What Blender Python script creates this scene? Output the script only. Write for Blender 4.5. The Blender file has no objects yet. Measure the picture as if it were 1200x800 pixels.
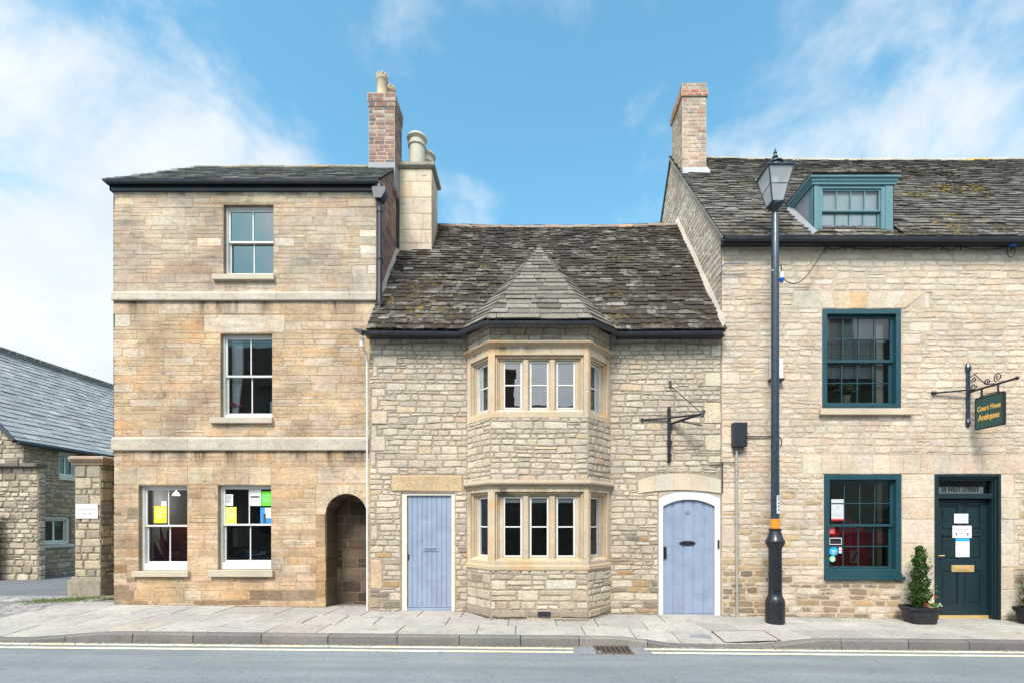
import bpy, bmesh, math, random
from mathutils import Vector, Matrix
R = math.radians
sc = bpy.context.scene
col = sc.collection

# ------------------------------------------------------------------ camera, sky, sun, exposure
FPX, CX, HY, D, EYE = 567.0, 620.0, 612.0, 8.59, 1.57
cam_d = bpy.data.cameras.new("camera")
cam = bpy.data.objects.new("camera", cam_d)
col.objects.link(cam)
cam.location = (0, -D, EYE)
cam.rotation_euler = (R(90), 0, 0)
cam_d.sensor_width = 36
cam_d.lens = FPX / 1200 * 36
cam_d.shift_x = -(CX - 600) / 1200
cam_d.shift_y = (HY - 400) / 1200
cam_d.clip_end = 3000
sc.camera = cam

SUN_EL, SUN_AZ = 50, 200          # degrees; azimuth clockwise from +Y (north): behind the camera
wd = bpy.data.worlds.new("World")
sc.world = wd
wd.use_nodes = True
wn = wd.node_tree
wn.nodes.clear()


def build_world():
    N = wn.nodes
    L = wn.links.new
    out = N.new('ShaderNodeOutputWorld')
    bg = N.new('ShaderNodeBackground')
    bg.inputs['Strength'].default_value = 0.15
    L(bg.outputs[0], out.inputs[0])
    sky = N.new('ShaderNodeTexSky')
    sky.sky_type = 'NISHITA'
    sky.sun_disc = False
    sky.sun_elevation = R(SUN_EL)
    sky.sun_rotation = R(SUN_AZ)
    sky.air_density = 1.0
    sky.dust_density = 1.3
    sky.ozone_density = 1.6
    tint = N.new('ShaderNodeMix')
    tint.data_type = 'RGBA'
    tint.blend_type = 'MULTIPLY'
    tint.inputs[0].default_value = 1
    tint.inputs[7].default_value = (.62, 1.0, .905, 1)
    L(sky.outputs[0], tint.inputs[6])
    tc = N.new('ShaderNodeTexCoord')
    nrm = N.new('ShaderNodeVectorMath')
    nrm.operation = 'NORMALIZE'
    L(tc.outputs['Generated'], nrm.inputs[0])

    def noise(scale, det, dist=0.0, off=(0, 0, 0)):
        m = N.new('ShaderNodeMapping')
        m.inputs['Location'].default_value = off
        m.inputs['Scale'].default_value = (1, 1, 1.25)
        L(nrm.outputs[0], m.inputs[0])
        n = N.new('ShaderNodeTexNoise')
        n.inputs['Scale'].default_value = scale
        n.inputs['Detail'].default_value = det
        n.inputs['Roughness'].default_value = 0.58
        n.inputs['Distortion'].default_value = dist
        L(m.outputs[0], n.inputs[0])
        return n.outputs[0]

    def blob(dirv, deg_out, amp):
        d = N.new('ShaderNodeVectorMath')
        d.operation = 'DOT_PRODUCT'
        L(nrm.outputs[0], d.inputs[0])
        d.inputs[1].default_value = Vector(dirv).normalized()
        mr = N.new('ShaderNodeMapRange')
        mr.interpolation_type = 'SMOOTHSTEP'
        mr.inputs['From Min'].default_value = math.cos(R(deg_out))
        mr.inputs['From Max'].default_value = 1
        mr.inputs['To Max'].default_value = amp
        L(d.outputs['Value'], mr.inputs['Value'])
        return mr.outputs[0]

    def add(a, b):
        m = N.new('ShaderNodeMath')
        L(a, m.inputs[0])
        if isinstance(b, float):
            m.inputs[1].default_value = b
        else:
            L(b, m.inputs[1])
        return m.outputs[0]
    def n_scale(a, k):
        m = N.new('ShaderNodeMath')
        m.operation = 'MULTIPLY'
        L(a, m.inputs[0])
        m.inputs[1].default_value = k
        return m.outputs[0]
    s = n_scale(add(noise(3.6, 10, 0.35, (3.1, 0.4, 1.7)), -0.47), 1.7)
    # cloud banks by compass direction; unseen ones added to whiten the facade light
    for dv, dg, am in [((-1.02, 1, .62), 17, .34), ((-.66, 1, .68), 13, .20), ((-.98, 1, .95), 15, .22), ((-1.05, 1, .26), 16, 1.0),
                       ((-.42, 1, .52), 10, .16), ((-.80, 1, .50), 9, .12),
                       ((.55, 1, .80), 11, .12), ((.92, 1, .76), 10, .10), ((.75, 1, .72), 9, .06), ((1.0, 1, .66), 9, .10),
                       ((-.15, 1, .50), 8, .06), ((-.1, -1, 1.2), 34, .5), ((1.3, -1, .5), 30, .35), ((0, -.5, 1), 46, .34), ((-.02, -1, .34), 17, .5), ((.55, -1, .34), 17, .3), ((-1, -.35, .35), 40, .5), ((1, -.35, .35), 42, .5)]:
        s = add(s, blob(dv, dg, am))
    ramp = N.new('ShaderNodeMapRange')
    ramp.interpolation_type = 'SMOOTHSTEP'
    ramp.inputs['From Min'].default_value = 0.07
    ramp.inputs['From Max'].default_value = 0.58
    L(s, ramp.inputs['Value'])
    ccol = N.new('ShaderNodeMix')
    ccol.data_type = 'RGBA'
    ccol.inputs[6].default_value = (2.2, 2.5, 2.75, 1)
    ccol.inputs[7].default_value = (2.95, 3.05, 3.12, 1)
    cr = N.new('ShaderNodeMapRange')
    cr.inputs['From Min'].default_value = 0.35
    cr.inputs['From Max'].default_value = 0.75
    L(add(noise(5.5, 6, 0.2, (1, 5, 2)), 0.0), cr.inputs['Value'])
    L(cr.outputs[0], ccol.inputs[0])
    # clouds near the sun brightened further to light the facades softly from the front
    glow = add(blob((math.sin(R(SUN_AZ)) * math.cos(R(SUN_EL)), math.cos(R(SUN_AZ)) * math.cos(R(SUN_EL)), math.sin(R(SUN_EL))), 75, 2.2), 1.0)
    gm = N.new('ShaderNodeVectorMath')
    gm.operation = 'SCALE'
    L(ccol.outputs[2], gm.inputs[0])
    L(glow, gm.inputs['Scale'])
    mix = N.new('ShaderNodeMix')
    mix.data_type = 'RGBA'
    L(ramp.outputs[0], mix.inputs[0])
    L(tint.outputs[2], mix.inputs[6])
    L(gm.outputs[0], mix.inputs[7])
    L(mix.outputs[2], bg.inputs['Color'])


build_world()
sun_d = bpy.data.lights.new("sun", 'SUN')
sun_d.energy = 2.0
sun_d.angle = R(17)
sun_d.color = (1.0, 0.95, 0.87)
sun = bpy.data.objects.new("sun", sun_d)
col.objects.link(sun)
az, el = R(SUN_AZ), R(SUN_EL)
sdir = Vector((math.sin(az) * math.cos(el), math.cos(az) * math.cos(el), math.sin(el)))
sun.rotation_euler = sdir.to_track_quat('Z', 'Y').to_euler()
sun.location = sdir * 60
sc.view_settings.view_transform = 'Standard'
sc.view_settings.look = 'None'
sc.view_settings.exposure = 1.24
sc.view_settings.gamma = 1
sc.cycles.max_bounces = 8
sc.cycles.transparent_max_bounces = 12


# ------------------------------------------------------------------ pixel helpers
def Wp(px, py, d=D):
    return Vector(((px - CX) * d / FPX, d - D, EYE + (HY - py) * d / FPX))


def X(px, d=D):
    return (px - CX) * d / FPX


def Z(py, d=D):
    return EYE + (HY - py) * d / FPX


def zg(x):
    return -.025 - .0155 * max(-8.2, min(14, x))


def yk(x):
    return -1.69 + .0258 * max(-12, min(14, x))


def sm(a, b, x):
    t = max(0, min(1, (x - a) / (b - a)))
    return t * t * (3 - 2 * t)


def hk(x):
    h = .125 - .115 * (sm(1.2, 2.3, x) - sm(3.2, 4.4, x)) - .105 * sm(-5.8, -7.2, x)
    return h


def zp(x, y):
    if y >= 0:
        return zg(x)
    t = min(1, y / yk(x))
    return zg(x) - (.16 - hk(x)) * t


def zr(x, y):
    return zg(x) - .16 + .012 * max(0, min(4, yk(x) - y))


# ------------------------------------------------------------------ materials
MATS = {}


def nodes_for(name):
    m = bpy.data.materials.new(name)
    m.use_nodes = True
    nt = m.node_tree
    return m, nt, nt.nodes, nt.links.new, nt.nodes['Principled BSDF']


def n_noise(nt, L, scale, det=4, rough=.55, vec=None, dist=0):
    n = nt.nodes.new('ShaderNodeTexNoise')
    n.inputs['Scale'].default_value = scale
    n.inputs['Detail'].default_value = det
    n.inputs['Roughness'].default_value = rough
    n.inputs['Distortion'].default_value = dist
    if vec is not None:
        L(vec, n.inputs[0])
    return n.outputs[0]


def n_map(nt, L, v, a, b, c, d, smooth=False):
    m = nt.nodes.new('ShaderNodeMapRange')
    if smooth:
        m.interpolation_type = 'SMOOTHSTEP'
    m.inputs[1].default_value = a
    m.inputs[2].default_value = b
    m.inputs[3].default_value = c
    m.inputs[4].default_value = d
    L(v, m.inputs[0])
    return m.outputs[0]


def n_mix(nt, L, fac, a, b, mode='MIX'):
    m = nt.nodes.new('ShaderNodeMix')
    m.data_type = 'RGBA'
    m.blend_type = mode
    for sock, v in ((0, fac), (6, a), (7, b)):
        if isinstance(v, (int, float)):
            m.inputs[sock].default_value = v
        elif isinstance(v, tuple):
            m.inputs[sock].default_value = v if len(v) == 4 else v + (1,)
        else:
            L(v, m.inputs[sock])
    return m.outputs[2]


def n_math(nt, L, op, a, b=0.0):
    m = nt.nodes.new('ShaderNodeMath')
    m.operation = op
    for i, v in enumerate((a, b)):
        if isinstance(v, (int, float)):
            m.inputs[i].default_value = v
        else:
            L(v, m.inputs[i])
    return m.outputs[0]


def n_bump(nt, L, h, strength, dist, bs):
    b = nt.nodes.new('ShaderNodeBump')
    b.inputs['Strength'].default_value = strength
    b.inputs['Distance'].default_value = dist
    L(h, b.inputs['Height'])
    L(b.outputs[0], bs.inputs['Normal'])


def pos(nt):
    g = nt.nodes.new('ShaderNodeNewGeometry')
    return g.outputs['Position']


def paint(name, c, rough=.45, metal=0, var=.12, bump=.05, scale=14, dirt=0.0, spec=.5):
    """plain coloured surface with slight tonal variation and grain"""
    m, nt, N, L, bs = nodes_for(name)
    p = pos(nt)
    v = n_noise(nt, L, scale, 6, .6, p)
    dark = tuple(x * (1 - var) for x in c)
    lite = tuple(min(1, x * (1 + var)) for x in c)
    cc = n_mix(nt, L, n_map(nt, L, v, .3, .7, 0, 1), dark, lite)
    if dirt:
        dn = n_noise(nt, L, 3.2, 8, .7, p)
        cc = n_mix(nt, L, n_map(nt, L, dn, .52, .75, 0, dirt), cc, (.12, .10, .08))
    L(cc, bs.inputs['Base Color'])
    L(n_map(nt, L, v, .3, .7, max(.02, rough - .1), min(1, rough + .1)), bs.inputs['Roughness'])
    bs.inputs['Metallic'].default_value = metal
    bs.inputs['Specular IOR Level'].default_value = spec
    if bump:
        n_bump(nt, L, n_noise(nt, L, scale * 6, 4, .6, p), bump, .004, bs)
    MATS[name] = m
    return m


def stone_mat(name, grime=.3, grime_lo=.56, fine=.22, bump=.5, warm=None, warm_amt=0, streak=None, blotch=.14, bed=0):
    """masonry: colour attribute per stone, mottling, lichen, dirt patches"""
    m, nt, N, L, bs = nodes_for(name)
    p = pos(nt)
    at = N.new('ShaderNodeAttribute')
    at.attribute_name = 'Col'
    c = n_mix(nt, L, 1.0, at.outputs['Color'], (1.03, 1.0, 1.02), 'MULTIPLY')
    n1 = n_noise(nt, L, 22, 8, .68, p)
    c = n_mix(nt, L, 1.0, c, n_mix(nt, L, n_map(nt, L, n1, .28, .72, 0, 1), (1 - fine,) * 3, (1 + fine,) * 3), 'MULTIPLY')
    n2 = n_noise(nt, L, 1.3, 7, .62, p, .3)
    c = n_mix(nt, L, 1.0, c, n_mix(nt, L, n_map(nt, L, n2, .3, .7, 0, 1), (1 - blotch, 1 - blotch, 1 - blotch * .9), (1 + blotch * .8, 1 + blotch * .75, 1 + blotch * .6)), 'MULTIPLY')
    if bed:                       # horizontal bedding, flecks and worn hollows in the stone
        mb_ = N.new('ShaderNodeMapping')
        mb_.inputs['Scale'].default_value = (2.2, 2.2, 16)
        L(p, mb_.inputs[0])
        nb_ = n_noise(nt, L, 1.0, 9, .72, mb_.outputs[0], .25)
        c = n_mix(nt, L, 1.0, c, n_mix(nt, L, n_map(nt, L, nb_, .32, .68, 0, 1), (1 - bed, 1 - bed * 1.05, 1 - bed * 1.1), (1 + bed * .6, 1 + bed * .55, 1 + bed * .5)), 'MULTIPLY')
        mb2 = N.new('ShaderNodeMapping')
        mb2.inputs['Scale'].default_value = (5, 5, 22)
        L(p, mb2.inputs[0])
        nf2 = n_noise(nt, L, 1.0, 5, .65, mb2.outputs[0], .3)
        c = n_mix(nt, L, n_map(nt, L, nf2, .62, .70, 0, .7, True), c, n_mix(nt, L, 1.0, c, (.50, .42, .34), 'MULTIPLY'))
    if warm:
        n3 = n_noise(nt, L, 2.1, 6, .6, p, .6)
        c = n_mix(nt, L, n_map(nt, L, n3, .48, .68, 0, warm_amt, True), c, n_mix(nt, L, 1.0, c, warm, 'MULTIPLY'))
    n4 = n_noise(nt, L, 4.5, 9, .75, p, .4)
    c = n_mix(nt, L, n_map(nt, L, n4, grime_lo, grime_lo + .16, 0, grime, True), c, (.10, .088, .07))
    # tiny dark pits
    n5 = n_noise(nt, L, 75, 3, .5, p)
    c = n_mix(nt, L, n_map(nt, L, n5, .62, .74, 0, .45, True), c, n_mix(nt, L, 1.0, c, (.45, .42, .4), 'MULTIPLY'))
    if streak:                    # vertical run-off stains under ledges at given heights
        mp = N.new('ShaderNodeMapping')
        mp.inputs['Scale'].default_value = (3.4, 3.4, .35)
        L(p, mp.inputs[0])
        ns = n_noise(nt, L, 1.0, 7, .7, mp.outputs[0])
        sx = N.new('ShaderNodeSeparateXYZ')
        L(p, sx.inputs[0])
        tot = None
        for z0, ln in streak:
            d = n_math(nt, L, 'SUBTRACT', float(z0), sx.outputs[2])
            up = n_map(nt, L, d, -.02, .0, 0, 1)
            dn = n_map(nt, L, d, 0.03, ln, 1, 0)
            k = n_math(nt, L, 'MULTIPLY', up, dn)
            tot = k if tot is None else n_math(nt, L, 'MAXIMUM', tot, k)
        lo = n_map(nt, L, n_noise(nt, L, .9, 3, .5, p), .40, .60, .12, 1, True)
        fac = n_math(nt, L, 'MULTIPLY', n_math(nt, L, 'MULTIPLY', n_map(nt, L, ns, .44, .62, 0, .95, True), lo), tot)
        c = n_mix(nt, L, fac, c, (.075, .06, .047))
    L(c, bs.inputs['Base Color'])
    bs.inputs['Roughness'].default_value = .93
    bs.inputs['Specular IOR Level'].default_value = .2
    h = n_math(nt, L, 'ADD', n1, n_math(nt, L, 'MULTIPLY', n5, .35))
    n_bump(nt, L, h, bump, .02, bs)
    MATS[name] = m
    return m


def slate_mat(name, moss=.8, moss_lo=.5, dark=(.03, .026, .02), ochre=.5, lichen=.5):
    m, nt, N, L, bs = nodes_for(name)
    p = pos(nt)
    at = N.new('ShaderNodeAttribute')
    at.attribute_name = 'Col'
    c = at.outputs['Color']
    n1 = n_noise(nt, L, 18, 8, .7, p)
    c = n_mix(nt, L, 1.0, c, n_mix(nt, L, n_map(nt, L, n1, .3, .7, 0, 1), (.72,) * 3, (1.25,) * 3), 'MULTIPLY')
    nl = n_noise(nt, L, 33, 4, .6, p, .5)
    c = n_mix(nt, L, n_map(nt, L, nl, .58, .68, 0, lichen, True), c, (.42, .41, .37))
    nm = n_noise(nt, L, 2.6, 10, .74, p, .5)
    c = n_mix(nt, L, n_map(nt, L, nm, moss_lo, moss_lo + .1, 0, moss, True), c, dark)
    nf = n_noise(nt, L, 7.5, 8, .75, p, .4)
    c = n_mix(nt, L, n_map(nt, L, nf, .52, .64, 0, moss * .8, True), c, tuple(x * 1.25 for x in dark))
    no = n_noise(nt, L, 1.7, 9, .72, p, .3)
    nz = n_noise(nt, L, 14, 5, .6, p)
    o = n_math(nt, L, 'MULTIPLY', n_map(nt, L, no, .58, .68, 0, ochre, True), n_map(nt, L, nz, .42, .6, 0, 1))
    c = n_mix(nt, L, o, c, (.16, .11, .025))
    L(c, bs.inputs['Base Color'])
    bs.inputs['Roughness'].default_value = .85
    bs.inputs['Specular IOR Level'].default_value = .3
    n_bump(nt, L, n_math(nt, L, 'ADD', n1, nl), .5, .02, bs)
    MATS[name] = m
    return m


def glass_mat(name, ior=2.0, tint=(.94, .97, .96), wav=.02):
    m, nt, N, L, bs = nodes_for(name)
    N.remove(bs)
    tr = N.new('ShaderNodeBsdfTransparent')
    tr.inputs[0].default_value = tint + (1,)
    gl = N.new('ShaderNodeBsdfGlossy')
    gl.inputs['Roughness'].default_value = .015
    fr = N.new('ShaderNodeFresnel')
    fr.inputs[0].default_value = ior
    b = N.new('ShaderNodeBump')
    b.inputs['Strength'].default_value = wav
    b.inputs['Distance'].default_value = .1
    L(n_noise(nt, L, 2.2, 2, .4, pos(nt)), b.inputs['Height'])
    L(b.outputs[0], gl.inputs['Normal'])
    mx = N.new('ShaderNodeMixShader')
    L(fr.outputs[0], mx.inputs[0])
    L(tr.outputs[0], mx.inputs[1])
    L(gl.outputs[0], mx.inputs[2])
    L(mx.outputs[0], N['Material Output'].inputs[0])
    MATS[name] = m
    return m


# ------------------------------------------------------------------ mesh builder
class Fr:
    """local frame: u along the face, v up, w outward (u x v = w)"""
    def __init__(s, o, u, v=(0, 0, 1)):
        s.o, s.u, s.v = Vector(o), Vector(u).normalized(), Vector(v).normalized()
        s.w = s.u.cross(s.v)

    def __call__(s, u, v, w=0):
        return s.o + s.u * u + s.v * v + s.w * w


WORLD = Fr((0, 0, 0), (1, 0, 0))        # u = x, v = z, w = -y


def wl(o):
    v = Vector((0, 0, 0))
    while o is not None:
        v += o.location
        o = o.parent
    return v


class MB:
    def __init__(s):
        s.v, s.f, s.c = [], [], []

    def add(s, vs, fs, c=(.5, .5, .5)):
        k = len(s.v)
        s.v += [Vector(a) for a in vs]
        s.f += [tuple(i + k for i in f) for f in fs]
        s.c += [c] * len(vs)

    def box(s, F, u0, u1, v0, v1, w0, w1, c=(.5, .5, .5)):
        vs = [F(u, v, w) for w in (w0, w1) for v in (v0, v1) for u in (u0, u1)]
        s.add(vs, [(0, 2, 3, 1), (4, 5, 7, 6), (0, 1, 5, 4), (2, 6, 7, 3), (0, 4, 6, 2), (1, 3, 7, 5)], c)
        return s

    def wbox(s, x0, x1, y0, y1, z0, z1, c=(.5, .5, .5)):
        return s.box(WORLD, x0, x1, z0, z1, -y1, -y0, c)

    def prism(s, F, poly, w0, w1, c=(.5, .5, .5), off=None):
        """poly in (u,v), CCW; extruded w0 -> w1"""
        n = len(poly)
        vs = [F(u, v, w0) for u, v in poly] + [F(u, v, w1) for u, v in poly]
        fs = [tuple(range(n - 1, -1, -1)), tuple(range(n, 2 * n))]
        fs += [(i, (i + 1) % n, n + (i + 1) % n, n + i) for i in range(n)]
        s.add(vs, fs, c)
        return s

    def band(s, F, outer, inner, w0, w1, c=(.5, .5, .5)):
        """strip solid between two polylines of equal count (an arch ring, a frame with a curved head)"""
        n = len(outer)
        for i in range(n - 1):
            a, b, cc, d = outer[i], outer[i + 1], inner[i + 1], inner[i]
            vs = [F(*q, w0) for q in (a, b, cc, d)] + [F(*q, w1) for q in (a, b, cc, d)]
            s.add(vs, [(0, 1, 2, 3), (7, 6, 5, 4), (0, 4, 5, 1), (2, 6, 7, 3), (1, 5, 6, 2), (3, 7, 4, 0)], c)
        return s

    def tube(s, pts, r, n=8, c=(.5, .5, .5), cap=True):
        pts = [Vector(p) for p in pts]
        rr = r if isinstance(r, (list, tuple)) else [r] * len(pts)
        k = len(s.v)
        prev = None
        for i, p in enumerate(pts):
            t = (pts[min(i + 1, len(pts) - 1)] - pts[max(i - 1, 0)]).normalized()
            if prev is None:
                a = t.orthogonal().normalized()
            else:
                a = (prev - t * prev.dot(t)).normalized()
            prev = a
            b = t.cross(a)
            for j in range(n):
                an = 2 * math.pi * j / n
                s.v.append(p + (a * math.cos(an) + b * math.sin(an)) * rr[i])
                s.c.append(c)
        for i in range(len(pts) - 1):
            for j in range(n):
                s.f.append((k + i * n + j, k + i * n + (j + 1) % n, k + (i + 1) * n + (j + 1) % n, k + (i + 1) * n + j))
        if cap:
            s.f.append(tuple(k + j for j in range(n - 1, -1, -1)))
            e = k + (len(pts) - 1) * n
            s.f.append(tuple(e + j for j in range(n)))
        return s

    def lathe(s, o, prof, n=24, c=(.5, .5, .5), ph=0.0):
        o = Vector(o)
        k = len(s.v)
        for r, z in prof:
            for j in range(n):
                a = 2 * math.pi * j / n + ph
                s.v.append(o + Vector((r * math.cos(a), r * math.sin(a), z)))
                s.c.append(c)
        for i in range(len(prof) - 1):
            for j in range(n):
                s.f.append((k + i * n + j, k + i * n + (j + 1) % n, k + (i + 1) * n + (j + 1) % n, k + (i + 1) * n + j))
        s.f.append(tuple(k + j for j in range(n - 1, -1, -1)))
        e = k + (len(prof) - 1) * n
        s.f.append(tuple(e + j for j in range(n)))
        return s

    def sweep(s, path, prof, c=(.5, .5, .5), close=True):
        """horizontal mitred sweep: path = [(x,y,z)...], prof = [(out, dz)...]; out is to the right of travel"""
        path = [Vector(p) for p in path]
        n = len(prof)
        k = len(s.v)
        for i, p in enumerate(path):
            def nr(a, b):
                d = (b - a)
                d.z = 0
                d.normalize()
                return Vector((d.y, -d.x, 0))
            if i == 0:
                m = nr(path[0], path[1])
            elif i == len(path) - 1:
                m = nr(path[-2], path[-1])
            else:
                a, b = nr(path[i - 1], p), nr(p, path[i + 1])
                m = (a + b)
                m = m / max(.2, m.dot(a)) if m.length > 0 else a
            for o, dz in prof:
                s.v.append(p + m * o + Vector((0, 0, dz)))
                s.c.append(c)
        for i in range(len(path) - 1):
            for j in range(n if close else n - 1):
                a, b = k + i * n + j, k + i * n + (j + 1) % n
                s.f.append((a, b, b + n, a + n))
        if close:
            s.f.append(tuple(k + j for j in range(n - 1, -1, -1)))
            e = k + (len(path) - 1) * n
            s.f.append(tuple(e + j for j in range(n)))
        return s

    def build(s, name, mat, parent=None, smooth=False, bevel=0, origin=None, kind=None, label=None):
        me = bpy.data.meshes.new(name)
        base = wl(parent) if parent else Vector((0, 0, 0))
        off = Vector((0, 0, 0))
        if origin is not None:
            off = Vector(origin) - base
        me.from_pydata([tuple(a - base - off) for a in s.v], [], s.f)
        at = me.attributes.new('Col', 'FLOAT_COLOR', 'POINT')
        flat = []
        for c in s.c:
            flat += [c[0], c[1], c[2], 1.0]
        at.data.foreach_set('color', flat)
        me.validate()
        me.update()
        if smooth:
            for p in me.polygons:
                p.use_smooth = True
        o = bpy.data.objects.new(name, me)
        o.location = off
        col.objects.link(o)
        if parent:
            o.parent = parent
        mm = MATS[mat] if isinstance(mat, str) else mat
        me.materials.append(mm)
        if smooth:
            try:
                me.set_sharp_from_angle(angle=R(38))
            except Exception:
                pass
        if bevel:
            b = o.modifiers.new('bevel', 'BEVEL')
            b.width = bevel
            b.segments = 2
            b.limit_method = 'ANGLE'
            b.angle_limit = R(50)
        if kind:
            o['kind'] = kind
        if label:
            o['label'] = label
        return o


def thing(name, label, cat, loc=(0, 0, 0), group=None):
    o = bpy.data.objects.new(name, None)
    o.empty_display_size = .2
    o.location = loc
    col.objects.link(o)
    o['label'] = label
    o['category'] = cat
    if group:
        o['group'] = group
    return o


def tag(o, label, cat, group=None):
    o['label'] = label
    o['category'] = cat
    if group:
        o['group'] = group
    return o


def text_mesh(s, size, align='CENTER', bold=0.0, depth=.0015):
    cu = bpy.data.curves.new('text_tmp', 'FONT')
    cu.body = s
    cu.size = size
    cu.align_x = align
    cu.align_y = 'CENTER'
    cu.extrude = depth
    cu.offset = bold
    cu.resolution_u = 3
    ob = bpy.data.objects.new('text_tmp', cu)
    col.objects.link(ob)
    dg = bpy.context.evaluated_depsgraph_get()
    me = bpy.data.meshes.new_from_object(ob.evaluated_get(dg))
    bpy.data.objects.remove(ob)
    bpy.data.curves.remove(cu)
    return me


def lettering(name, s, size, F, u, v, w, mat, parent, sx=1.0, bold=0.0, shear=0.0):
    me = text_mesh(s, size, bold=bold)
    base = wl(parent)
    for vt in me.vertices:
        a = vt.co.copy()
        vt.co = F(u + (a.x + shear * a.y) * sx, v + a.y, w + a.z) - base
    me.materials.clear()
    me.materials.append(MATS[mat])
    me.name = name
    o = bpy.data.objects.new(name, me)
    col.objects.link(o)
    o.parent = parent
    return o


# ------------------------------------------------------------------ masonry and slates as real pieces
def rect_sub(rects, h):
    out = []
    for (a, b, c, d) in rects:
        if h[0] >= b or h[1] <= a or h[2] >= d or h[3] <= c:
            out.append((a, b, c, d))
            continue
        if h[2] > c:
            out.append((a, b, c, h[2]))
        if h[3] < d:
            out.append((a, b, h[3], d))
        c2, d2 = max(c, h[2]), min(d, h[3])
        if h[0] > a:
            out.append((a, h[0], c2, d2))
        if h[1] < b:
            out.append((h[1], b, c2, d2))
    return out


def clip_poly(poly, planes):
    for (a, b, c) in planes:
        out = []
        n = len(poly)
        for i in range(n):
            p, q = poly[i], poly[(i + 1) % n]
            dp, dq = a * p[0] + b * p[1] - c, a * q[0] + b * q[1] - c
            if dp <= 0:
                out.append(p)
            if (dp < 0 < dq) or (dq < 0 < dp):
                t = dp / (dp - dq)
                out.append((p[0] + (q[0] - p[0]) * t, p[1] + (q[1] - p[1]) * t))
        poly = out
        if len(poly) < 3:
            return []
    return poly


def tone_mix(rng, pal, var=.08):
    r = rng.random() * sum(p[0] for p in pal)
    for wgt, c in pal:
        r -= wgt
        if r <= 0:
            break
    k = 1 + rng.uniform(-var, var)
    return tuple(max(.005, x * k * (1 + rng.uniform(-.02, .02))) for x in c)


def add_stone(mb, F, poly, gap, proud, jit, rng, c, near=None, rings=2, rnd=.02):
    us = [p[0] for p in poly]
    vs = [p[1] for p in poly]
    du, dv = max(us) - min(us), max(vs) - min(vs)
    if du < gap * 2.2 or dv < gap * 2.2:
        return
    cu, cv = (max(us) + min(us)) / 2, (max(vs) + min(vs)) / 2
    pts = []
    n = len(poly)
    for i in range(n):
        p, q = poly[i], poly[(i + 1) % n]
        ln = math.hypot(q[0] - p[0], q[1] - p[1])
        k = max(1, min(4, int(ln / .11)))
        for j in range(k):
            t = j / k
            pts.append((p[0] + (q[0] - p[0]) * t, p[1] + (q[1] - p[1]) * t, j == 0))
    hu, hv = du / 2, dv / 2

    def shr(u, v, g):
        return cu + (u - cu) * max(0, 1 - g / hu), cv + (v - cv) * max(0, 1 - g / hv)
    ring0 = []
    for u, v, cor in pts:
        g = gap / 2
        if cor and jit > .002:
            g += rng.uniform(0, jit * 1.6)       # knocked corners
        a, b = shr(u, v, g)
        ring0.append((a + rng.uniform(-jit, jit) * .8, b + rng.uniform(-jit, jit) * .8))
    bev = min(rnd, hu * .4, hv * .4)
    tu, tv = rng.uniform(-.35, .35), rng.uniform(-.35, .35)
    pr = proud * rng.uniform(.55, 1.1)

    def wz(u, v):
        return pr * (1 + tu * (u - cu) / hu + tv * (v - cv) / hv) + rng.uniform(-.06, .06) * proud
    k = len(mb.v)
    m = len(ring0)
    layers = [[F(a, b, -.003) for a, b in ring0]]
    if rings == 2:
        layers.append([F(*shr(a, b, bev * .25), wz(a, b) * .72) for a, b in ring0])
    layers.append([F(*shr(a, b, bev), wz(a, b)) for a, b in ring0])
    for ly in layers:
        mb.v += ly
        mb.c += [c] * m
    for li in range(len(layers) - 1):
        for j in range(m):
            j2 = (j + 1) % m
            mb.f.append((k + li * m + j, k + li * m + j2, k + (li + 1) * m + j2, k + (li + 1) * m + j))
    # centre vertex for an uneven face
    mb.v.append(F(cu, cv, pr * rng.uniform(.9, 1.15)))
    mb.c.append(c)
    ce = len(mb.v) - 1
    b0 = k + (len(layers) - 1) * m
    for j in range(m):
        mb.f.append((b0 + j, b0 + (j + 1) % m, ce))


def backing(mb, F, u0, u1, v0, v1, holes, c, clip=(), reveal=.0, wob=None):
    us = sorted({u0, u1} | {min(max(h[i], u0), u1) for h in holes for i in (0, 1)})
    vs = sorted({v0, v1} | {min(max(h[i], v0), v1) for h in holes for i in (2, 3)})
    for a, b in zip(us, us[1:]):
        for e, d in zip(vs, vs[1:]):
            mu, mv = (a + b) / 2, (e + d) / 2
            if any(h[0] < mu < h[1] and h[2] < mv < h[3] for h in holes):
                continue
            poly = clip_poly([(a, e), (b, e), (b, d), (a, d)], clip)
            if len(poly) >= 3:
                mb.add([F(p[0], p[1], 0) for p in poly], [tuple(range(len(poly)))], c)
    if reveal:
        for h in holes:
            if len(h) > 4 and not h[4]:
                continue
            a, b, e, d = h[:4]
            for q in ([(a, e), (a, d)], [(b, d), (b, e)], [(a, d), (b, d)], [(b, e), (a, e)]):
                mb.add([F(*q[0], 0), F(*q[1], 0), F(*q[1], -reveal), F(*q[0], -reveal)], [(0, 1, 2, 3)], tuple(x * 1.0 for x in (h[5] if len(h) > 5 else c)))


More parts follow.
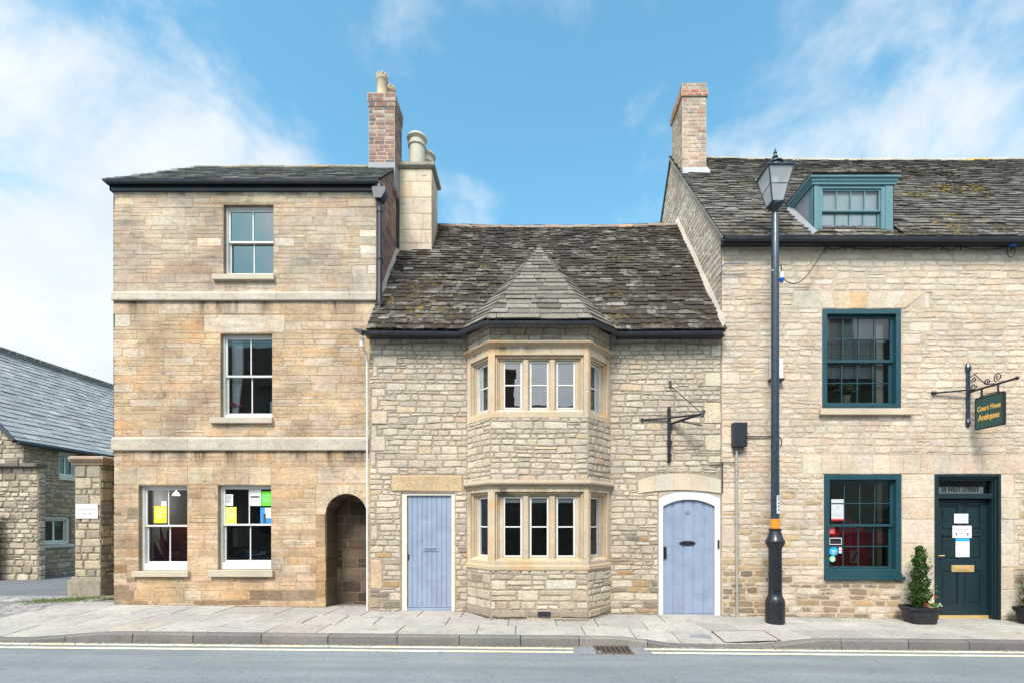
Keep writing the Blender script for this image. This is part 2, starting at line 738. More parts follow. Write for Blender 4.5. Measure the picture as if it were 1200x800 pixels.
def masonry(mb, F, u0, u1, v0, v1, holes, tone, seed, hh=(.1, .17), ll=(1.4, 3.2), gap=.016, proud=.014, jit=.007,
            wob=.012, mortar=(.3, .27, .22), clip=(), reveal=.12, split=.12, rings=2, rnd=.02, minsz=.03, dbl=.0):
    rng = random.Random(seed)
    backing(mb, F, u0, u1, v0, v1, [h for h in holes if len(h) < 5 or h[4] != 2], mortar, clip, reveal)
    rows = []
    v = v0
    while v < v1 - 1e-4:
        h = rng.uniform(*hh)
        if v1 - (v + h) < hh[0] * .7:
            h = v1 - v
        rows.append((v, v + h))
        v += h
    phs = [rng.uniform(0, 6.28) for _ in range(len(rows) + 1)]

    def wb(i, u):
        if i == 0 or i == len(rows):
            return 0
        return wob * (math.sin(u * 1.9 + phs[i]) * .6 + math.sin(u * 4.7 + phs[i] * 2.3) * .4)

    def far(u, v):
        d = min(abs(u - u0), abs(u - u1), abs(v - v0), abs(v - v1))
        for h in holes:
            dx = max(h[0] - u, u - h[1], 0)
            dy = max(h[2] - v, v - h[3], 0)
            d = min(d, math.hypot(dx, dy))
        return min(1, d / .06)
    for i, (a, b) in enumerate(rows):
        u = u0
        first = True
        while u < u1 - 1e-4:
            ln = (b - a) * rng.uniform(*ll)
            ln = max(ln, .09)
            if first:
                ln *= rng.uniform(.4, 1)
                first = False
            if u1 - (u + ln) < .08:
                ln = u1 - u
            rects = [(u, u + ln, a, b)]
            if b - a > .12 and rng.random() < split and ln > .16:
                m = a + (b - a) * rng.uniform(.4, .6)
                rects = [(u, u + ln, a, m), (u, u + ln, m, b)]
                if rng.random() < .5:
                    k = u + ln * rng.uniform(.35, .65)
                    rects = [(u, k, a, m), (k, u + ln, a, m), (u, u + ln, m, b)]
            for h in holes:
                rects = rect_sub(rects, h)
            for r in rects:
                if r[1] - r[0] < minsz or r[3] - r[2] < minsz:
                    continue
                poly = [(r[0], r[2]), (r[1], r[2]), (r[1], r[3]), (r[0], r[3])]
                poly = clip_poly(poly, clip)
                if len(poly) < 3:
                    continue
                pl = []
                for (pu, pv) in poly:
                    wv = wb(i, pu) if abs(pv - a) < 1e-6 else (wb(i + 1, pu) if abs(pv - b) < 1e-6 else 0)
                    pl.append((pu, pv + wv * far(pu, pv)))
                mu, mv = (r[0] + r[1]) / 2, (r[2] + r[3]) / 2
                add_stone(mb, F, pl, gap, proud, jit, rng, tone(rng, mu, mv), rings=rings, rnd=rnd)
            u += ln
    return mb


def block(mb, F, u0, u1, v0, v1, proud, rng, c, gap=.008, jit=.0025, rnd=.012):
    add_stone(mb, F, [(u0, v0), (u1, v0), (u1, v1), (u0, v1)], gap, proud, jit, rng, c, rings=2, rnd=rnd)


def slates(mb, O, U, S, clip, smax, u0, u1, tone, seed, e0=.26, e1=.12, wd=(.18, .42), t=(.014, .026), jit=.016, skip=None, sag=0):
    """stone slates in courses that diminish up the slope; U along eaves, S up the slope"""
    rng = random.Random(seed)
    O, U, S = Vector(O), Vector(U).normalized(), Vector(S).normalized()
    Nn = U.cross(S)
    clip = list(clip) + [(-1, 0, -u0), (1, 0, u1)]
    poly = clip_poly([(u0, 0), (u1, 0), (u1, smax), (u0, smax)], clip)
    mb.add([O + U * p[0] + S * p[1] - Nn * .01 for p in poly], [tuple(range(len(poly)))], (.03, .03, .03))
    s = 0.0
    while s < smax:
        e = e0 + (e1 - e0) * (s / smax)
        u = u0 - rng.uniform(0, .3)
        ru = rng.uniform(0, 6)
        while u < u1:
            w = rng.uniform(*wd) * (.75 + .5 * (1 - s / smax))
            j = rng.uniform(-jit, jit) + .006 * math.sin(u * 3 + ru)
            g = rng.uniform(.002, .008)
            sk = rng.uniform(-.008, .008)
            q = [(u + g, s + j), (u + w * .35, s + j + rng.uniform(-.01, .01)), (u + w * .7, s + j + rng.uniform(-.01, .01)), (u + w - g, s + j + sk), (u + w - g, s + 1.9 * e), (u + g, s + 1.9 * e)]
            if rng.random() < .3:
                q[0] = (q[0][0] + .03, q[0][1] - 0)
                q.insert(0, (u + g, s + j + .035))
            q = clip_poly(q, clip)
            cu, cs = u + w / 2, s + e
            if len(q) >= 3 and not (skip and skip(cu, cs)):
                th = rng.uniform(*t)
                lift = rng.uniform(0, .012)
                tl = 1.9 * e

                def ww(ss, top):
                    k = 1 - max(0, min(1, (ss - s) / tl))
                    return k * (.026 + lift) + (th if top else 0)
                n = len(q)
                sg = [(-sag * math.sin(math.pi * max(0, min(1, (p[0] - u0) / (u1 - u0)))) * (p[1] / smax)) for p in q]
                vs = [O + U * p[0] + S * p[1] + Nn * ww(p[1], 0) + Vector((0, 0, z)) for p, z in zip(q, sg)]
                vs += [O + U * p[0] + S * p[1] + Nn * ww(p[1], 1) + Vector((0, 0, z)) for p, z in zip(q, sg)]
                fs = [tuple(range(n - 1, -1, -1)), tuple(range(n, 2 * n))]
                fs += [(i, (i + 1) % n, n + (i + 1) % n, n + i) for i in range(n)]
                mb.add(vs, fs, tone(rng, cu, cs))
            u += w
        s += e
    return mb


def ridge_tiles(mb, a, b, r, tone, seed, ln=.42):
    rng = random.Random(seed)
    a, b = Vector(a), Vector(b)
    d = b - a
    n = max(1, int(d.length / ln))
    u = d.normalized()
    side = Vector((u.y, -u.x, 0)).normalized()
    for i in range(n):
        p, q = a + d * (i / n) + u * .004, a + d * ((i + 1) / n) - u * .004
        z = rng.uniform(-.012, .012)
        c = tone(rng, 0, 0)
        prof = [(math.cos(t) * r, math.sin(t) * r) for t in [math.pi * k / 8 for k in range(9)]]
        vs = []
        for pt in (p, q):
            for o, h in prof:
                vs.append(pt + side * o + Vector((0, 0, h - r * .45 + z)))
        fs = [(k, k + 1, 9 + k + 1, 9 + k) for k in range(8)] + [tuple(range(8, -1, -1)), tuple(range(9, 18))]
        mb.add(vs, fs, c)
    return mb


def chimney_stack(mb, x0, x1, y0, y1, z0, z1, tone, seed, **kw):
    masonry(mb, Fr((x0, y0, 0), (1, 0, 0)), 0, x1 - x0, z0, z1, [], tone, seed, **kw)
    masonry(mb, Fr((x1, y0, 0), (0, 1, 0)), 0, y1 - y0, z0, z1, [], tone, seed + 1, **kw)
    masonry(mb, Fr((x1, y1, 0), (-1, 0, 0)), 0, x1 - x0, z0, z1, [], tone, seed + 2, **kw)
    masonry(mb, Fr((x0, y1, 0), (0, -1, 0)), 0, y1 - y0, z0, z1, [], tone, seed + 3, **kw)
    mb.wbox(x0 + .005, x1 - .005, y0 + .005, y1 - .005, z0, z1 - .002, kw.get('mortar', (.3, .27, .22)))
    return mb


def room(name, x0, x1, y0, y1, z0, z1, mat, parent, side=False):
    """interior box with an open front"""
    mb = MB()
    vs = [(x0, y0, z0), (x1, y0, z0), (x1, y1, z0), (x0, y1, z0), (x0, y0, z1), (x1, y0, z1), (x1, y1, z1), (x0, y1, z1)]
    mb.add(vs, [(0, 1, 2, 3), (7, 6, 5, 4), (0, 4, 5, 1) if side else (1, 5, 6, 2), (2, 6, 7, 3), (3, 7, 4, 0)])
    return mb.build(name, mat, parent)


def sash_window(parent, F, u0, u1, v0, v1, rec, fw, sash_w, cols, rt, rb, bar, mat, split=.5, label=None, fwb=None, open_gap=0.0, name='window', horn=True, glass='glass', deep=0.0):
    """timber sash window in an opening; F has w=0 at the wall face. frame > sashes, pane"""
    fwb = fwb or fw
    fr = MB()
    fr.box(F, u0, u0 + fw, v0, v1, -rec - .10 - deep, -rec)
    fr.box(F, u1 - fw, u1, v0, v1, -rec - .10 - deep, -rec)
    fr.box(F, u0 + fw, u1 - fw, v1 - fw, v1, -rec - .10 - deep, -rec - .001)
    fr.box(F, u0 + fw, u1 - fw, v0, v0 + fwb, -rec - .10 - deep, -rec + .001)
    wnd = fr.build(name, mat, parent, bevel=.004, label=label)
    a, b, c, d = u0 + fw, u1 - fw, v0 + fwb, v1 - fw
    m = c + (d - c) * split
    pane = MB()
    for nm, z0, z1, w, rows in (('lower_sash', c, m + sash_w / 2, -rec - .058 - deep, rb), ('upper_sash', m - sash_w / 2, d, -rec - .022 - deep, rt)):
        s = MB()
        s.box(F, a, a + sash_w, z0, z1, w - .034, w)
        s.box(F, b - sash_w, b, z0, z1, w - .034, w)
        s.box(F, a + sash_w, b - sash_w, z1 - sash_w, z1, w - .034, w - .001)
        s.box(F, a + sash_w, b - sash_w, z0, z0 + sash_w, w - .034, w - .001)
        for i in range(1, cols):
            x = a + sash_w + (b - a - 2 * sash_w) * i / cols
            s.box(F, x - bar / 2, x + bar / 2, z0 + sash_w, z1 - sash_w, w - .03, w - .006)
        for i in range(1, rows):
            z = z0 + sash_w + (z1 - z0 - 2 * sash_w) * i / rows
            s.box(F, a + sash_w, b - sash_w, z - bar / 2, z + bar / 2, w - .031, w - .007)
        s.build(nm, mat, wnd, bevel=.003)
        pane.add([F(a + .01, z0 + .01, w - .018), F(b - .01, z0 + .01, w - .018), F(b - .01, z1 - .01, w - .018), F(a + .01, z1 - .01, w - .018)], [(0, 1, 2, 3)])
    pane.build('pane', glass, wnd)
    return wnd


def casement(parent, F, u0, u1, v0, v1, w, mat, fw=.028, bar=.022, name='window', glass='glass'):
    fr = MB()
    fr.box(F, u0, u0 + fw, v0, v1, w - .05, w)
    fr.box(F, u1 - fw, u1, v0, v1, w - .05, w)
    fr.box(F, u0 + fw, u1 - fw, v1 - fw, v1, w - .05, w - .001)
    fr.box(F, u0 + fw, u1 - fw, v0, v0 + fw, w - .05, w - .001)
    m = (v0 + v1) / 2
    fr.box(F, u0 + fw, u1 - fw, m - bar / 2, m + bar / 2, w - .045, w - .004)
    wnd = fr.build(name, mat, parent, bevel=.003)
    p = MB()
    p.add([F(u0 + .01, v0 + .01, w - .025), F(u1 - .01, v0 + .01, w - .025), F(u1 - .01, v1 - .01, w - .025), F(u0 + .01, v1 - .01, w - .025)], [(0, 1, 2, 3)])
    p.build('pane', glass, wnd)
    return wnd


def arc(cx_, cz, r, a0, a1, n):
    return [(cx_ + r * math.cos(R(a0 + (a1 - a0) * i / n)), cz + r * math.sin(R(a0 + (a1 - a0) * i / n))) for i in range(n + 1)]


# ------------------------------------------------------------------ palette
stone_mat('warm_stone', grime=.6, grime_lo=.545, fine=.22, bump=.45, blotch=.34, bed=.22, warm=(1.12, .88, .66), warm_amt=.45, streak=[(Z(353, 8.79), .32), (Z(528, 8.79), .36), (Z(226, 8.79), .1)])
stone_mat('cream_rubble', grime=.42, grime_lo=.56, fine=.26, bump=.55, blotch=.18, bed=.10)
stone_mat('pale_rubble', grime=.34, grime_lo=.57, fine=.20, bump=.5, blotch=.18, bed=.12, warm=(1.05, .93, .82), warm_amt=.6)
stone_mat('grey_rubble', grime=.55, grime_lo=.5, fine=.25, bump=.6)
stone_mat('dressed_stone', grime=.25, grime_lo=.6, fine=.10, bump=.2)
stone_mat('bay_stone', grime=.22, grime_lo=.58, fine=.12, bump=.25, warm=(1.12, .86, .62), warm_amt=.7, streak=[(Z(407, 8.04), .12), (Z(572, 8.04), .5)])
stone_mat('brick', grime=.5, grime_lo=.54, fine=.28, bump=.5, blotch=.2)
stone_mat('worn_ashlar', grime=.5, grime_lo=.55, fine=.16, bump=.35, blotch=.22, bed=.14)
stone_mat('flagstone', grime=.42, grime_lo=.52, fine=.18, bump=.3, blotch=.18)
stone_mat('kerbstone', grime=.35, grime_lo=.5, fine=.15, bump=.3)
stone_mat('mortar', grime=.25, grime_lo=.55, fine=.15, bump=.5)
slate_mat('mossy_slate', moss=.93, moss_lo=.44, dark=(.030, .022, .016), ochre=.4, lichen=.3)
slate_mat('dark_slate', moss=.8, moss_lo=.50, dark=(.03, .026, .02), ochre=.8, lichen=.28)
slate_mat('bay_slate', moss=.75, moss_lo=.55, dark=(.05, .041, .032), ochre=.2, lichen=.5)
slate_mat('blue_slate', moss=.22, moss_lo=.6, dark=(.06, .06, .055), ochre=.1, lichen=.25)
slate_mat('left_slate', moss=.35, moss_lo=.58, dark=(.08, .08, .065), ochre=.7, lichen=.4)
stone_mat('moss', grime=0, fine=.3, bump=.8)
glass_mat('glass', 1.7)
glass_mat('clear_glass', 1.5, (.97, .98, .98), .0)
glass_mat('sky_glass', 2.5)
glass_mat('shop_glass', 2.25)
paint('white_paint', (.62, .61, .58), .5, var=.05, dirt=.15)
paint('cream_paint', (.62, .57, .475), .55, var=.05, dirt=.15)
paint('lavender_paint', (.235, .282, .385), .5, var=.10, dirt=.22, scale=4, bump=.12)
paint('teal_paint', (.014, .057, .073), .35, var=.08, dirt=.05)
paint('pale_teal_paint', (.085, .185, .21), .45, var=.1, dirt=.08)
paint('door_paint', (.009, .024, .031), .35, var=.08, bump=.01)
paint('black_iron', (.012, .013, .017), .4, var=.25, bump=.15)
paint('lamp_paint', (.012, .015, .020), .3, var=.15, bump=.015)
paint('sky_tinted_black', (.022, .036, .052), .3, var=.12, bump=.01)  # black paint with the sky's bluish reflection mixed into its colour
paint('gutter_black', (.022, .026, .036), .45, var=.25, dirt=.3)
paint('brass', (.62, .42, .18), .38, metal=.35, var=.12)
paint('gold_leaf', (.70, .42, .10), .4, var=.15)
paint('sign_green', (.015, .07, .062), .4, var=.15)
paint('orange_band', (.85, .24, .015), .5, var=.05)
paint('paper', (.66, .66, .66), .8, var=.04)
paint('paper_yellow', (.88, .84, .02), .8, var=.04)
paint('paper_aged', (.50, .51, .52), .8, var=.05)
paint('paper_lime', (.78, .84, .10), .8, var=.04)
paint('paper_green', (.12, .66, .04), .8, var=.06)
paint('paper_blue', (.03, .23, .55), .8, var=.06)
paint('sticker_blue', (.02, .33, .62), .5, var=.05)
paint('sticker_red', (.62, .05, .05), .5, var=.05)
paint('sticker_mint', (.30, .60, .36), .5, var=.05)
paint('sticker_black', (.02, .018, .03), .5, var=.05)
paint('ink', (.06, .06, .08), .8, var=.1)
paint('faint_ink', (.38, .38, .42), .8, var=.1)
paint('pipe_white', (.62, .62, .60), .5, var=.08, dirt=.2)
paint('pipe_grey', (.30, .29, .26), .6, var=.15, dirt=.3)
paint('lead', (.21, .215, .235), .6, var=.15, dirt=.2)
paint('tar', (.018, .02, .026), .6, var=.3)
paint('plaster', (.50, .50, .49), .9, var=.1)
paint('plaster_light', (.45, .46, .46), .9, var=.08)
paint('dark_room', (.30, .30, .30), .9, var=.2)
paint('blind_white', (.82, .82, .83), .8, var=.03)
paint('curtain', (.30, .32, .32), .9, var=.1)
paint('red_shade', (.62, .09, .11), .8, var=.1)
paint('red_cloth', (.16, .014, .026), .85, var=.25)
paint('wood', (.16, .075, .03), .6, var=.3, scale=8)
paint('pot_black', (.016, .018, .024), .42, var=.3)
paint('soil', (.03, .02, .014), .95, var=.4)
paint('clay_pot', (.42, .33, .22), .85, var=.15, dirt=.35)
paint('stone_pot', (.47, .43, .34), .85, var=.12, dirt=.3)
paint('cable_black', (.015, .015, .016), .6, var=.2)
paint('plastic_blue', (.02, .14, .55), .4, var=.1)
paint('steel_grey', (.25, .26, .28), .5, var=.2, metal=.4)
paint('meter_black', (.014, .017, .026), .45, var=.2)
paint('red_velvet', (.60, .02, .04), .8, var=.3)
paint('car_red', (.42, .012, .018), .25, var=.05, bump=0)
paint('dark_pane', (.02, .024, .028), .06, var=.1, bump=0)
m_, nt_, N_0, L_0, bs_ = nodes_for('lit_shade')
bs_.inputs['Base Color'].default_value = (.8, .8, .78, 1)
bs_.inputs['Emission Color'].default_value = (1, .95, .88, 1)
bs_.inputs['Emission Strength'].default_value = .8
MATS['lit_shade'] = m_

# ================================================================== GROUND
def asphalt(name, base, patch, fleck):
    m, nt, N, L, bs = nodes_for(name)
    p = pos(nt)
    a = n_noise(nt, L, 30, 7, .85, p)
    b = n_noise(nt, L, 1.1, 7, .6, p, .4)
    c = n_mix(nt, L, n_map(nt, L, b, .3, .7, 0, 1), base, patch)
    c = n_mix(nt, L, n_map(nt, L, a, .50, .66, 0, .9), c, fleck)
    mp = N.new('ShaderNodeMapping')
    mp.inputs['Scale'].default_value = (.22, 2.6, 1)
    L(p, mp.inputs[0])
    tr = n_noise(nt, L, 1.0, 6, .6, mp.outputs[0])
    c = n_mix(nt, L, 1.0, c, n_mix(nt, L, n_map(nt, L, tr, .3, .7, 0, 1), (.80, .80, .81), (1.16, 1.15, 1.14)), 'MULTIPLY')
    st = n_noise(nt, L, 2.7, 9, .75, p, .6)
    c = n_mix(nt, L, n_map(nt, L, st, .58, .70, 0, .45, True), c, tuple(x * .55 for x in base))
    a2 = n_noise(nt, L, 30, 3, .6, p)
    c = n_mix(nt, L, n_map(nt, L, a2, .53, .66, 0, .7), c, tuple(x * .45 for x in base))
    L(c, bs.inputs['Base Color'])
    bs.inputs['Roughness'].default_value = .85
    n_bump(nt, L, a, .6, .012, bs)
    MATS[name] = m


asphalt('asphalt', (.15, .175, .195), (.185, .205, .22), (.33, .345, .355))
asphalt('asphalt_patch', (.19, .205, .225), (.20, .215, .23), (.30, .31, .32))
asphalt('drive_asphalt', (.10, .105, .115), (.15, .155, .16), (.22, .22, .22))
asphalt('earth', (.10, .10, .07), (.12, .11, .08), (.16, .15, .12))


def road_paint():
    m, nt, N, L, bs = nodes_for('road_paint')
    p = pos(nt)
    n = n_noise(nt, L, 9, 9, .75, p)
    c = n_mix(nt, L, n_map(nt, L, n_noise(nt, L, .9, 3, .5, p), .35, .6, 0, 1), (.58, .50, .33), (.64, .60, .48))
    c = n_mix(nt, L, n_map(nt, L, n, .50, .64, 0, .7), c, (.20, .21, .215))
    L(c, bs.inputs['Base Color'])
    bs.inputs['Roughness'].default_value = .75
    MATS['road_paint'] = m


road_paint()


def sheet(name, mat, xs, ys, zf, kind='structure'):
    mb = MB()
    vs = [(x, y, zf(x, y)) for y in ys for x in xs]
    n = len(xs)
    fs = [(j * n + i, j * n + i + 1, (j + 1) * n + i + 1, (j + 1) * n + i) for j in range(len(ys) - 1) for i in range(n - 1)]
    mb.add(vs, fs)
    return mb.build(name, mat, kind=kind)


def lin(a, b, n):
    return [a + (b - a) * i / n for i in range(n + 1)]


XS = lin(-60, 60, 120)
sheet('ground', 'earth', lin(-700, 700, 10), lin(-700, 900, 10), lambda x, y: -.75)
# road: each column of the sheet starts at the kerb foot
mb = MB()
vs, fs = [], []
K = 12
for x in XS:
    for k in range(K + 1):
        y = yk(x) + .02 - k * 8.2 / K
        vs.append((x, y, zr(x, y)))
for i in range(len(XS) - 1):
    for k in range(K):
        a = i * (K + 1) + k
        fs.append((a, a + 1, a + K + 2, a + K + 1))
mb.add(vs, fs)
mb.build('road', 'asphalt', kind='structure')
sheet('pavement_opposite', 'asphalt_patch', XS, lin(-24, -9.95, 4), lambda x, y: zg(x) + .01)


class Ground:
    def __call__(s, u, v, w=0):
        return Vector((u, v, zp(u, v) + w))


G = Ground()
rng = random.Random(5)
mb = MB()
# bed under the flags
xs = lin(-8.6, 14, 80)
for i in range(len(xs) - 1):
    for t0, t1 in ((-.4, 0), (0, .5), (.5, 1)):
        q = []
        for x, t in ((xs[i], t1), (xs[i + 1], t1), (xs[i + 1], t0), (xs[i], t0)):
            y = t * (yk(x) + .1)
            q.append(Vector((x, y, zp(x, y) - .008)))
        mb.add(q, [(0, 1, 2, 3)], (.17, .165, .15))


def flag_tone(rng, u, v):
    return tone_mix(rng, [(5, (.335, .325, .295)), (3, (.315, .306, .278)), (2, (.355, .345, .312)), (.8, (.335, .31, .27)), (.5, (.29, .282, .26))], .05)


fr_ = [(-.25, .30), (.30, .66), (.66, 1.0)]
for r, (t0, t1) in enumerate(fr_):
    x = -8.5
    sk0 = 0
    while x < 14:
        w = rng.choice([.55, .7, .8, .95, 1.1]) * rng.uniform(.92, 1.08)
        sk = rng.uniform(-.03, .03) + (.28 if x > 1.8 else (-.03 if x < -1.5 else 0.02)) * (t1 - t0)

        def P(xx, t, s):
            xx = xx + s * (1 if t == t1 else 0)
            return (xx, t * (yk(xx) + .135))
        poly = [P(x, t1, sk0), P(x + w, t1, sk), P(x + w, t0, sk), P(x, t0, sk0)]
        add_stone(mb, G, poly, .014, .006, .002, rng, flag_tone(rng, 0, 0), rings=1, rnd=.008)
        sk0 = sk
        x += w
mb.build('pavement', 'flagstone', kind='structure')

mb = MB()
x = -12.0
while x < 16:
    w = rng.uniform(.82, 1.0)
    c = tone_mix(rng, [(3, (.165, .16, .15)), (2, (.14, .138, .13)), (1, (.20, .19, .17))], .1)
    n = 4
    vs = []
    for i in range(n + 1):
        xx = x + .006 + (w - .012) * i / n
        y = yk(xx)
        zt = zg(xx) - .16 + hk(xx)
        wob = rng.uniform(-.004, .004)
        vs += [(xx, y + .14, zt + .002), (xx, y + .018, zt + wob), (xx, y + .001 + wob, zt - .018), (xx, y - .008 + wob, zt - .25)]
    fs = []
    for i in range(n):
        for j in range(3):
            a = i * 4 + j
            fs.append((a, a + 1, a + 5, a + 4))
    fs += [(0, 1, 2, 3), (n * 4 + 3, n * 4 + 2, n * 4 + 1, n * 4)]
    mb.add(vs, fs, c)
    x += w
mb.build('kerb', 'kerbstone', kind='structure')

# double yellow lines, broken at the gully patch
mb = MB()


def road_strip(mb, x0, x1, o0, o1, lift, seed=0, fray=0.0):
    rg = random.Random(seed)
    n = max(2, int((x1 - x0) / .25))
    vs = []
    for i in range(n + 1):
        x = x0 + (x1 - x0) * i / n
        for o in (o0, o1):
            y = yk(x) - o + rg.uniform(-fray, fray)
            vs.append((x, y, zr(x, y) + lift))
    mb.add(vs, [(2 * i, 2 * i + 1, 2 * i + 3, 2 * i + 2) for i in range(n)])


for a, b in ((-30, .62), (1.62, 30)):
    road_strip(mb, a, b, .095, .19, .004, 1, .006)
    road_strip(mb, a + (.06 if a > 0 else 0), b - .02, .295, .39, .004, 2, .006)
mb.build('yellow_lines', 'road_paint', kind='structure')
mb = MB()
vs = [(x, y, zr(x, y) + .003) for x, y in ((.64, yk(.64) - .005), (1.55, yk(1.5) - .005), (1.74, yk(1.7) - .45), (.70, yk(.7) - .45))]
mb.add(vs, [(0, 1, 2, 3)])
mb.build('road_patch', 'asphalt_patch', kind='structure')

# driveway and stone setts on the left
sheet('driveway', 'drive_asphalt', lin(-26, -7.4, 16), lin(.95, 24, 20), lambda x, y: zg(-8.2) + .0)
mb = MB()
rg = random.Random(8)
ZS = zg(-8.2)


class Setts:
    def __call__(s, u, v, w=0):
        t = sm(0, -1.7, v)
        return Vector((u, v, ZS - t * (.16 - .02) + w))


SG = Setts()
vs = []
for i in range(13):
    y = -1.75 + i * .25
    vs += [SG(-16, y, -.012), SG(-8.3, y, -.012)]
mb.add(vs, [(2 * i, 2 * i + 1, 2 * i + 3, 2 * i + 2) for i in range(12)], (.06, .06, .05))
y = -1.05
while y < .95:
    x = -16.0 + rg.uniform(0, .2)
    while x < -8.35 - .2 * (y < 0):
        w = rg.uniform(.2, .26)
        add_stone(mb, SG, [(x, y), (x + w, y), (x + w, y + .22), (x, y + .22)], .02, .006, .004, rg, tone_mix(rg, [(3, (.27, .265, .25)), (2, (.22, .22, .21)), (1, (.31, .29, .26))], .08), rings=1, rnd=.012)
        x += w
    y += .22
while y < 1.2:
    y += .3
# asphalt apron in front of the setts
yy = lin(-1.72, -1.05, 4)
vs = [SG(x, y_, .001) for y_ in yy for x in (-16, -8.35)]
mb.add(vs, [(2 * i, 2 * i + 1, 2 * i + 3, 2 * i + 2) for i in range(4)], (.30, .295, .285))
mb.build('stone_setts', 'flagstone', kind='structure')

# ================================================================== LEFT HOUSE (three storeys, warm ashlar)
DL = 8.79
FL = Fr((0, .2, 0), (1, 0, 0))


def xl(p):
    return X(p, DL)


def zl(p):
    return Z(p, DL)


LX0, LX1 = -7.55, -2.775
house_l = thing('stone_house', 'tall narrow three storey warm sandstone house with white sash windows and a shallow hipped roof', 'house', (-5.2, 1.7, 0))


def tone_left(rng, u, v):
    up = sm(zl(370), zl(345), v)
    warm = [(4, (.44, .337, .222)), (3, (.455, .36, .25)), (2, (.425, .32, .205)), (2, (.465, .39, .29)), (.5, (.45, .315, .185)), (.4, (.36, .275, .185))]
    grey = [(4, (.405, .345, .268)), (3, (.385, .325, .25)), (2, (.43, .375, .298)), (1, (.41, .335, .245)), (.4, (.32, .28, .222))]
    c = tone_mix(rng, grey if rng.random() < up else warm, .03)
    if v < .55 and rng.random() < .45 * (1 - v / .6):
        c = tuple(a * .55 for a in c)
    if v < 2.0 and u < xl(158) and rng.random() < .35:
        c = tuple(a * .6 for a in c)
    return c


pale = (.50, .435, .33)
wins_l = {  # opening: x0, x1, y0 (bottom), y1 (top), recess
    'top': (262, 320.4, 323, 240), 'mid': (258.5, 319, 489, 391), 'gl': (162.5, 219.5, 668.5, 568), 'gr': (255.5, 317.8, 667, 567.8)}
holes = []
for k, (a, b, c, d) in wins_l.items():
    holes.append((xl(a), xl(b), zl(c), zl(d), 1, (.30, .25, .17)))
arch_u0, arch_u1, arch_top = -3.87, LX1 + .001, zl(567)
holes.append((arch_u0, arch_u1, -.2, arch_top, 0))
solid = []  # dressed pieces: stones left out, backing kept


def sblk(a, b, c, d, tone=pale, pr=.006):
    solid.append((xl(a), xl(b), zl(c), zl(d), tone, pr))


sblk(247, 337, 238.5, 229.5, (.43, .36, .26))
sblk(239, 334, 390, 369.5, (.52, .46, .36), .010)
sblk(231, 260, 289, 279, (.55, .50, .41))
sblk(322, 345, 289, 279, (.55, .50, .41))
sblk(320.4, 327, 297, 289, (.50, .44, .34))
sblk(421, 441, 278, 269.5, (.57, .53, .45))
sblk(422, 441, 298, 288, (.58, .54, .46))
sblk(431, 441, 321, 311, (.56, .52, .44))
sblk(134, 156, 241, 232, (.45, .39, .29))
sblk(134.5, 153, 383, 369, (.53, .49, .41))
sblk(408, 440, 243, 233, (.45, .38, .27))
# ashlar band over the ground floor windows with stepped key blocks
xs_ = [133.5, 160, 184, 197, 220, 250, 276, 292, 318, 372]
for i in range(len(xs_) - 1):
    sblk(xs_[i], xs_[i + 1] - .0, 567.4, 546, [(.46, .37, .25), (.48, .40, .29), (.44, .34, .22)][i % 3], .005)
sblk(372, 432.5, 566, 546, (.47, .40, .29), .005)
sblk(160, 180, 690, 676, (.42, .33, .21))
sblk(162, 177, 702, 689, (.40, .30, .19))
sblk(180, 216, 706, 689, (.40, .29, .18))
sblk(171, 208, 688, 677, (.45, .34, .21))
mb = MB()
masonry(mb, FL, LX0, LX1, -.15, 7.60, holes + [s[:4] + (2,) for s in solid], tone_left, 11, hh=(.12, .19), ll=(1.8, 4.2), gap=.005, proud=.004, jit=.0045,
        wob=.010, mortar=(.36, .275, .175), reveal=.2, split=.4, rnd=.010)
rg = random.Random(3)
for (a, b, c, d, t, pr) in solid:
    block(mb, FL, a, b, c, d, pr, rg, tuple(q * rg.uniform(.96, 1.04) for q in t), gap=.006)
# side walls and back
mb.wbox(LX0, LX0 + .02, .2, 3.2, -.2, 7.6, (.40, .31, .2))
mb.wbox(LX0, LX1 - .03, 3.2, 3.25, -.2, 7.6, (.40, .31, .2))
mb.build('wall', 'warm_stone', house_l)
# string courses
for (pa, pb), xr in (((353, 343), 441.5), ((527.5, 512.5), 433)):
    mb = MB()
    x = xl(132.6)
    rg = random.Random(int(pa))
    xe = min(xl(xr), LX1 + .03)
    while x < xe - .01:
        w = rg.uniform(.8, 1.4)
        e = min(x + w, xe)
        if xe - e < .3:
            e = xe
        c = tone_mix(rg, [(2, (.45, .41, .335)), (2, (.475, .43, .35)), (1, (.42, .38, .31))], .04)
        prof = [(0, zl(pa)), (.045, zl(pa)), (.05, zl(pa) + .012), (.05, zl(pb) - .03), (.03, zl(pb)), (0, zl(pb) + .012)]
        mb.sweep([(x + .002, .2, 0), (e - .002, .2, 0)], prof, c)
        x = e
    mb.build('string_course', 'worn_ashlar', house_l)
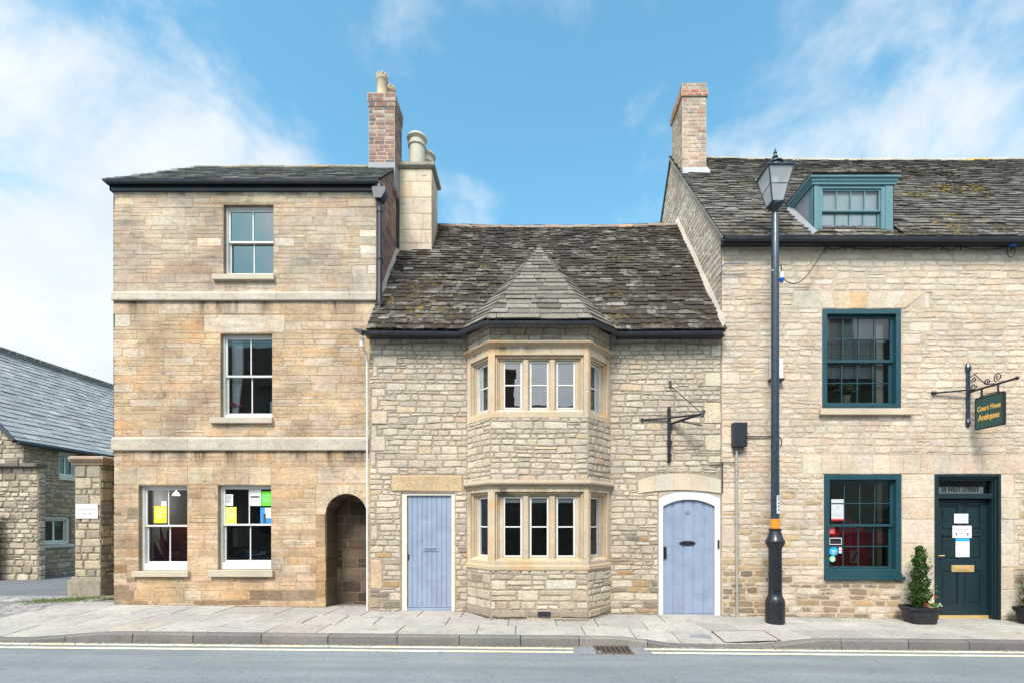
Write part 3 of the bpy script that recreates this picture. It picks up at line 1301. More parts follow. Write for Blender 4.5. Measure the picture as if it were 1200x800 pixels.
# windows
names_l = {'top': (2, .045), 'mid': (2, .045), 'gl': (2, .058), 'gr': (2, .045)}
for k, (a, b, c, d) in wins_l.items():
    u0, u1, v0, v1 = xl(a), xl(b), zl(c), zl(d)
    w = sash_window(house_l, FL, u0 - .012, u1 + .062, v0 + .002, v1 + .01, .075, names_l[k][1], .034, 2, 1, 1, .020, 'white_paint', split=.5, fwb=.07 if k[0] != 'g' else .13,
                    glass='sky_glass' if k == 'top' else 'glass')
    mb = MB()
    pa, pb = {'top': (251, 323), 'mid': (248, 321), 'gl': (157.5, 223), 'gr': (247, 321.5)}[k]
    pz = {'top': (329.5, 323.3), 'mid': (496, 489.3), 'gl': (675, 668.6), 'gr': (675, 667.2)}[k]
    mb.box(FL, xl(pa), xl(pb), zl(pz[0]), zl(pz[1]), -.07, .07, (.44, .40, .31))
    mb.build('sill', 'dressed_stone', w, bevel=.008)
    if k == 'gl':
        mb = MB()
        mb.wbox(X(168, 9.2), X(183, 9.2), .52, .55, zl(690), zl(560))
        mb.build('partition', 'blind_white', w)
    room('room_interior', u0 - .25, u1 + (.35 if k != 'gl' else .10), .205, 2.6, v0 - .25, v1 + .3, {'top': 'plaster', 'mid': 'plaster', 'gl': 'plaster', 'gr': 'dark_room'}[k], w)

# blind arched doorway at the right end of the facade
rg = random.Random(21)
mb = MB()
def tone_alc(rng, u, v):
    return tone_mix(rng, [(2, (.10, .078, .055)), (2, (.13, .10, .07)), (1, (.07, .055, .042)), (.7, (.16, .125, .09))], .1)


cu, r0, r1 = (xl(381.6) + xl(430)) / 2, (xl(430) - xl(381.6)) / 2, (xl(430) - xl(381.6)) / 2 + .155
zs = zl(602)
for i in range(13):
    a0, a1 = 180 - i * 180 / 13, 180 - (i + 1) * 180 / 13
    mb.band(FL, arc(cu, zs, r1, a0 - .25, a1 + .25, 3), arc(cu, zs, r0, a0 - .25, a1 + .25, 3), -.5, .006, tone_mix(rg, [(1, (.50, .42, .30)), (1, (.46, .38, .27))], .05))
N_ = 24
outer, inner = [], []
for i in range(N_ + 1):
    a = R(180 - 180 * i / N_)
    dx, dz = math.cos(a), math.sin(a)
    L_, R_, T_ = cu - arch_u0, arch_u1 - cu, arch_top - zs
    t = min([q for q in ((L_ / -dx) if dx < -1e-6 else 9, (R_ / dx) if dx > 1e-6 else 9, (T_ / dz) if dz > 1e-6 else 9)])
    inner.append((cu + dx * min(r1, t), zs + dz * min(r1, t)))
    outer.append((cu + dx * t, zs + dz * t))
mb.band(FL, outer, inner, -.5, .002, (.46, .36, .24))
z = -.1
while z < zs - .01:
    h = min(rg.uniform(.25, .4), zs - z)
    if zs - z - h < .1:
        h = zs - z
    mb.box(FL, arch_u0, cu - r0 + rg.uniform(-.008, .008), z + .003, z + h - .003, -.5, .003 + rg.uniform(0, .005), tone_mix(rg, [(1, (.42, .31, .18)), (1, (.40, .32, .22)), (.6, (.33, .24, .14))], .06))
    mb.box(FL, cu + r0, arch_u1, z + .003, z + h - .003, -.5, .003, tone_mix(rg, [(1, (.42, .33, .2)), (1, (.36, .28, .19))], .06))
    z += h
mb.build('arch_surround', 'warm_stone', house_l)
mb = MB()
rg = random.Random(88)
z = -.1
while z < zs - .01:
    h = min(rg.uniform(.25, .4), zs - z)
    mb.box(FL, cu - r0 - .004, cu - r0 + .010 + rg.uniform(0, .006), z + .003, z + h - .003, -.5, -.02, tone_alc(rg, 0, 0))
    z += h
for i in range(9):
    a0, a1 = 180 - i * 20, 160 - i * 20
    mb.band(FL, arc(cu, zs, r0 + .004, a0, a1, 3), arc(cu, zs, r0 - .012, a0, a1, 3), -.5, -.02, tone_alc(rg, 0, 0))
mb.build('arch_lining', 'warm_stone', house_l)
mb = MB()


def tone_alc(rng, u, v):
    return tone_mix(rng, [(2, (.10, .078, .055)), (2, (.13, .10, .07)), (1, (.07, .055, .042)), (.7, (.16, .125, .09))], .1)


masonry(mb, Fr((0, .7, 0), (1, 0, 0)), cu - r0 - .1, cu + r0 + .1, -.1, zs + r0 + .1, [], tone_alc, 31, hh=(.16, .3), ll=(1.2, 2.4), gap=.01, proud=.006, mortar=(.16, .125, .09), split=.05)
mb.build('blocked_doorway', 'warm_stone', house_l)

# roof, fascia, gutter, gable
RY, RZ = 1.4, 8.87                         # ridge
EY, EZ, EXL, EXR = .085, 7.69, -7.575, -2.74
RXL = -6.87


def tone_lroof(rng, u, v):
    return tone_mix(rng, [(4, (.23, .235, .23)), (3, (.27, .27, .26)), (2, (.19, .195, .19)), (1, (.30, .285, .24))], .1)


def tri_slates(mb, P0, P1, P2, P3, tone, seed, **kw):
    """quad/tri of roof with eaves P0->P1 and upper edge P3..P2"""
    P0, P1, P2, P3 = map(Vector, (P0, P1, P2, P3))
    U = (P1 - P0).normalized()
    mid = P2
    S = (mid - P0) - U * (mid - P0).dot(U)
    S.normalize()
    pts = [((p - P0).dot(U), (p - P0).dot(S)) for p in (P0, P1, P2, P3)]
    planes = []
    for i in range(4):
        a, b = pts[i], pts[(i + 1) % 4]
        if math.hypot(b[0] - a[0], b[1] - a[1]) < 1e-5 or i == 0:
            continue
        nx, ny = (b[1] - a[1]), -(b[0] - a[0])
        planes.append((nx, ny, nx * a[0] + ny * a[1]))
    us = [p[0] for p in pts]
    slates(mb, P0, U, S, planes, max(p[1] for p in pts), min(us), max(us), tone, seed, **kw)


mb = MB()
kw = dict(e0=.16, e1=.14, wd=(.2, .34), t=(.008, .014), jit=.006)
e1_, e2_, r1_, r2_ = (EXL, EY, EZ), (EXR, EY, EZ), (EXR, RY, RZ), (RXL, RY, RZ)
tri_slates(mb, e1_, e2_, r1_, r2_, tone_lroof, 41, **kw)
tri_slates(mb, (EXL, 2 * RY - EY, EZ), e1_, r2_, r2_, tone_lroof, 42, **kw)
tri_slates(mb, (EXR, 2 * RY + .6, EZ - .4), (EXL, 2 * RY + .6, EZ - .4), r2_, r1_, tone_lroof, 43, **kw)
roof_l = mb.build('roof', 'left_slate', house_l)
mb = MB()


def tone_ridge(rng, u, v):
    return tone_mix(rng, [(3, (.26, .22, .15)), (2, (.21, .19, .15)), (1, (.34, .24, .12))], .1)


ridge_tiles(mb, (RXL, RY, RZ + .01), (EXR, RY, RZ + .01), .075, tone_ridge, 3)
mb.build('ridge', 'brick', roof_l)
mb = MB()
gp = [(0, 0), (.012, -.055), (.05, -.085), (.09, -.055), (.105, 0), (.09, 0), (.075, -.045), (.05, -.065), (.025, -.045), (.015, 0)]
mb.sweep([(EXL + .03, 1.3, EZ + .01), (EXL + .03, EY + .04, EZ + .01), (EXR + .05, EY + .04, EZ + .01)], [(o * .8, d * .72) for o, d in gp])
mb.build('gutter', 'gutter_black', house_l)
mb = MB()
mb.wbox(LX0 - .03, LX1 + .0, .155, .198, 7.565, 7.70)
mb.wbox(LX0 - .035, LX0 - .003, .155, 1.5, 7.565, 7.70)
mb.build('fascia', 'gutter_black', house_l)
# brick gable on the right, above the neighbour's roof
FG = Fr((LX1, 0, 0), (0, 1, 0))


def tone_brick(rng, u, v):
    return tone_mix(rng, [(4, (.26, .15, .12)), (3, (.30, .195, .155)), (2, (.20, .125, .11)), (1.8, (.36, .285, .235)), (1.6, (.15, .125, .12)), (1, (.34, .22, .17))], .1)


sl = (RZ - EZ) / (RY - EY)
mb = MB()
masonry(mb, FG, .2, 3.2, 4.6, 9.0, [], tone_brick, 51, hh=(.075, .08), ll=(2.6, 3.1), gap=.012, proud=.005, jit=.002, wob=.002, mortar=(.36, .31, .26),
        clip=[(-sl, 1, EZ - sl * EY - .05), (sl, 1, RZ + sl * RY - .05)], split=0, rings=1, rnd=.004)
mb.build('gable_wall', 'brick', house_l)
mb = MB()
mb.wbox(LX1 + .004, LX1 + .045, 1.50, 1.80, 6.4, 9.0)
mb.build('tarred_flashing', 'tar', house_l, bevel=.004)
# brick chimney
ch = MB()
cx0, cx1, cy0, cy1 = -3.25, -2.725, 1.22, 1.76
bk = dict(hh=(.075, .08), ll=(2.4, 3.0), gap=.012, proud=.006, jit=.0025, wob=.002, mortar=(.40, .35, .29), split=0, rings=1, rnd=.004)
chimney_stack(ch, cx0, cx1, cy0, cy1, 8.3, 9.99, tone_brick, 61, **bk)
chimney_stack(ch, cx0 - .012, cx1 + .012, cy0 - .012, cy1 + .012, 9.99, 10.09, tone_brick, 66, **bk)
chimney_stack(ch, cx0 - .022, cx1 + .022, cy0 - .022, cy1 + .022, 10.09, 10.25, tone_brick, 71, **bk)
ch.wbox(cx0, cx1, cy0, cy1, 10.25, 10.28, (.36, .33, .22))
chim = ch.build('chimney', 'brick', house_l)
for x, y in ((-3.02, 1.36), (-2.94, 1.64)):
    mb = MB()
    mb.lathe((x, y, 10.26), [(.115, 0), (.115, .04), (.105, .06), (.098, .34), (.11, .36), (.12, .38), (.12, .41), (.112, .42), (.112, .46), (.09, .46), (.09, .30)], 20)
    for j in range(10):
        a = j * math.pi / 5
        mb.wbox(x + .108 * math.cos(a) - .014, x + .108 * math.cos(a) + .014, y + .108 * math.sin(a) - .014, y + .108 * math.sin(a) + .014, 10.70, 10.745)
    mb.build('chimney_pot', 'clay_pot', chim, smooth=True)
mb = MB()
mb.wbox(cx0 - .012, cx1 + .012, cy0 - .012, cy1 + .012, 8.35, 8.86)
mb.build('flashing', 'lead', chim, bevel=.004)
# downpipe and hopper at the right corner
mb = MB()
px_ = -2.69
mb.tube([(px_, .12, 7.66), (px_, .10, 7.56), (px_ + .01, .10, 7.5), (px_ - .01, .12, 7.32), (px_, .13, 7.2), (px_, .13, 5.45), (px_ - .06, .10, 5.30), (px_ - .07, .08, 5.15), (px_ - .10, .06, 4.95)], .042, 10)
for z_ in (7.15, 6.3, 5.48):
    mb.tube([(px_, .13, z_), (px_, .13, z_ + .07)], .054, 10)
mb.prism(Fr((px_, .1, 0), (1, 0, 0)), [(-.06, 7.34), (.06, 7.34), (.13, 7.46), (.13, 7.54), (-.1, 7.54), (-.1, 7.46)], -.1, .09)
mb.build('downpipe', 'gutter_black', house_l, smooth=True)

# ================================================================== MIDDLE HOUSE (cottage with the bay)
FM = Fr((0, 0, 0), (1, 0, 0))
MX0, MX1 = -2.833, 3.405
house_m = thing('stone_cottage', 'low grey cream rubble cottage with a two storey canted bay and mossy roof', 'house', (.3, 2.4, 0))
BC = .17
bay = [(BC - 1.265, 0), (BC - .812, -.55), (BC + .812, -.55), (BC + 1.265, 0)]


def zf(p):
    return Z(p, 8.04)


def tone_mid(rng, u, v):
    c = tone_mix(rng, [(4, (.475, .415, .32)), (3, (.45, .39, .30)), (2, (.41, .36, .28)), (2, (.50, .445, .35)), (.5, (.47, .375, .255)), (.6, (.36, .315, .25))], .06)
    if v < 1.3 and rng.random() < .12 + .3 * (v < .5):
        c = tone_mix(rng, [(2, (.28, .235, .165)), (1, (.36, .25, .13)), (1, (.20, .175, .14))], .1)
    return c


def xm(p):
    return X(p, D)


def zm(p):
    return Z(p, D)


door1 = (xm(470), xm(533), -.2, zm(576.6))
door2 = (xm(771.5), MX1 + .01, -.3, zm(574))
holes = [door1 + (1, (.42, .36, .27)), door2 + (0,), (bay[0][0], bay[3][0], -.3, 5.0, 0)]
solid = []


def mblk(a, b, c, d, tone=(.49, .42, .31), pr=.014):
    solid.append((xm(a), xm(b), zm(c), zm(d), tone, pr))


mblk(459, 542, 575.5, 556, (.50, .385, .225), .02)
for a, b, c, d, t in [(437, 466, 429, 417, 0), (437, 443, 441, 429, 1), (435.5, 452, 464, 455, 1), (435, 443, 480, 464, 0), (435, 454, 497, 481, 0), (435, 442, 513, 498, 1), (435, 452, 528, 511, 0), (434, 441, 545, 529, 1),
                      (434, 443, 632, 615, 1), (434, 448, 690, 655, 2), (826, 845, 453, 436, 0), (825, 845, 496, 471, 0), (826, 845, 528, 509, 1), (833, 845, 418, 404, 1), (830, 845, 545, 534, 1), (434, 446, 712, 700, 3)]:
    mblk(a, b, c, d, [(.52, .445, .325), (.50, .44, .345), (.50, .38, .24), (.30, .25, .18)][t], .016)
mb = MB()
mas_m = dict(hh=(.075, .14), ll=(1.2, 3.3), gap=.014, proud=.012, jit=.008, wob=.022, split=.22, mortar=(.315, .272, .21), rnd=.022)
masonry(mb, FM, MX0, MX1, -.15, 4.92, holes + [s[:4] + (2,) for s in solid] + [(xm(747), MX1, zm(577), zm(553.5), 2)], tone_mid, 101, reveal=.16, **mas_m)
rg = random.Random(4)
for (a, b, c, d, t, pr) in solid:
    block(mb, FM, a, b, c, d, pr, rg, tuple(q * rg.uniform(.95, 1.04) for q in t), gap=.012, jit=.005, rnd=.018)
# projecting left flank, side and back walls
mb.wbox(MX0, MX0 + .02, .002, .22, -.2, 4.86, (.42, .37, .28))
mb.wbox(MX0 + .05, MX1, 5.0, 5.05, -.2, 5.0, (.4, .35, .27))
mb.wbox(MX0 + .05, MX0 + .08, .25, 5.0, -.2, 4.9, (.4, .35, .27))
mb.build('wall', 'cream_rubble', house_m)

# the bay: three faces of rubble with dressed window bands
faces = [(bay[0], bay[1]), (bay[1], bay[2]), (bay[2], bay[3])]
BZ = [zf(666), zf(572), zf(563), zf(489), zf(407), zf(400)]


def tone_bay_low(rng, u, v):
    if v < .13:
        return tone_mix(rng, [(2, (.27, .235, .18)), (1, (.33, .28, .21))], .06)
    return tone_mix(rng, [(4, (.47, .42, .325)), (3, (.43, .38, .285)), (2, (.50, .46, .38)), (1.2, (.37, .315, .23)), (.6, (.27, .23, .17))], .07)


mbw = MB()
mbs = MB()
for i, (a, b) in enumerate(faces):
    a3, b3 = Vector((a[0], a[1], 0)), Vector((b[0], b[1], 0))
    F = Fr(a3, b3 - a3)
    L_ = (b3 - a3).length
    masonry(mbw, F, 0, L_, -.15, .125, [], tone_bay_low, 201 + i, **{**mas_m, 'hh': (.135, .14), 'll': (3, 6), 'proud': .03})
    masonry(mbw, F, 0, L_, .125, BZ[0] + .01, [], tone_bay_low, 211 + i, **{**mas_m, 'hh': (.10, .19), 'wob': .02, 'gap': .02})
    masonry(mbw, F, 0, L_, BZ[2] - .01, BZ[3] + .01, [], tone_mid, 221 + i, **mas_m)
    masonry(mbw, F, 0, L_, BZ[5] - .01, 4.9, [], tone_mid, 231 + i, **{**mas_m, 'hh': (.11, .15)})
mbw.add([(bay[0][0], 0, 2.3), (bay[1][0], -.54, 2.3), (bay[2][0], -.54, 2.3), (bay[3][0], 0, 2.3)], [(0, 1, 2, 3)], (.3, .25, .2))
mbw.add([(bay[0][0], 0, 4.88), (bay[1][0], -.54, 4.88), (bay[2][0], -.54, 4.88), (bay[3][0], 0, 4.88)], [(0, 1, 2, 3)], (.3, .25, .2))
bay_o = mbw.build('bay', 'cream_rubble', house_m)
bay_o['label'] = 'two storey canted bay of pale rubble with stone mullioned windows'
# dressed surrounds
for floor, (sb, lb, lt, ht) in enumerate(((BZ[0], zf(653), zf(581), BZ[1]), (BZ[3], zf(478), zf(421), BZ[4]))):
    rg = random.Random(60 + floor)
    mbs = MB()
    for i, (a, b) in enumerate(faces):
        a3, b3 = Vector((a[0], a[1], 0)), Vector((b[0], b[1], 0))
        F = Fr(a3, b3 - a3)
        L_ = (b3 - a3).length
        if i == 1:
            lights = [(.812 + q - .157, .812 + q + .157) for q in (-.445, 0, .445)]
            fr0, fr1 = .075, L_ - .075
        else:
            c = .375 if i == 0 else L_ - .375
            lights = [(c - .155, c + .155)]
            fr0, fr1 = c - .27, c + .27

        def t():
            return tone_mix(rg, [(2, (.47, .395, .28)), (2, (.49, .425, .32)), (1, (.45, .36, .24))], .04)
        # outer plain band, then stepped-in moulding, then mullions
        mbs.box(F, 0, fr0, sb, ht, -.10, .008, t())
        mbs.box(F, fr1, L_, sb, ht, -.10, .008, t())
        mbs.box(F, fr0, fr1, sb, lb - .055, -.16, .008, t())
        mbs.box(F, fr0, fr1, lt + .075, ht, -.16, .008, t())
        # splayed sill
        mbs.prism(Fr(F(fr0, 0), -F.w, (0, 0, 1)), [(-.008, lb - .056), (.13, lb - .056), (.13, lb + .004), (.105, lb + .004)], 0, fr1 - fr0, t())
        st = [(.04, -.03), (.07, -.06)]
        for k, (ins, w) in enumerate(st):
            i0 = .0 if k == 0 else st[k - 1][0]
            tt = tuple(q * (.96 - .06 * k) for q in (.47, .385, .265))
            mbs.box(F, fr0 + i0, fr0 + ins, lb - .05, lt + .075 - i0, -.16, w, tt)
            mbs.box(F, fr1 - ins, fr1 - i0, lb - .05, lt + .075 - i0, -.16, w, tt)
            mbs.box(F, fr0 + ins, fr1 - ins, lt + .075 - ins, lt + .075 - i0, -.16, w, tt)
        # jamb and head fill around the lights
        edges = [fr0 + .07] + [e for l in lights for e in l] + [fr1 - .07]
        for k in range(0, len(edges), 2):
            e0, e1 = edges[k], edges[k + 1]
            if e1 - e0 < .004:
                continue
            if 0 < k < len(edges) - 2:      # mullion, chamfered nose
                m = (e0 + e1) / 2
                mbs.prism(F, [(e0, lb - .05), (e1, lb - .05), (e1, lt + .01), (e0, lt + .01)], -.16, -.085, t())
                mbs.box(F, e0 + .03, e1 - .03, lb - .05, lt + .006, -.085, -.028, t())
                for sgn in (0, 1):
                    q = [(e0, -.085), (e0 + .03, -.085), (e0 + .03, -.03)] if sgn == 0 else [(e1 - .03, -.03), (e1 - .03, -.085), (e1, -.085)]
                    vs = [F(u, z, w) for z in (lb - .05, lt + .006) for u, w in q]
                    mbs.add(vs, [(0, 1, 2), (5, 4, 3), (0, 3, 4, 1), (1, 4, 5, 2), (2, 5, 3, 0)], (.46, .39, .28))
            else:
                mbs.box(F, e0, e1, lb - .05, lt + .01, -.16, -.075, t())
        for (l0, l1) in lights:
            casement(bay_o, F, l0, l1, lb + .004, lt, -.09, 'white_paint', glass='sky_glass' if floor else 'glass')
    mbs.build('window_surround', 'bay_stone', bay_o, bevel=.006)
P3 = [Vector((x, y, 0)) for x, y in bay]
for zt, zb, pr in ((BZ[2], BZ[1], .075), (BZ[5], BZ[4], .085)):
    mb = MB()
    path = [P3[0] + Vector((-.02, .02, 0)), P3[1], P3[2], P3[3] + Vector((.02, .02, 0))]
    h = zt - zb
    mb.sweep(path, [(-.02, zb), (.015, zb), (.02, zb + h * .35), (pr * .8, zb + h * .5), (pr, zb + h * .6), (pr, zb + h * .78), (.02, zt + .02), (-.02, zt + .02)],
             (.33, .285, .21) if zt < 3 else (.44, .36, .25))
    mb.build('hood_mould', 'bay_stone', bay_o)
# sill moulding under the lower window
mb = MB()
mb.sweep(path, [(-.02, BZ[0] - .03), (.012, BZ[0] - .03), (.022, BZ[0] - .01), (.022, BZ[0] + .045), (.0, BZ[0] + .07), (-.02, BZ[0] + .07)], (.46, .37, .25))
mb.build('sill', 'bay_stone', bay_o)
mb = MB()
F = Fr((bay[1][0], -.55, 0), (1, 0, 0))
for k in range(6):
    mb.box(F, .80 + k * .03, .815 + k * .03, .025, .095, .0, .035)
mb.box(F, .785, 1.0, .02, .10, -.02, .029)
mb.build('air_vent', 'tar', bay_o)
room('room_interior', bay[0][0] + .03, bay[3][0] - .03, .02, 2.4, .1, 2.28, 'dark_room', bay_o)
room('room_interior', bay[0][0] + .03, bay[3][0] - .03, .02, 2.4, 2.34, 4.86, 'plaster', bay_o)

# doors of the cottage
dr = MB()
f0, f1 = door1[0] + .003, door1[1] - .003
fl1 = zg(-1.8)
b0, b1, bt = xm(476.6), xm(528.6), zm(580)
dr.box(FM, f0, b0 - .002, fl1 - .02, door1[3] - .003, -.16, -.02)
dr.box(FM, b1 + .002, f1, fl1 - .02, door1[3] - .003, -.16, -.02)
dr.box(FM, b0 - .002, b1 + .002, bt + .002, door1[3] - .003, -.16, -.021)
dfr = dr.build('door_frame', 'cream_paint', house_m, bevel=.005)
dl = MB()
nb = 9
for i in range(nb):
    u0 = b0 + (b1 - b0) * i / nb
    u1 = b0 + (b1 - b0) * (i + 1) / nb
    dl.box(FM, u0 + .0045, u1 - .0045, fl1 + .055, bt, -.10, -.058)
dl.box(FM, b0, b1, fl1 + .055, bt - .001, -.12, -.068)
door_a = dl.build('door', 'lavender_paint', house_m, bevel=.004, label='lavender blue plank door in a square cream frame')
mb = MB()
mb.box(FM, b0 - .004, b1 + .004, fl1 - .01, fl1 + .05, -.16, -.02)
mb.build('threshold', 'lavender_paint', door_a, bevel=.004)
mb = MB()
lu, lz = xm(503.5), zm(643.5)
mb.box(FM, lu - .15, lu + .15, lz - .035, lz + .035, -.06, -.05)
mb.box(FM, lu - .115, lu + .115, lz - .022, lz + .018, -.052, -.042)
mb.tube([FM(lu - .12, lz + .045, -.045), FM(lu - .1, lz + .03, -.03), FM(lu + .1, lz + .03, -.03), FM(lu + .12, lz + .045, -.045)], .008, 8)
mb.build('letter_plate', 'lavender_paint', door_a, bevel=.005)
mb = MB()
mb.box(FM, b0 + .012, b0 + .03, zm(656), zm(649), -.062, -.045)
mb.build('keyhole', 'black_iron', door_a, bevel=.003)

# round headed door
fl2 = zg(2.85) - .03
mb = MB()
fu0, fu1 = xm(772), MX1 - .002
du0, du1 = xm(777.4), xm(838)
dm = (du0 + du1) / 2


def seg_arch(u0, u1, zside, zmid, n=14):
    c = (u1 - u0) / 2
    h = zmid - zside
    r = (c * c + h * h) / (2 * h)
    m = (u0 + u1) / 2
    out = []
    for i in range(n + 1):
        u = u0 + (u1 - u0) * i / n
        out.append((u, zmid - r + math.sqrt(max(0, r * r - (u - m) ** 2))))
    return out


oa = seg_arch(fu0, fu1, zm(583), zm(574))
ia = seg_arch(du0, du1, zm(592.5), zm(584.5))
mb.band(FM, [(fu0, fl2)] + oa + [(fu1, fl2)], [(du0, fl2)] + ia + [(du1, fl2)], -.16, -.012)
ia2 = seg_arch(du0 + .0, du1 - .0, zm(592.5), zm(584.5))
mb.build('door_frame', 'white_paint', house_m)
# cambered lintel and jamb filling
mb = MB()
la = seg_arch(xm(747.6), MX1 - .004, zm(562), zm(554.3))
lb_ = seg_arch(xm(747.6), MX1 - .004, zm(577.5), zm(573.5))
lb_ = [(u, max(z, 0)) for u, z in lb_]
ks = [0, 3, 6, 9, 12, 14]
rg = random.Random(9)
for a, b in zip(ks, ks[1:]):
    sh = lambda pts: [(u + (.0015 if i == 0 else 0) - (.0015 if i == len(pts) - 1 else 0), z) for i, (u, z) in enumerate(pts)]
    mb.band(FM, sh(la[a:b + 1]), sh(lb_[a:b + 1]), -.17, .016, tone_mix(rg, [(1, (.51, .43, .32)), (1, (.49, .44, .35))], .04))
mb.band(FM, [(u, zm(571)) for u, z in oa], [(u, z + .002) for u, z in oa], -.16, -.006, (.44, .38, .285))
mb.build('lintel', 'dressed_stone', house_m)
dl = MB()
nb = 5
for i in range(nb):
    u0 = du0 + (du1 - du0) * i / nb + .005
    u1 = du0 + (du1 - du0) * (i + 1) / nb - .005
    top = [p for p in seg_arch(du0, du1, zm(592.5), zm(584.5), 40) if u0 - 1e-6 <= p[0] <= u1 + 1e-6]
    poly = [(u0, fl2 + .05), (u1, fl2 + .05)] + [(u, z - .002) for u, z in reversed(top)]
    dl.prism(FM, poly, -.10, -.055)
dl.box(FM, du0, du1, fl2 + .05, zm(594), -.12, -.066)
dl.prism(FM, [(du0, zm(594))] + [(du1, zm(594))] + [(u, z - .004) for u, z in reversed(ia)], -.12, -.068)
door_b = dl.build('door', 'lavender_paint', house_m, bevel=.004, label='lavender blue arched door of five wide planks in a white frame')
mb = MB()
mb.box(FM, du0 - .01, du1 + .01, fl2 - .03, fl2 + .045, -.16, -.03)
mb.build('threshold', 'lavender_paint', door_b, bevel=.004)
mb = MB()
lu, lz = xm(806.5), zm(636)
mb.prism(FM, [(lu - .15, lz), (lu - .11, lz - .03), (lu - .08, lz - .03), (lu - .08, lz - .04), (lu + .08, lz - .04), (lu + .08, lz - .03), (lu + .11, lz - .03), (lu + .15, lz), (lu + .11, lz + .03), (lu + .08, lz + .03), (lu + .08, lz + .04), (lu - .08, lz + .04), (lu - .08, lz + .03), (lu - .11, lz + .03)], -.055, -.04)
mb.build('letter_plate', 'black_iron', door_b, bevel=.003)
mb = MB()
mb.box(FM, du0 + .01, du0 + .065, zm(654), zm(640), -.055, -.03)
mb.tube([FM(du0 + .04, zm(643.5), -.03), FM(du0 + .04, zm(643.5), .0), FM(du0 + .04, zm(650), .0)], .012, 8)
mb.build('handle', 'black_iron', door_b, bevel=.003)
mb = MB()
k = FM(lu - .0, zm(599.5), 0)
mb.prism(FM, [(lu + .045 * math.cos(t), zm(599.5) + .03 * math.sin(t)) for t in [2 * math.pi * q / 16 for q in range(16)]], -.055, -.045)
mb.build('spyhole', 'steel_grey', door_b)
mb = MB()
mb.box(FM, xm(842) - .015, xm(842) + .015, zm(642), zm(632), -.012, .012)
mb.build('doorbell', 'meter_black', house_m, bevel=.004)

# roof of the cottage
MEY, MEZ, MRY, MRZ = -.25, 4.865, 2.4, 8.30
msl = (MRZ - MEZ) / (MRY - MEY)


def tone_mroof(rng, u, s):
    top = s / 4.3
    pal = [(4, (.112, .097, .081)), (3, (.15, .133, .112)), (2, (.08, .069, .058)), (.8, (.215, .197, .17)), (2, (.055, .046, .037)), (1.8, (.037, .03, .023))]
    return tone_mix(rng, pal, .12)


mb = MB()
slates(mb, (-2.80, MEY, MEZ), (1, 0, 0), (0, MRY - MEY, MRZ - MEZ), [], math.hypot(MRY - MEY, MRZ - MEZ), 0, 6.2, tone_mroof, 301, e0=.16, e1=.08, wd=(.13, .34), t=(.018, .034), jit=.022, sag=.06)
mb.add([(-2.8, MRY, MRZ), (3.4, MRY, MRZ), (3.4, 5.2, 4.8), (-2.8, 5.2, 4.8)], [(0, 1, 2, 3)], (.15, .15, .14))
roof_m = mb.build('roof', 'mossy_slate', house_m)
mb = MB()


def tone_mridge(rng, u, v):
    return tone_mix(rng, [(3, (.29, .19, .13)), (2, (.27, .22, .17)), (3, (.22, .19, .155)), (.6, (.36, .23, .14))], .1)


for k in range(8):
    x0_, x1_ = -2.0 + k * 5.35 / 8, -2.0 + (k + 1) * 5.35 / 8
    zz = [MRZ + .0 - .06 * math.sin(math.pi * max(0, min(1, (q + 2.8) / 6.2))) for q in (x0_, x1_)]
    ridge_tiles(mb, (x0_, MRY, zz[0]), (x1_, MRY, zz[1]), .10, tone_mridge, 30 + k, .33)
mb.build('ridge', 'brick', roof_m)
# cement fillets where the roof meets the neighbours
for (xx, yb, yt, wd_) in ((3.40, -.25, 2.45, -.065), (-2.772, .22, 1.55, .055)):
    mb = MB()
    n = 14
    vs = []
    rg = random.Random(12)
    for i in range(n + 1):
        y = yb + (yt - yb) * i / n
        z = MEZ + msl * (y - MEY)
        w = wd_ * rg.uniform(.75, 1.25)
        vs += [(xx, y, z + .17 * rg.uniform(.9, 1.15)), (xx + w, y - .02, z + .055), (xx, y, z - .05)]
    fs = []
    for i in range(n):
        for j in range(2):
            a = i * 3 + j
            fs.append((a, a + 1, a + 4, a + 3))
    mb.add(vs, fs, (.40, .36, .29))
    mb.build('mortar_fillet', 'mortar', roof_m)
# bay roof
A = Vector((BC - .86, -.75, 4.835))
B = Vector((BC + .86, -.75, 4.835))
Lv = Vector((BC - 1.29, -.27, 4.862))
Rv = Vector((BC + 1.29, -.27, 4.862))
AP = Vector((.21, 1.60, 7.345))


def tone_broof(rng, u, s):
    return tone_mix(rng, [(4, (.168, .147, .12)), (3, (.145, .126, .103)), (2, (.20, .178, .15)), (1.4, (.108, .094, .077))], .07)


mb = MB()
kw = dict(e0=.19, e1=.16, wd=(.30, .62), t=(.014, .024), jit=.006)
tri_slates(mb, A, B, AP, AP, tone_broof, 311, **kw)
tri_slates(mb, Lv, A, AP, AP, tone_broof, 312, **kw)
tri_slates(mb, B, Rv, AP, AP, tone_broof, 313, **kw)
mb.lathe(AP + Vector((0, -.02, -.16)), [(.12, 0), (.11, .05), (.08, .10), (.03, .14), (.0, .15)], 12, (.26, .24, .205))
mb.build('bay_roof', 'bay_slate', house_m)
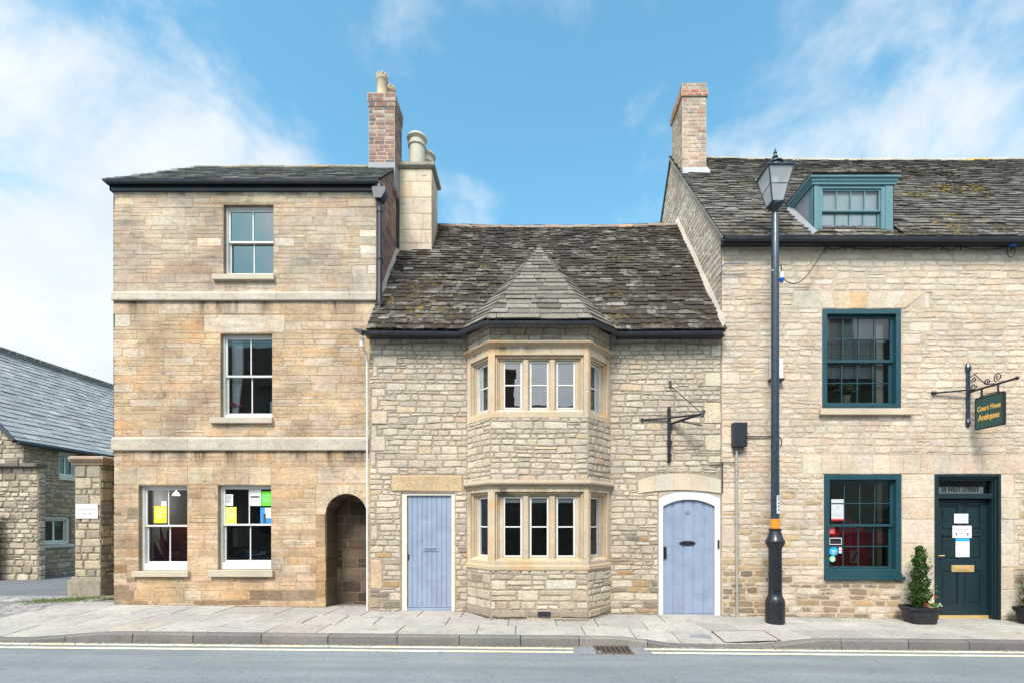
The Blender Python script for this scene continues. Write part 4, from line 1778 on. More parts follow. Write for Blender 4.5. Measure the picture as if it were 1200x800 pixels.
# cushions of moss sitting on the slates
def moss_clumps(seed, x0, x1, ey, ez, ry, rz, sag, nseed, count, pw, parent, ochre):
    mb = MB()
    rg = random.Random(seed)
    Sv = Vector((0, ry - ey, rz - ez))
    ln = Sv.length
    Sv.normalize()
    Nv = Vector((1, 0, 0)).cross(Sv)
    seeds = [(rg.uniform(x0, x1), rg.uniform(0, 1) ** pw * ln * .85) for _ in range(nseed)]
    for k in range(count):
        si = rg.randrange(nseed)
        su, ss = seeds[si]
        u = su + rg.gauss(0, .24)
        s_ = ss + rg.gauss(0, .11)
        if not (x0 + .06 < u < x1 - .06 and .02 < s_ < ln - .2):
            continue
        p = Vector((u, ey, ez - sag * math.sin(math.pi * (u - x0) / (x1 - x0)) * s_ / ln)) + Sv * s_ + Nv * .036
        r = rg.uniform(.012, .040) * (1.25 - .6 * s_ / ln)
        if si % 6 == 0:
            c = tone_mix(rg, [(3, (.095, .078, .022)), (2, (.13, .10, .03)), (2, (.06, .05, .022)), (ochre, (.17, .095, .02))], .2)
        else:
            c = tone_mix(rg, [(4, (.036, .028, .019)), (3, (.05, .038, .022)), (1, (.024, .02, .015)), (.7, (.085, .07, .025))], .2)
        n = 6
        vs = [p + Nv * r * .55]
        for j in range(n):
            a = 2 * math.pi * j / n
            rr = r * rg.uniform(.7, 1.25)
            vs.append(p + Vector((1, 0, 0)) * rr * 1.5 * math.cos(a) + Sv * rr * .8 * math.sin(a) + Nv * .006)
        for j in range(n):
            a = 2 * math.pi * j / n
            vs.append(p + Vector((1, 0, 0)) * r * 1.6 * math.cos(a) + Sv * r * .9 * math.sin(a) - Nv * .03)
        fs = [(0, 1 + j, 1 + (j + 1) % n) for j in range(n)] + [(1 + j, 7 + j, 7 + (j + 1) % n, 1 + (j + 1) % n) for j in range(n)]
        mb.add(vs, fs, c)
    return mb.build('moss', 'moss', parent, smooth=True, kind='stuff')


moss_clumps(404, -2.75, 3.33, MEY, MEZ, MRY, MRZ, .06, 70, 4200, 1.35, roof_m, .5)

mb = MB()
gz = MEZ - .025
mb.sweep([(-2.90, MEY + .03, gz + .02), (Lv.x - .06, MEY + .03, gz), (A.x - .01, A.y + .03, A.z - .02), (B.x + .01, B.y + .03, B.z - .02), (Rv.x + .06, MEY + .03, gz), (3.33, MEY + .03, gz + .015)], [(o * .8, d * .74) for o, d in gp])
mb.prism(Fr((-2.92, MEY - .02, 0), (1, 0, 0)), [(-.10, gz + .05), (.06, gz - .06), (.06, gz + .03)], -.05, .06)
mb.build('gutter', 'gutter_black', house_m)
mb = MB()
mb.wbox(MX0 - .02, bay[0][0] - .1, MEY + .06, -.002, 4.815, 4.835, (.4, .36, .29))
mb.build('soffit', 'gutter_black', house_m)
mb = MB()
mb.wbox(bay[3][0] + .1, 3.40, MEY + .06, -.002, 4.815, 4.835, (.4, .36, .29))
mb.build('soffit', 'gutter_black', house_m)
# thin pale rainwater pipe at the left corner
mb = MB()
mb.tube([(-2.90, -.2, 4.75), (-2.90, -.19, 4.66), (-2.885, -.03, 4.55), (-2.87, -.02, 4.4), (-2.865, -.02, .02)], .017, 8)
mb.tube([(-2.90, -.2, 4.76), (-2.90, -.19, 4.62)], .04, 10)
mb.build('downpipe', 'pipe_white', house_m, smooth=True)
# stone chimney on the left verge
ch = MB()


def tone_ash(rng, u, v):
    return tone_mix(rng, [(3, (.54, .46, .35)), (2, (.55, .465, .33)), (2, (.48, .42, .335)), (1, (.54, .425, .28))], .05)


sx0, sx1, sy0, sy1 = -2.72, -2.045, 1.56, 2.2
chimney_stack(ch, sx0, sx1, sy0, sy1, 6.6, 8.98, tone_ash, 321, hh=(.24, .34), ll=(.9, 2.2), gap=.008, proud=.006, jit=.003, wob=.002, mortar=(.42, .37, .29), split=0)
ch.sweep([(sx0 - .0, sy0, 8.98), (sx1, sy0, 8.98), (sx1, sy1, 8.98), (sx0, sy1, 8.98)], [(-.1, 0), (.03, 0), (.07, .04), (.07, .10), (.02, .13), (-.1, .13)], (.27, .25, .20))
ch.wbox(sx0, sx1, sy0, sy1, 8.98, 9.09, (.36, .33, .27))
ch.prism(Fr((sx0, sy0, 0), (1, 0, 0)), [(-.03, 6.9), (.70, 6.9), (.70, 7.17), (-.03, 7.17)], -.6, .03, (.46, .42, .34))
chim = ch.build('chimney', 'worn_ashlar', house_m)
for x, y, h in ((-2.40, 1.78, .72), (-2.27, 2.06, .56)):
    mb = MB()
    mb.lathe((x, y, 9.09), [(.20, 0), (.20, .05), (.175, .07), (.165, h - .24), (.19, h - .22), (.19, h - .17), (.17, h - .15), (.17, h - .10), (.20, h - .08), (.215, h - .05), (.20, h - .01), (.16, h), (.12, h), (.12, h - .2)], 24)
    mb.build('chimney_pot', 'stone_pot', chim, smooth=True)

# ================================================================== RIGHT HOUSE (shop, pale coursed stone)
FRr = Fr((0, -.012, 0), (1, 0, 0))
RX0, RX1 = 3.412, 14.0
house_r = thing('stone_house', 'pale coursed stone shop house with teal windows, a roof dormer and dark teal door', 'house', (8.0, 3, zg(8)))


def tone_right(rng, u, v):
    c = tone_mix(rng, [(4, (.53, .46, .365)), (3, (.505, .43, .335)), (3, (.55, .49, .40)), (1.2, (.485, .395, .31)), (.8, (.49, .41, .30)), (.4, (.45, .40, .335))], .04)
    if v < 2.3:
        if rng.random() < .25:
            c = tone_mix(rng, [(2, (.40, .315, .20)), (1, (.46, .34, .19))], .08)
    if v < .7 and rng.random() < (.55 if u < 6.0 else .3):
        c = tone_mix(rng, [(2, (.28, .225, .155)), (1, (.21, .175, .125)), (1, (.36, .27, .165))], .08)
    return c


w_up = (963, 1055.4, 479, 362.4)
w_lo = (965, 1055.8, 678, 555)
dr_r = (1094.4, 1171.5, 730, 555)
holes = []
for a, b, c, d in (w_up, w_lo, dr_r):
    holes.append((xm(a), xm(b), zm(c), zm(d), 1))
solid = []


def rblk(a, b, c, d, tone=(.54, .465, .36), pr=.008):
    solid.append((xm(a), xm(b), zm(c), zm(d), tone, pr))


PT = [(.55, .475, .37), (.53, .45, .345), (.56, .49, .395), (.52, .44, .33), (.50, .455, .37)]
# pale dressed blocks round the shop window and door
for i, (c, d) in enumerate([(583, 555.5), (608, 583), (636, 608), (664, 636), (690, 664), (722, 690)]):
    rblk(1056.5, 1094 if i % 2 else 1094, c, d, PT[i % 5])
    rblk(1172, 1187 + (6 if i % 2 else 0), c, d, PT[(i + 2) % 5])
xs_ = [940, 962, 985, 1000, 1022, 1042, 1058, 1078, 1094, 1112, 1130, 1150, 1176, 1200]
for i in range(len(xs_) - 1):
    rblk(xs_[i], xs_[i + 1], 555, 533, PT[(i * 3) % 5])
xs2 = [955, 1062]
for (a, b, c, d, k) in [(929, 962, 362, 342, 4), (1083, 1088, 362, 345, 2), (1056.5, 1078, 403, 392, 2), (1056.5, 1072, 415, 404, 3), (1056.5, 1080, 425, 416, 1), (948, 962.5, 470, 455, 1), (850, 866, 300, 285, 0), (905, 930, 345, 338, 2),
                        (846, 868, 590, 572, 1), (846, 862, 640, 615, 3), (1060, 1080, 486, 478, 3), (846, 858, 520, 500, 0), (846, 866, 450, 436, 2)]:
    rblk(a, b, c, d, PT[k])
mb = MB()
masonry(mb, FRr, RX0, RX1, -.35, 6.58, holes + [s[:4] + (2,) for s in solid] + [(xm(962), xm(1083), zm(362.4), zm(342), 2)], tone_right, 401, hh=(.07, .13), ll=(1.5, 4.0), gap=.020, proud=.0075, jit=.011,
        wob=.02, mortar=(.45, .385, .295), reveal=.1, split=.18, rnd=.024)
rg = random.Random(14)
for (a, b, c, d, t, pr) in solid:
    block(mb, FRr, a, b, c, d, pr, rg, tuple(q * rg.uniform(.96, 1.03) for q in t), gap=.007)
# flat arch of splayed voussoirs over the upper window
vx_b = [962, 976, 991, 1006, 1012, 1028, 1044, 1058]
vx_b = [963, 979, 996, 1014, 1032, 1047, 1060]
vx_t = [957, 974, 996, 1018, 1040, 1061, 1083]
vt_ = [(.53, .46, .36), (.52, .42, .29), (.50, .355, .205), (.54, .455, .345), (.55, .49, .40), (.53, .44, .32)]
for i in range(6):
    poly = [(xm(vx_b[i]), zm(362.2)), (xm(vx_b[i + 1]), zm(362.2)), (xm(vx_t[i + 1]), zm(342.5)), (xm(vx_t[i]), zm(342.5))]
    add_stone(mb, FRr, poly, .008, .010, .002, rg, vt_[i], rings=2, rnd=.01)
mb.wbox(RX0, RX1, 6.0, 6.05, -.4, 6.5, (.45, .38, .29))
mb.wbox(RX1 - .05, RX1, .01, 6.0, -.4, 6.5, (.45, .38, .29))
mb.build('wall', 'pale_rubble', house_r)
# gable wall above the cottage roof
FGr = Fr((RX0 - .003, 0, 0), (0, -1, 0))
REY, REZ, RRY, RRZ = -.2, 6.49, 3.0, 10.27
rsl = (RRZ - REZ) / (RRY - REY)


def tone_gab(rng, u, v):
    return tone_mix(rng, [(3, (.58, .51, .405)), (3, (.55, .475, .37)), (2, (.61, .54, .44)), (1, (.5, .42, .32))], .04)


k0 = REZ - rsl * REY
mb = MB()
masonry(mb, FGr, -6.0, -.012, 4.3, RRZ + .1, [], tone_gab, 411, hh=(.09, .15), ll=(1.5, 3.6), gap=.02, proud=.009, jit=.006, mortar=(.47, .41, .32),
        clip=[(rsl, 1, k0 - .06), (-rsl, 1, k0 + 2 * rsl * RRY - .06)])
mb.wbox(RX0 + .002, RX0 + .03, .0, 6.0, -.4, 4.4, (.4, .35, .28))
mb.build('gable_wall', 'pale_rubble', house_r)


def tone_rroof(rng, u, s):
    return tone_mix(rng, [(4, (.115, .101, .086)), (3, (.15, .134, .115)), (2, (.086, .075, .064)), (.9, (.215, .198, .172)), (1.6, (.056, .047, .039))], .12)


mb = MB()
dX0, dX1, dY, dTop, dBot = X(952.5, 8.54), X(1047.5, 8.54), -.05, Z(217, 8.54), Z(271.5, 8.54)


def skip_dormer(u, s):
    return False


slates(mb, (RX0 - .05, REY, REZ), (1, 0, 0), (0, RRY - REY, RRZ - REZ), [], math.hypot(RRY - REY, RRZ - REZ), 0, RX1 - RX0, tone_rroof, 421, e0=.155, e1=.085, wd=(.13, .34), t=(.018, .032), jit=.02, sag=.07)
mb.add([(RX0 - .05, RRY, RRZ), (RX1, RRY, RRZ), (RX1, 6.2, 6.45), (RX0 - .05, 6.2, 6.45)], [(0, 1, 2, 3)], (.15, .15, .14))
roof_r = mb.build('roof', 'dark_slate', house_r)
mb = MB()


def tone_rridge(rng, u, v):
    return tone_mix(rng, [(4, (.38, .355, .29)), (2, (.33, .31, .26)), (.5, (.50, .33, .10)), (1, (.42, .40, .34))], .08)


for k in range(10):
    x0_, x1_ = RX0 + .5 + k * 1.0, RX0 + .5 + (k + 1) * 1.0
    zz = [RRZ - .07 * math.sin(math.pi * max(0, min(1, (q - RX0) / (RX1 - RX0)))) for q in (x0_, x1_)]
    ridge_tiles(mb, (x0_, RRY, zz[0]), (x1_, RRY, zz[1]), .10, tone_rridge, 70 + k, .45)
mb.build('ridge', 'brick', roof_r)
mb = MB()
n = 16
vs = []
rg = random.Random(13)
for i in range(n + 1):
    y = REY + (RRY - REY) * i / n
    z = REZ + rsl * (y - REY)
    vs += [(RX0 - .045, y, z - .04 - .02 * rg.random()), (RX0 - .055, y, z + .02), (RX0 + .0, y, z + .03)]
mb.add(vs, [q for i in range(n) for q in ((i * 3, i * 3 + 1, i * 3 + 4, i * 3 + 3), (i * 3 + 1, i * 3 + 2, i * 3 + 5, i * 3 + 4))], (.36, .33, .28))
mb.build('mortar_fillet', 'mortar', roof_r)
mb = MB()
mb.sweep([(RX0 - .04, REY + .03, REZ + .012), (RX1, REY + .03, REZ - .013)], [(o * .92, d * .88) for o, d in gp])
mb.build('gutter', 'gutter_black', house_r)
mb = MB()
mb.wbox(RX0 - .03, RX1, REY + .05, -.02, REZ - .05, REZ - .02, (.42, .37, .3))
mb.build('soffit', 'gutter_black', house_r)
moss_clumps(505, RX0 + .05, 9.5, REY, REZ, RRY, RRZ, .04, 46, 1500, 2.2, roof_r, 2.0)
# chimney on the gable
ch = MB()


def tone_buff(rng, u, v):
    if v > 11.02 and v < 11.16:
        return tone_mix(rng, [(3, (.42, .17, .10)), (1, (.36, .2, .14))], .1)
    if v > 11.16:
        return tone_mix(rng, [(2, (.24, .21, .18)), (2, (.32, .27, .22)), (1, (.4, .25, .18))], .1)
    return tone_mix(rng, [(4, (.43, .325, .24)), (3, (.47, .38, .295)), (2, (.37, .27, .20)), (1.2, (.34, .28, .23)), (.3, (.36, .20, .14))], .08)


kx0, kx1, ky0, ky1 = RX0 - .005, RX0 + .525, 2.16, 2.95
bk = dict(hh=(.082, .088), ll=(2.3, 2.9), gap=.012, proud=.006, jit=.003, wob=.002, mortar=(.45, .39, .32), split=0, rings=1, rnd=.004)
chimney_stack(ch, kx0, kx1, ky0, ky1, 8.6, 11.02, tone_buff, 431, **bk)
chimney_stack(ch, kx0 - .03, kx1 + .03, ky0 - .03, ky1 + .03, 11.02, 11.16, tone_buff, 436, **{**bk, 'hh': (.065, .072)})
chimney_stack(ch, kx0 - .01, kx1 + .01, ky0 - .01, ky1 + .01, 11.16, 11.31, tone_buff, 441, **bk)
ch.wbox(kx0, kx1, ky0, ky1, 11.31, 11.33, (.3, .27, .22))
chim = ch.build('chimney', 'brick', house_r)
mb = MB()
zc = REZ + rsl * (ky0 - REY)
mb.prism(Fr((kx0, ky0, 0), (1, 0, 0)), [(.0, zc - .2), (.62, zc - .2), (.60, zc + .10), (.54, zc + .16), (.0, zc + .16)], .0, .03)
mb.build('flashing', 'mortar', chim)

# dormer
FD = Fr((0, dY, 0), (1, 0, 0))
dm_ = MB()
xa, xb = X(961.5, 8.54), X(1035, 8.54)
dm_.box(FD, dX0, xa, dBot, dTop, -.12, 0)
dm_.box(FD, xb, dX1, dBot, dTop, -.12, 0)
dm_.box(FD, dX0 + .02, xa - .03, dBot + .02, dTop - .02, -.1, .012)
dm_.box(FD, xb + .04, dX1 - .02, dBot + .02, dTop - .02, -.1, .012)
dm_.box(FD, xa, xb, Z(219, 8.54), dTop, -.12, -.001)
dm_.box(FD, dX0 - .01, dX1 + .01, dBot - .05, dBot - .002, -.12, .03)
dormer = dm_.build('dormer', 'pale_teal_paint', house_r, bevel=.004)
w = sash_window(dormer, FD, xa, xb, dBot, Z(219, 8.54), .0, .03, .03, 4, 1, 1, .018, 'pale_teal_paint', split=.48, name='window', deep=.0, glass='clear_glass')
mb = MB()
mb.box(FD, xa + .02, xb - .02, dBot + .02, Z(220, 8.54), -.100, -.096)
mb.build('blind', 'blind_white', dormer)
mb = MB()


def yroof(z):
    return REY + (z - REZ) / rsl


for x_, s_ in ((dX0, -1), (dX1, 1)):
    for k in range(1):
        F = Fr((x_, 0, 0), (0, -1, 0)) if s_ < 0 else Fr((x_, 0, 0), (0, 1, 0))
        p = [(-dY - .0, dBot), (-dY, dTop), (-yroof(dTop) - .12, dTop), (-yroof(dBot) - .12, dBot)]
        if s_ > 0:
            p = [(-a, b) for a, b in p]
            p.reverse()
        p = list(reversed(p)) if s_ < 0 else list(reversed(p))
        mb = MB()
        mb.prism(F, p, -.05, -.004)
        mb.build('cheek', 'lead', dormer)
mb = MB()
cp = [(-.02, dTop - .005), (.025, dTop - .005), (.03, dTop + .035), (.045, dTop + .045), (.05, dTop + .08), (.075, dTop + .095), (.075, dTop + .125), (-.02, dTop + .125)]
yb_ = yroof(dTop + .1) + .25
mb.sweep([(dX0 - .0, yb_, 0), (dX0, dY, 0), (dX1, dY, 0), (dX1, yb_, 0)], cp)
mb.build('cornice', 'pale_teal_paint', dormer)
mb = MB()
rg = random.Random(6)
zt = dTop + .128
ov = .07
mb.prism(Fr((0, 0, 0), (0, 1, 0)), [(dY - ov, zt), (yroof(zt) + .55, zt + .06), (yroof(zt) + .55, zt + .09), (dY - ov, zt + .035)], dX0 - ov, dX1 + ov, (.07, .068, .062))
x = dX0 - ov
while x < dX1 + ov - .02:
    w_ = min(rg.uniform(.14, .3), dX1 + ov - x)
    mb.wbox(x + .003, x + w_ - .003, dY - ov - .02 - rg.uniform(0, .02), dY + .3, zt + .03, zt + .05 + rg.uniform(0, .02), tone_rroof(rg, 0, 0))
    x += w_
mb.build('roof', 'dark_slate', dormer)
mb = MB()
z0 = REZ + rsl * (dY - REY)
for sx in (dX0 - .01, dX1 + .01):
    s_ = -1 if sx < dX0 else 1
    vs = []
    for i in range(7):
        y = dY - .15 + .85 * i / 6
        z = REZ + rsl * (y - REY)
        vs += [(sx, y, z + .13), (sx + s_ * .10, y, z + .055)]
    mb = MB()
    mb.add(vs, [(2 * i, 2 * i + 1, 2 * i + 3, 2 * i + 2) for i in range(6)])
    mb.build('flashing', 'lead', dormer)

# teal sash windows
u0, u1, v0, v1 = xm(963), xm(1055.4), zm(479), zm(362.4)
wu = sash_window(house_r, FRr, u0 + .003, u1 - .003, v0 + .003, v1 - .003, -.006, .085, .05, 4, 2, 2, .016, 'teal_paint', split=.49, deep=.055)
room('room_interior', u0 - .3, u1 + .3, .02, 2.6, v0 - .3, v1 + .3, 'plaster', wu)
mb = MB()
mb.box(FRr, xm(958.5), xm(1066), zm(486.5), zm(479.2), -.05, .075, (.50, .42, .31))
mb.build('sill', 'dressed_stone', wu, bevel=.008)
mb = MB()
mb.box(FRr, u1 - .27, u1 - .14, v0 + .1, v1 - .1, -.32, -.24)
mb.build('shutter', 'cream_paint', wu, bevel=.006)
mb = MB()
zz = v1 - .14
for k in range(24):
    xx = u0 + .16 + k * (u1 - u0 - .46) / 24
    mb.tube([(xx, .20, v1 - .1), (xx + .005, .21 + .012 * (k % 2), v0 + .60)], .028, 6)
mb.build('curtain', 'curtain', wu, smooth=True)
u0, u1, v0, v1 = xm(965), xm(1055.8), zm(678), zm(555)
wlo = sash_window(house_r, FRr, u0 + .003, u1 - .003, v0 + .10, v1 - .003, -.006, .095, .045, 4, 2, 2, .016, 'teal_paint', split=.49, fwb=.075, deep=.055, label='large teal sash window of the shop with stickers on its glass', glass='shop_glass')
mb = MB()
mb.box(FRr, u0 - .005, u1 + .03, v0 - .01, v0 + .055, -.05, .06)
mb.box(FRr, u0 + .0, u1 + .0, v0 + .056, v0 + .10, -.05, .03)
mb.build('sill', 'teal_paint', wlo, bevel=.006)
room('room_interior', u0 - .3, u1 + .22, .02, 2.8, v0 - .45, v1 + .3, 'dark_room', wlo)
mb = MB()
mb.box(FRr, u1 - .27, u1 - .18, v0 + .12, v1 - .1, -.30, -.22)
mb.build('shutter', 'cream_paint', wlo, bevel=.006)

# shop door
FDr = FRr
u0, u1, v1 = xm(1094.4) + .003, xm(1171.5) - .003, zm(555) - .003
fl3 = zg(8) - .03
mb = MB()
cw = .085
for (a, b, wi, wo) in ((0, cw * .55, -.22, .02), (cw * .55, cw, -.22, -.01)):
    mb.box(FDr, u0 + a, u0 + b, fl3, v1 - a, wi, wo)
    mb.box(FDr, u1 - b, u1 - a, fl3, v1 - a, wi, wo)
    mb.box(FDr, u0 + b, u1 - b, v1 - b, v1 - a, wi, wo)
tz0, tz1 = Z(578, 8.66), Z(563, 8.66)
mb.box(FDr, u0 + cw, u1 - cw, zm(583.5), tz0, -.16, -.03)
mb.box(FDr, u0 + cw, u1 - cw, tz1, v1 - cw, -.15, -.035)
mb.box(FDr, u0 + cw, u0 + cw + .02, fl3, tz1, -.20, -.04)
mb.box(FDr, u1 - cw - .02, u1 - cw, fl3, tz1, -.20, -.04)
frd = mb.build('door_frame', 'door_paint', house_r, bevel=.005)
mb = MB()
mb.add([FDr(u0 + cw, tz0, -.09), FDr(u1 - cw, tz0, -.09), FDr(u1 - cw, tz1, -.09), FDr(u0 + cw, tz1, -.09)], [(0, 1, 2, 3)])
mb.build('fanlight', 'glass', frd)
mb = MB()
mb.box(FDr, u0 + cw + .03, u1 - cw - .12, tz0 + .0, tz0 + .125, -.105, -.10)
mb.build('number_strip', 'blind_white', frd)
lettering('lettering', '20 WEST STREET', .105, FDr, (u0 + u1) / 2 - .04, tz0 + .075, -.098, 'ink', frd, sx=.88, bold=.002)
room('room_interior', u0, u1, .16, 1.5, tz0 - .2, v1 + .1, 'dark_room', frd)
a0, a1 = u0 + cw + .022, u1 - cw - .022
b0, b1 = fl3 + .09, zm(584.5)
mb = MB()
W_ = -.135
sw_ = .12
pm = (a0 + a1) / 2
zr_ = [b0, b0 + .20, b0 + .80, b0 + 1.0, b0 + 1.42, b0 + 1.52, b1 - .11, b1]
mb.box(FDr, a0, a0 + sw_, b0, b1, W_ - .04, W_)
mb.box(FDr, a1 - sw_, a1, b0, b1, W_ - .04, W_)
for i in (0, 2, 4, 6):
    mb.box(FDr, a0 + sw_, a1 - sw_, zr_[i], zr_[i + 1], W_ - .04, W_ - .001)
for i in (1, 3, 5):
    mb.box(FDr, pm - .05, pm + .05, zr_[i], zr_[i + 1], W_ - .04, W_ - .0015)
    for (p, q) in ((a0 + sw_, pm - .05), (pm + .05, a1 - sw_)):
        mb.box(FDr, p, q, zr_[i], zr_[i + 1], W_ - .04, W_ - .018)
        mb.box(FDr, p + .04, q - .04, zr_[i] + .04, zr_[i + 1] - .04, W_ - .04, W_ - .008)
door_c = mb.build('door', 'door_paint', house_r, bevel=.003)
mb = MB()
mb.box(FDr, a0 - .01, a1 + .01, b0 - .085, b0 - .005, -.20, -.105)
mb.build('threshold', 'brass', door_c, bevel=.005)
mb = MB()
lz0, lz1 = Z(669.5, 8.72), Z(661.5, 8.72)
la0, la1 = X(1114.5, 8.72), X(1141, 8.72)
mb.box(FDr, la0, la1, lz0, lz1, W_ - .01, W_ + .008)
mb.box(FDr, la0 + .035, la1 - .035, lz0 + .03, lz1 - .025, W_, W_ + .014)
mb.build('letter_plate', 'brass', door_c, bevel=.004)
mb = MB()
hz = Z(650.5, 8.72)
mb.box(FDr, a0 + .015, a0 + .05, hz - .10, hz + .05, W_ - .01, W_ + .008)
mb.tube([FDr(a0 + .03, hz, W_), FDr(a0 + .03, hz, W_ + .05), FDr(a0 + .14, hz + .005, W_ + .05)], .012, 8)
mb.build('handle', 'brass', door_c, bevel=.002)
# cable slung along the eaves with its hooks
mb = MB()
pts = []
hooks = [965, 987, 1043, 1099, 1121, 1180]
for i in range(len(hooks) - 1):
    for k in range(6):
        t = k / 6
        p = hooks[i] + (hooks[i + 1] - hooks[i]) * t
        pts.append(FRr(xm(p), zm(291.5) - .05 * math.sin(math.pi * t), .05))
pts.append(FRr(xm(1180), zm(291), .05))
mb.tube(pts, .008, 6)
for h in hooks:
    mb.tube([FRr(xm(h), zm(283), .03), FRr(xm(h), zm(289), .07), FRr(xm(h) + .01, zm(296), .06)], .012, 6)
cab = mb.build('eaves_cable', 'cable_black')
tag(cab, 'thin black cable slung along the wall just under the eaves gutter', 'cable')
mb = MB()
mb.box(FRr, xm(1177), xm(1185), zm(292), zm(283), .03, .12)
mb.build('connector', 'plastic_blue', cab, bevel=.012)
mb = MB()
c0 = FRr(xm(1180), zm(291), .06)
mb.tube([c0 + Vector((.07 * math.sin(t), 0, -.10 + .10 * math.cos(t))) for t in [2 * math.pi * k / 14 for k in range(15)]], .007, 6)
mb.build('cable_loop', 'cable_black', cab)

# ================================================================== FAR LEFT: barn, garden wall, pier
barn = thing('slate_roofed_building', 'long stone outbuilding with a big blue grey slate roof down the driveway', 'building', (-14.5, 8, ZS))
BX, BW, BY0, BY1 = -13.2, 2.75, 4.05, 17.0


def tone_grub(rng, u, v):
    return tone_mix(rng, [(4, (.40, .345, .25)), (3, (.45, .39, .29)), (2, (.34, .29, .21)), (1, (.50, .44, .35)), (.7, (.24, .20, .15))], .08)


def tone_brub(rng, u, v):
    return tone_mix(rng, [(4, (.34, .27, .18)), (3, (.39, .32, .22)), (2, (.28, .22, .15)), (1, (.44, .37, .27))], .08)


FB = Fr((BX, 0, 0), (0, 1, 0))


def bw(px0, px1, py0, py1):
    d0, d1 = FPX * -BX / (CX - px0), FPX * -BX / (CX - px1)
    dd = (d0 + d1) / 2
    return d0 - D, d1 - D, EYE + (HY - py0) * dd / FPX, EYE + (HY - py1) * dd / FPX


wb1 = bw(51, 83, 637, 605)
wb2 = bw(69, 92, 559, 530)
mb = MB()
masonry(mb, FB, BY0, BY1, -.1, 3.8, [wb1 + (1,), wb2 + (1,)], tone_brub, 501, hh=(.09, .17), ll=(1.2, 3), gap=.022, proud=.022, jit=.01, wob=.02, mortar=(.27, .23, .17), rnd=.03)
FBf = Fr((0, BY0, 0), (1, 0, 0))
eZ = 3.62
bsl = 3.08 / 2.9
masonry(mb, FBf, BX - 2 * BW, BX, -.1, 6.8, [], tone_grub, 511, hh=(.10, .2), ll=(1.2, 2.8), gap=.022, proud=.022, jit=.01, wob=.02, mortar=(.30, .26, .2), rnd=.03,
        clip=[(bsl, 1, eZ + bsl * (BX + .15) - .05), (-bsl, 1, eZ - bsl * (BX - 2 * BW - .15) - .05)])
mb.wbox(BX - 2 * BW, BX - 2 * BW + .05, BY0, BY1, -.1, 3.7, (.35, .3, .22))
mb.wbox(BX - 2 * BW, BX, BY1, BY1 + .05, -.1, 3.7, (.35, .3, .22))
mb.build('wall', 'grey_rubble', barn)


def tone_bslate(rng, u, s):
    return tone_mix(rng, [(4, (.30, .31, .315)), (3, (.34, .35, .355)), (2, (.26, .27, .275)), (1, (.39, .395, .39))], .08)


mb = MB()
slx = Vector((-(BW + .15), 0, bsl * (BW + .15)))
slates(mb, (BX + .15, BY0 - .35, eZ), (0, 1, 0), slx, [], slx.length, 0, BY1 - BY0 + .5, tone_bslate, 521, e0=.2, e1=.17, wd=(.25, .42), t=(.008, .014), jit=.008)
slates(mb, (BX - 2 * BW - .15, BY1 + .15, eZ), (0, -1, 0), Vector((BW + .15, 0, bsl * (BW + .15))), [], slx.length, 0, BY1 - BY0 + .5, tone_bslate, 522, e0=.2, e1=.17, wd=(.25, .42), t=(.008, .014), jit=.008)
rf = mb.build('roof', 'blue_slate', barn)
mb = MB()


def tone_bridge(rng, u, v):
    return tone_mix(rng, [(1, (.17, .165, .16)), (1, (.21, .2, .19))], .08)


ridge_tiles(mb, (BX - BW, BY0 - .35, eZ + slx.z + .02), (BX - BW, BY1, eZ + slx.z + .02), .10, tone_bridge, 9, .45)
mb.build('ridge', 'brick', rf)
mb = MB()
mb.tube([(BX + .2, BY0 - .35, eZ + .0), (BX + .2, BY1, eZ + .0)], .06, 10)
mb.tube([(BX + .15, BY0 - .38, eZ + .02), (BX - BW, BY0 - .38, eZ + slx.z + .0)], .05, 8)
mb.build('gutter', 'gutter_black', barn)
for i, wv in enumerate((wb1, wb2)):
    w = sash_window(barn, FB, wv[0], wv[1], wv[2], wv[3], .05, .07, .04, 2, 1, 1, .05, 'white_paint', split=.999 if i == 0 else .999, glass='glass')
    room('room_interior', BX - 1.6, BX - .005, wv[0] - .3, wv[1] + .3, wv[2] - .3, wv[3] + .2, 'plaster', w, side=True)
    mb = MB()
    mb.box(FB, wv[0] - .05, wv[1] + .05, wv[2] - .09, wv[2] - .002, -.05, .06, (.5, .48, .42))
    mb.build('sill', 'dressed_stone', w, bevel=.006)

gw = thing('garden_wall', 'light rubble garden wall with dark coping beside the driveway', 'wall', (-15, 3.9, ZS))
FW = Fr((0, 3.86, 0), (1, 0, 0))
mb = MB()
masonry(mb, FW, -24, -12.62, -.1, 3.0, [], tone_grub, 531, hh=(.10, .2), ll=(1.1, 2.6), gap=.024, proud=.024, jit=.011, wob=.02, mortar=(.26, .225, .17), rnd=.03)
masonry(mb, Fr((-12.62, 3.86, 0), (0, 1, 0)), 0, .17, -.1, 3.0, [], tone_grub, 533, hh=(.10, .2), ll=(1.1, 2.6), gap=.02, proud=.02, mortar=(.26, .225, .17))
mb.build('stonework', 'grey_rubble', gw)
mb = MB()
rg = random.Random(17)
x = -24
while x < -12.55:
    w = rg.uniform(.4, .7)
    mb.wbox(x + .006, min(x + w, -12.53) - .006, 3.74 - rg.uniform(0, .03), 4.03, 3.0 + .002, 3.08 + rg.uniform(-.01, .02), tone_mix(rg, [(1, (.11, .10, .09)), (1, (.15, .135, .11))], .1))
    x += w
mb.build('coping', 'grey_rubble', gw, bevel=.01)
gate = thing('driveway_gate', 'dark timber gate standing against the rubble garden wall', 'gate', (-14.2, 3.6, ZS))
mb = MB()
for k in range(14):
    mb.wbox(-15.6 + k * .14, -15.6 + k * .14 + .13, 3.60, 3.64, ZS + .06, 1.88)
mb.build('board_panel', 'meter_black', gate, bevel=.004)
mb = MB()
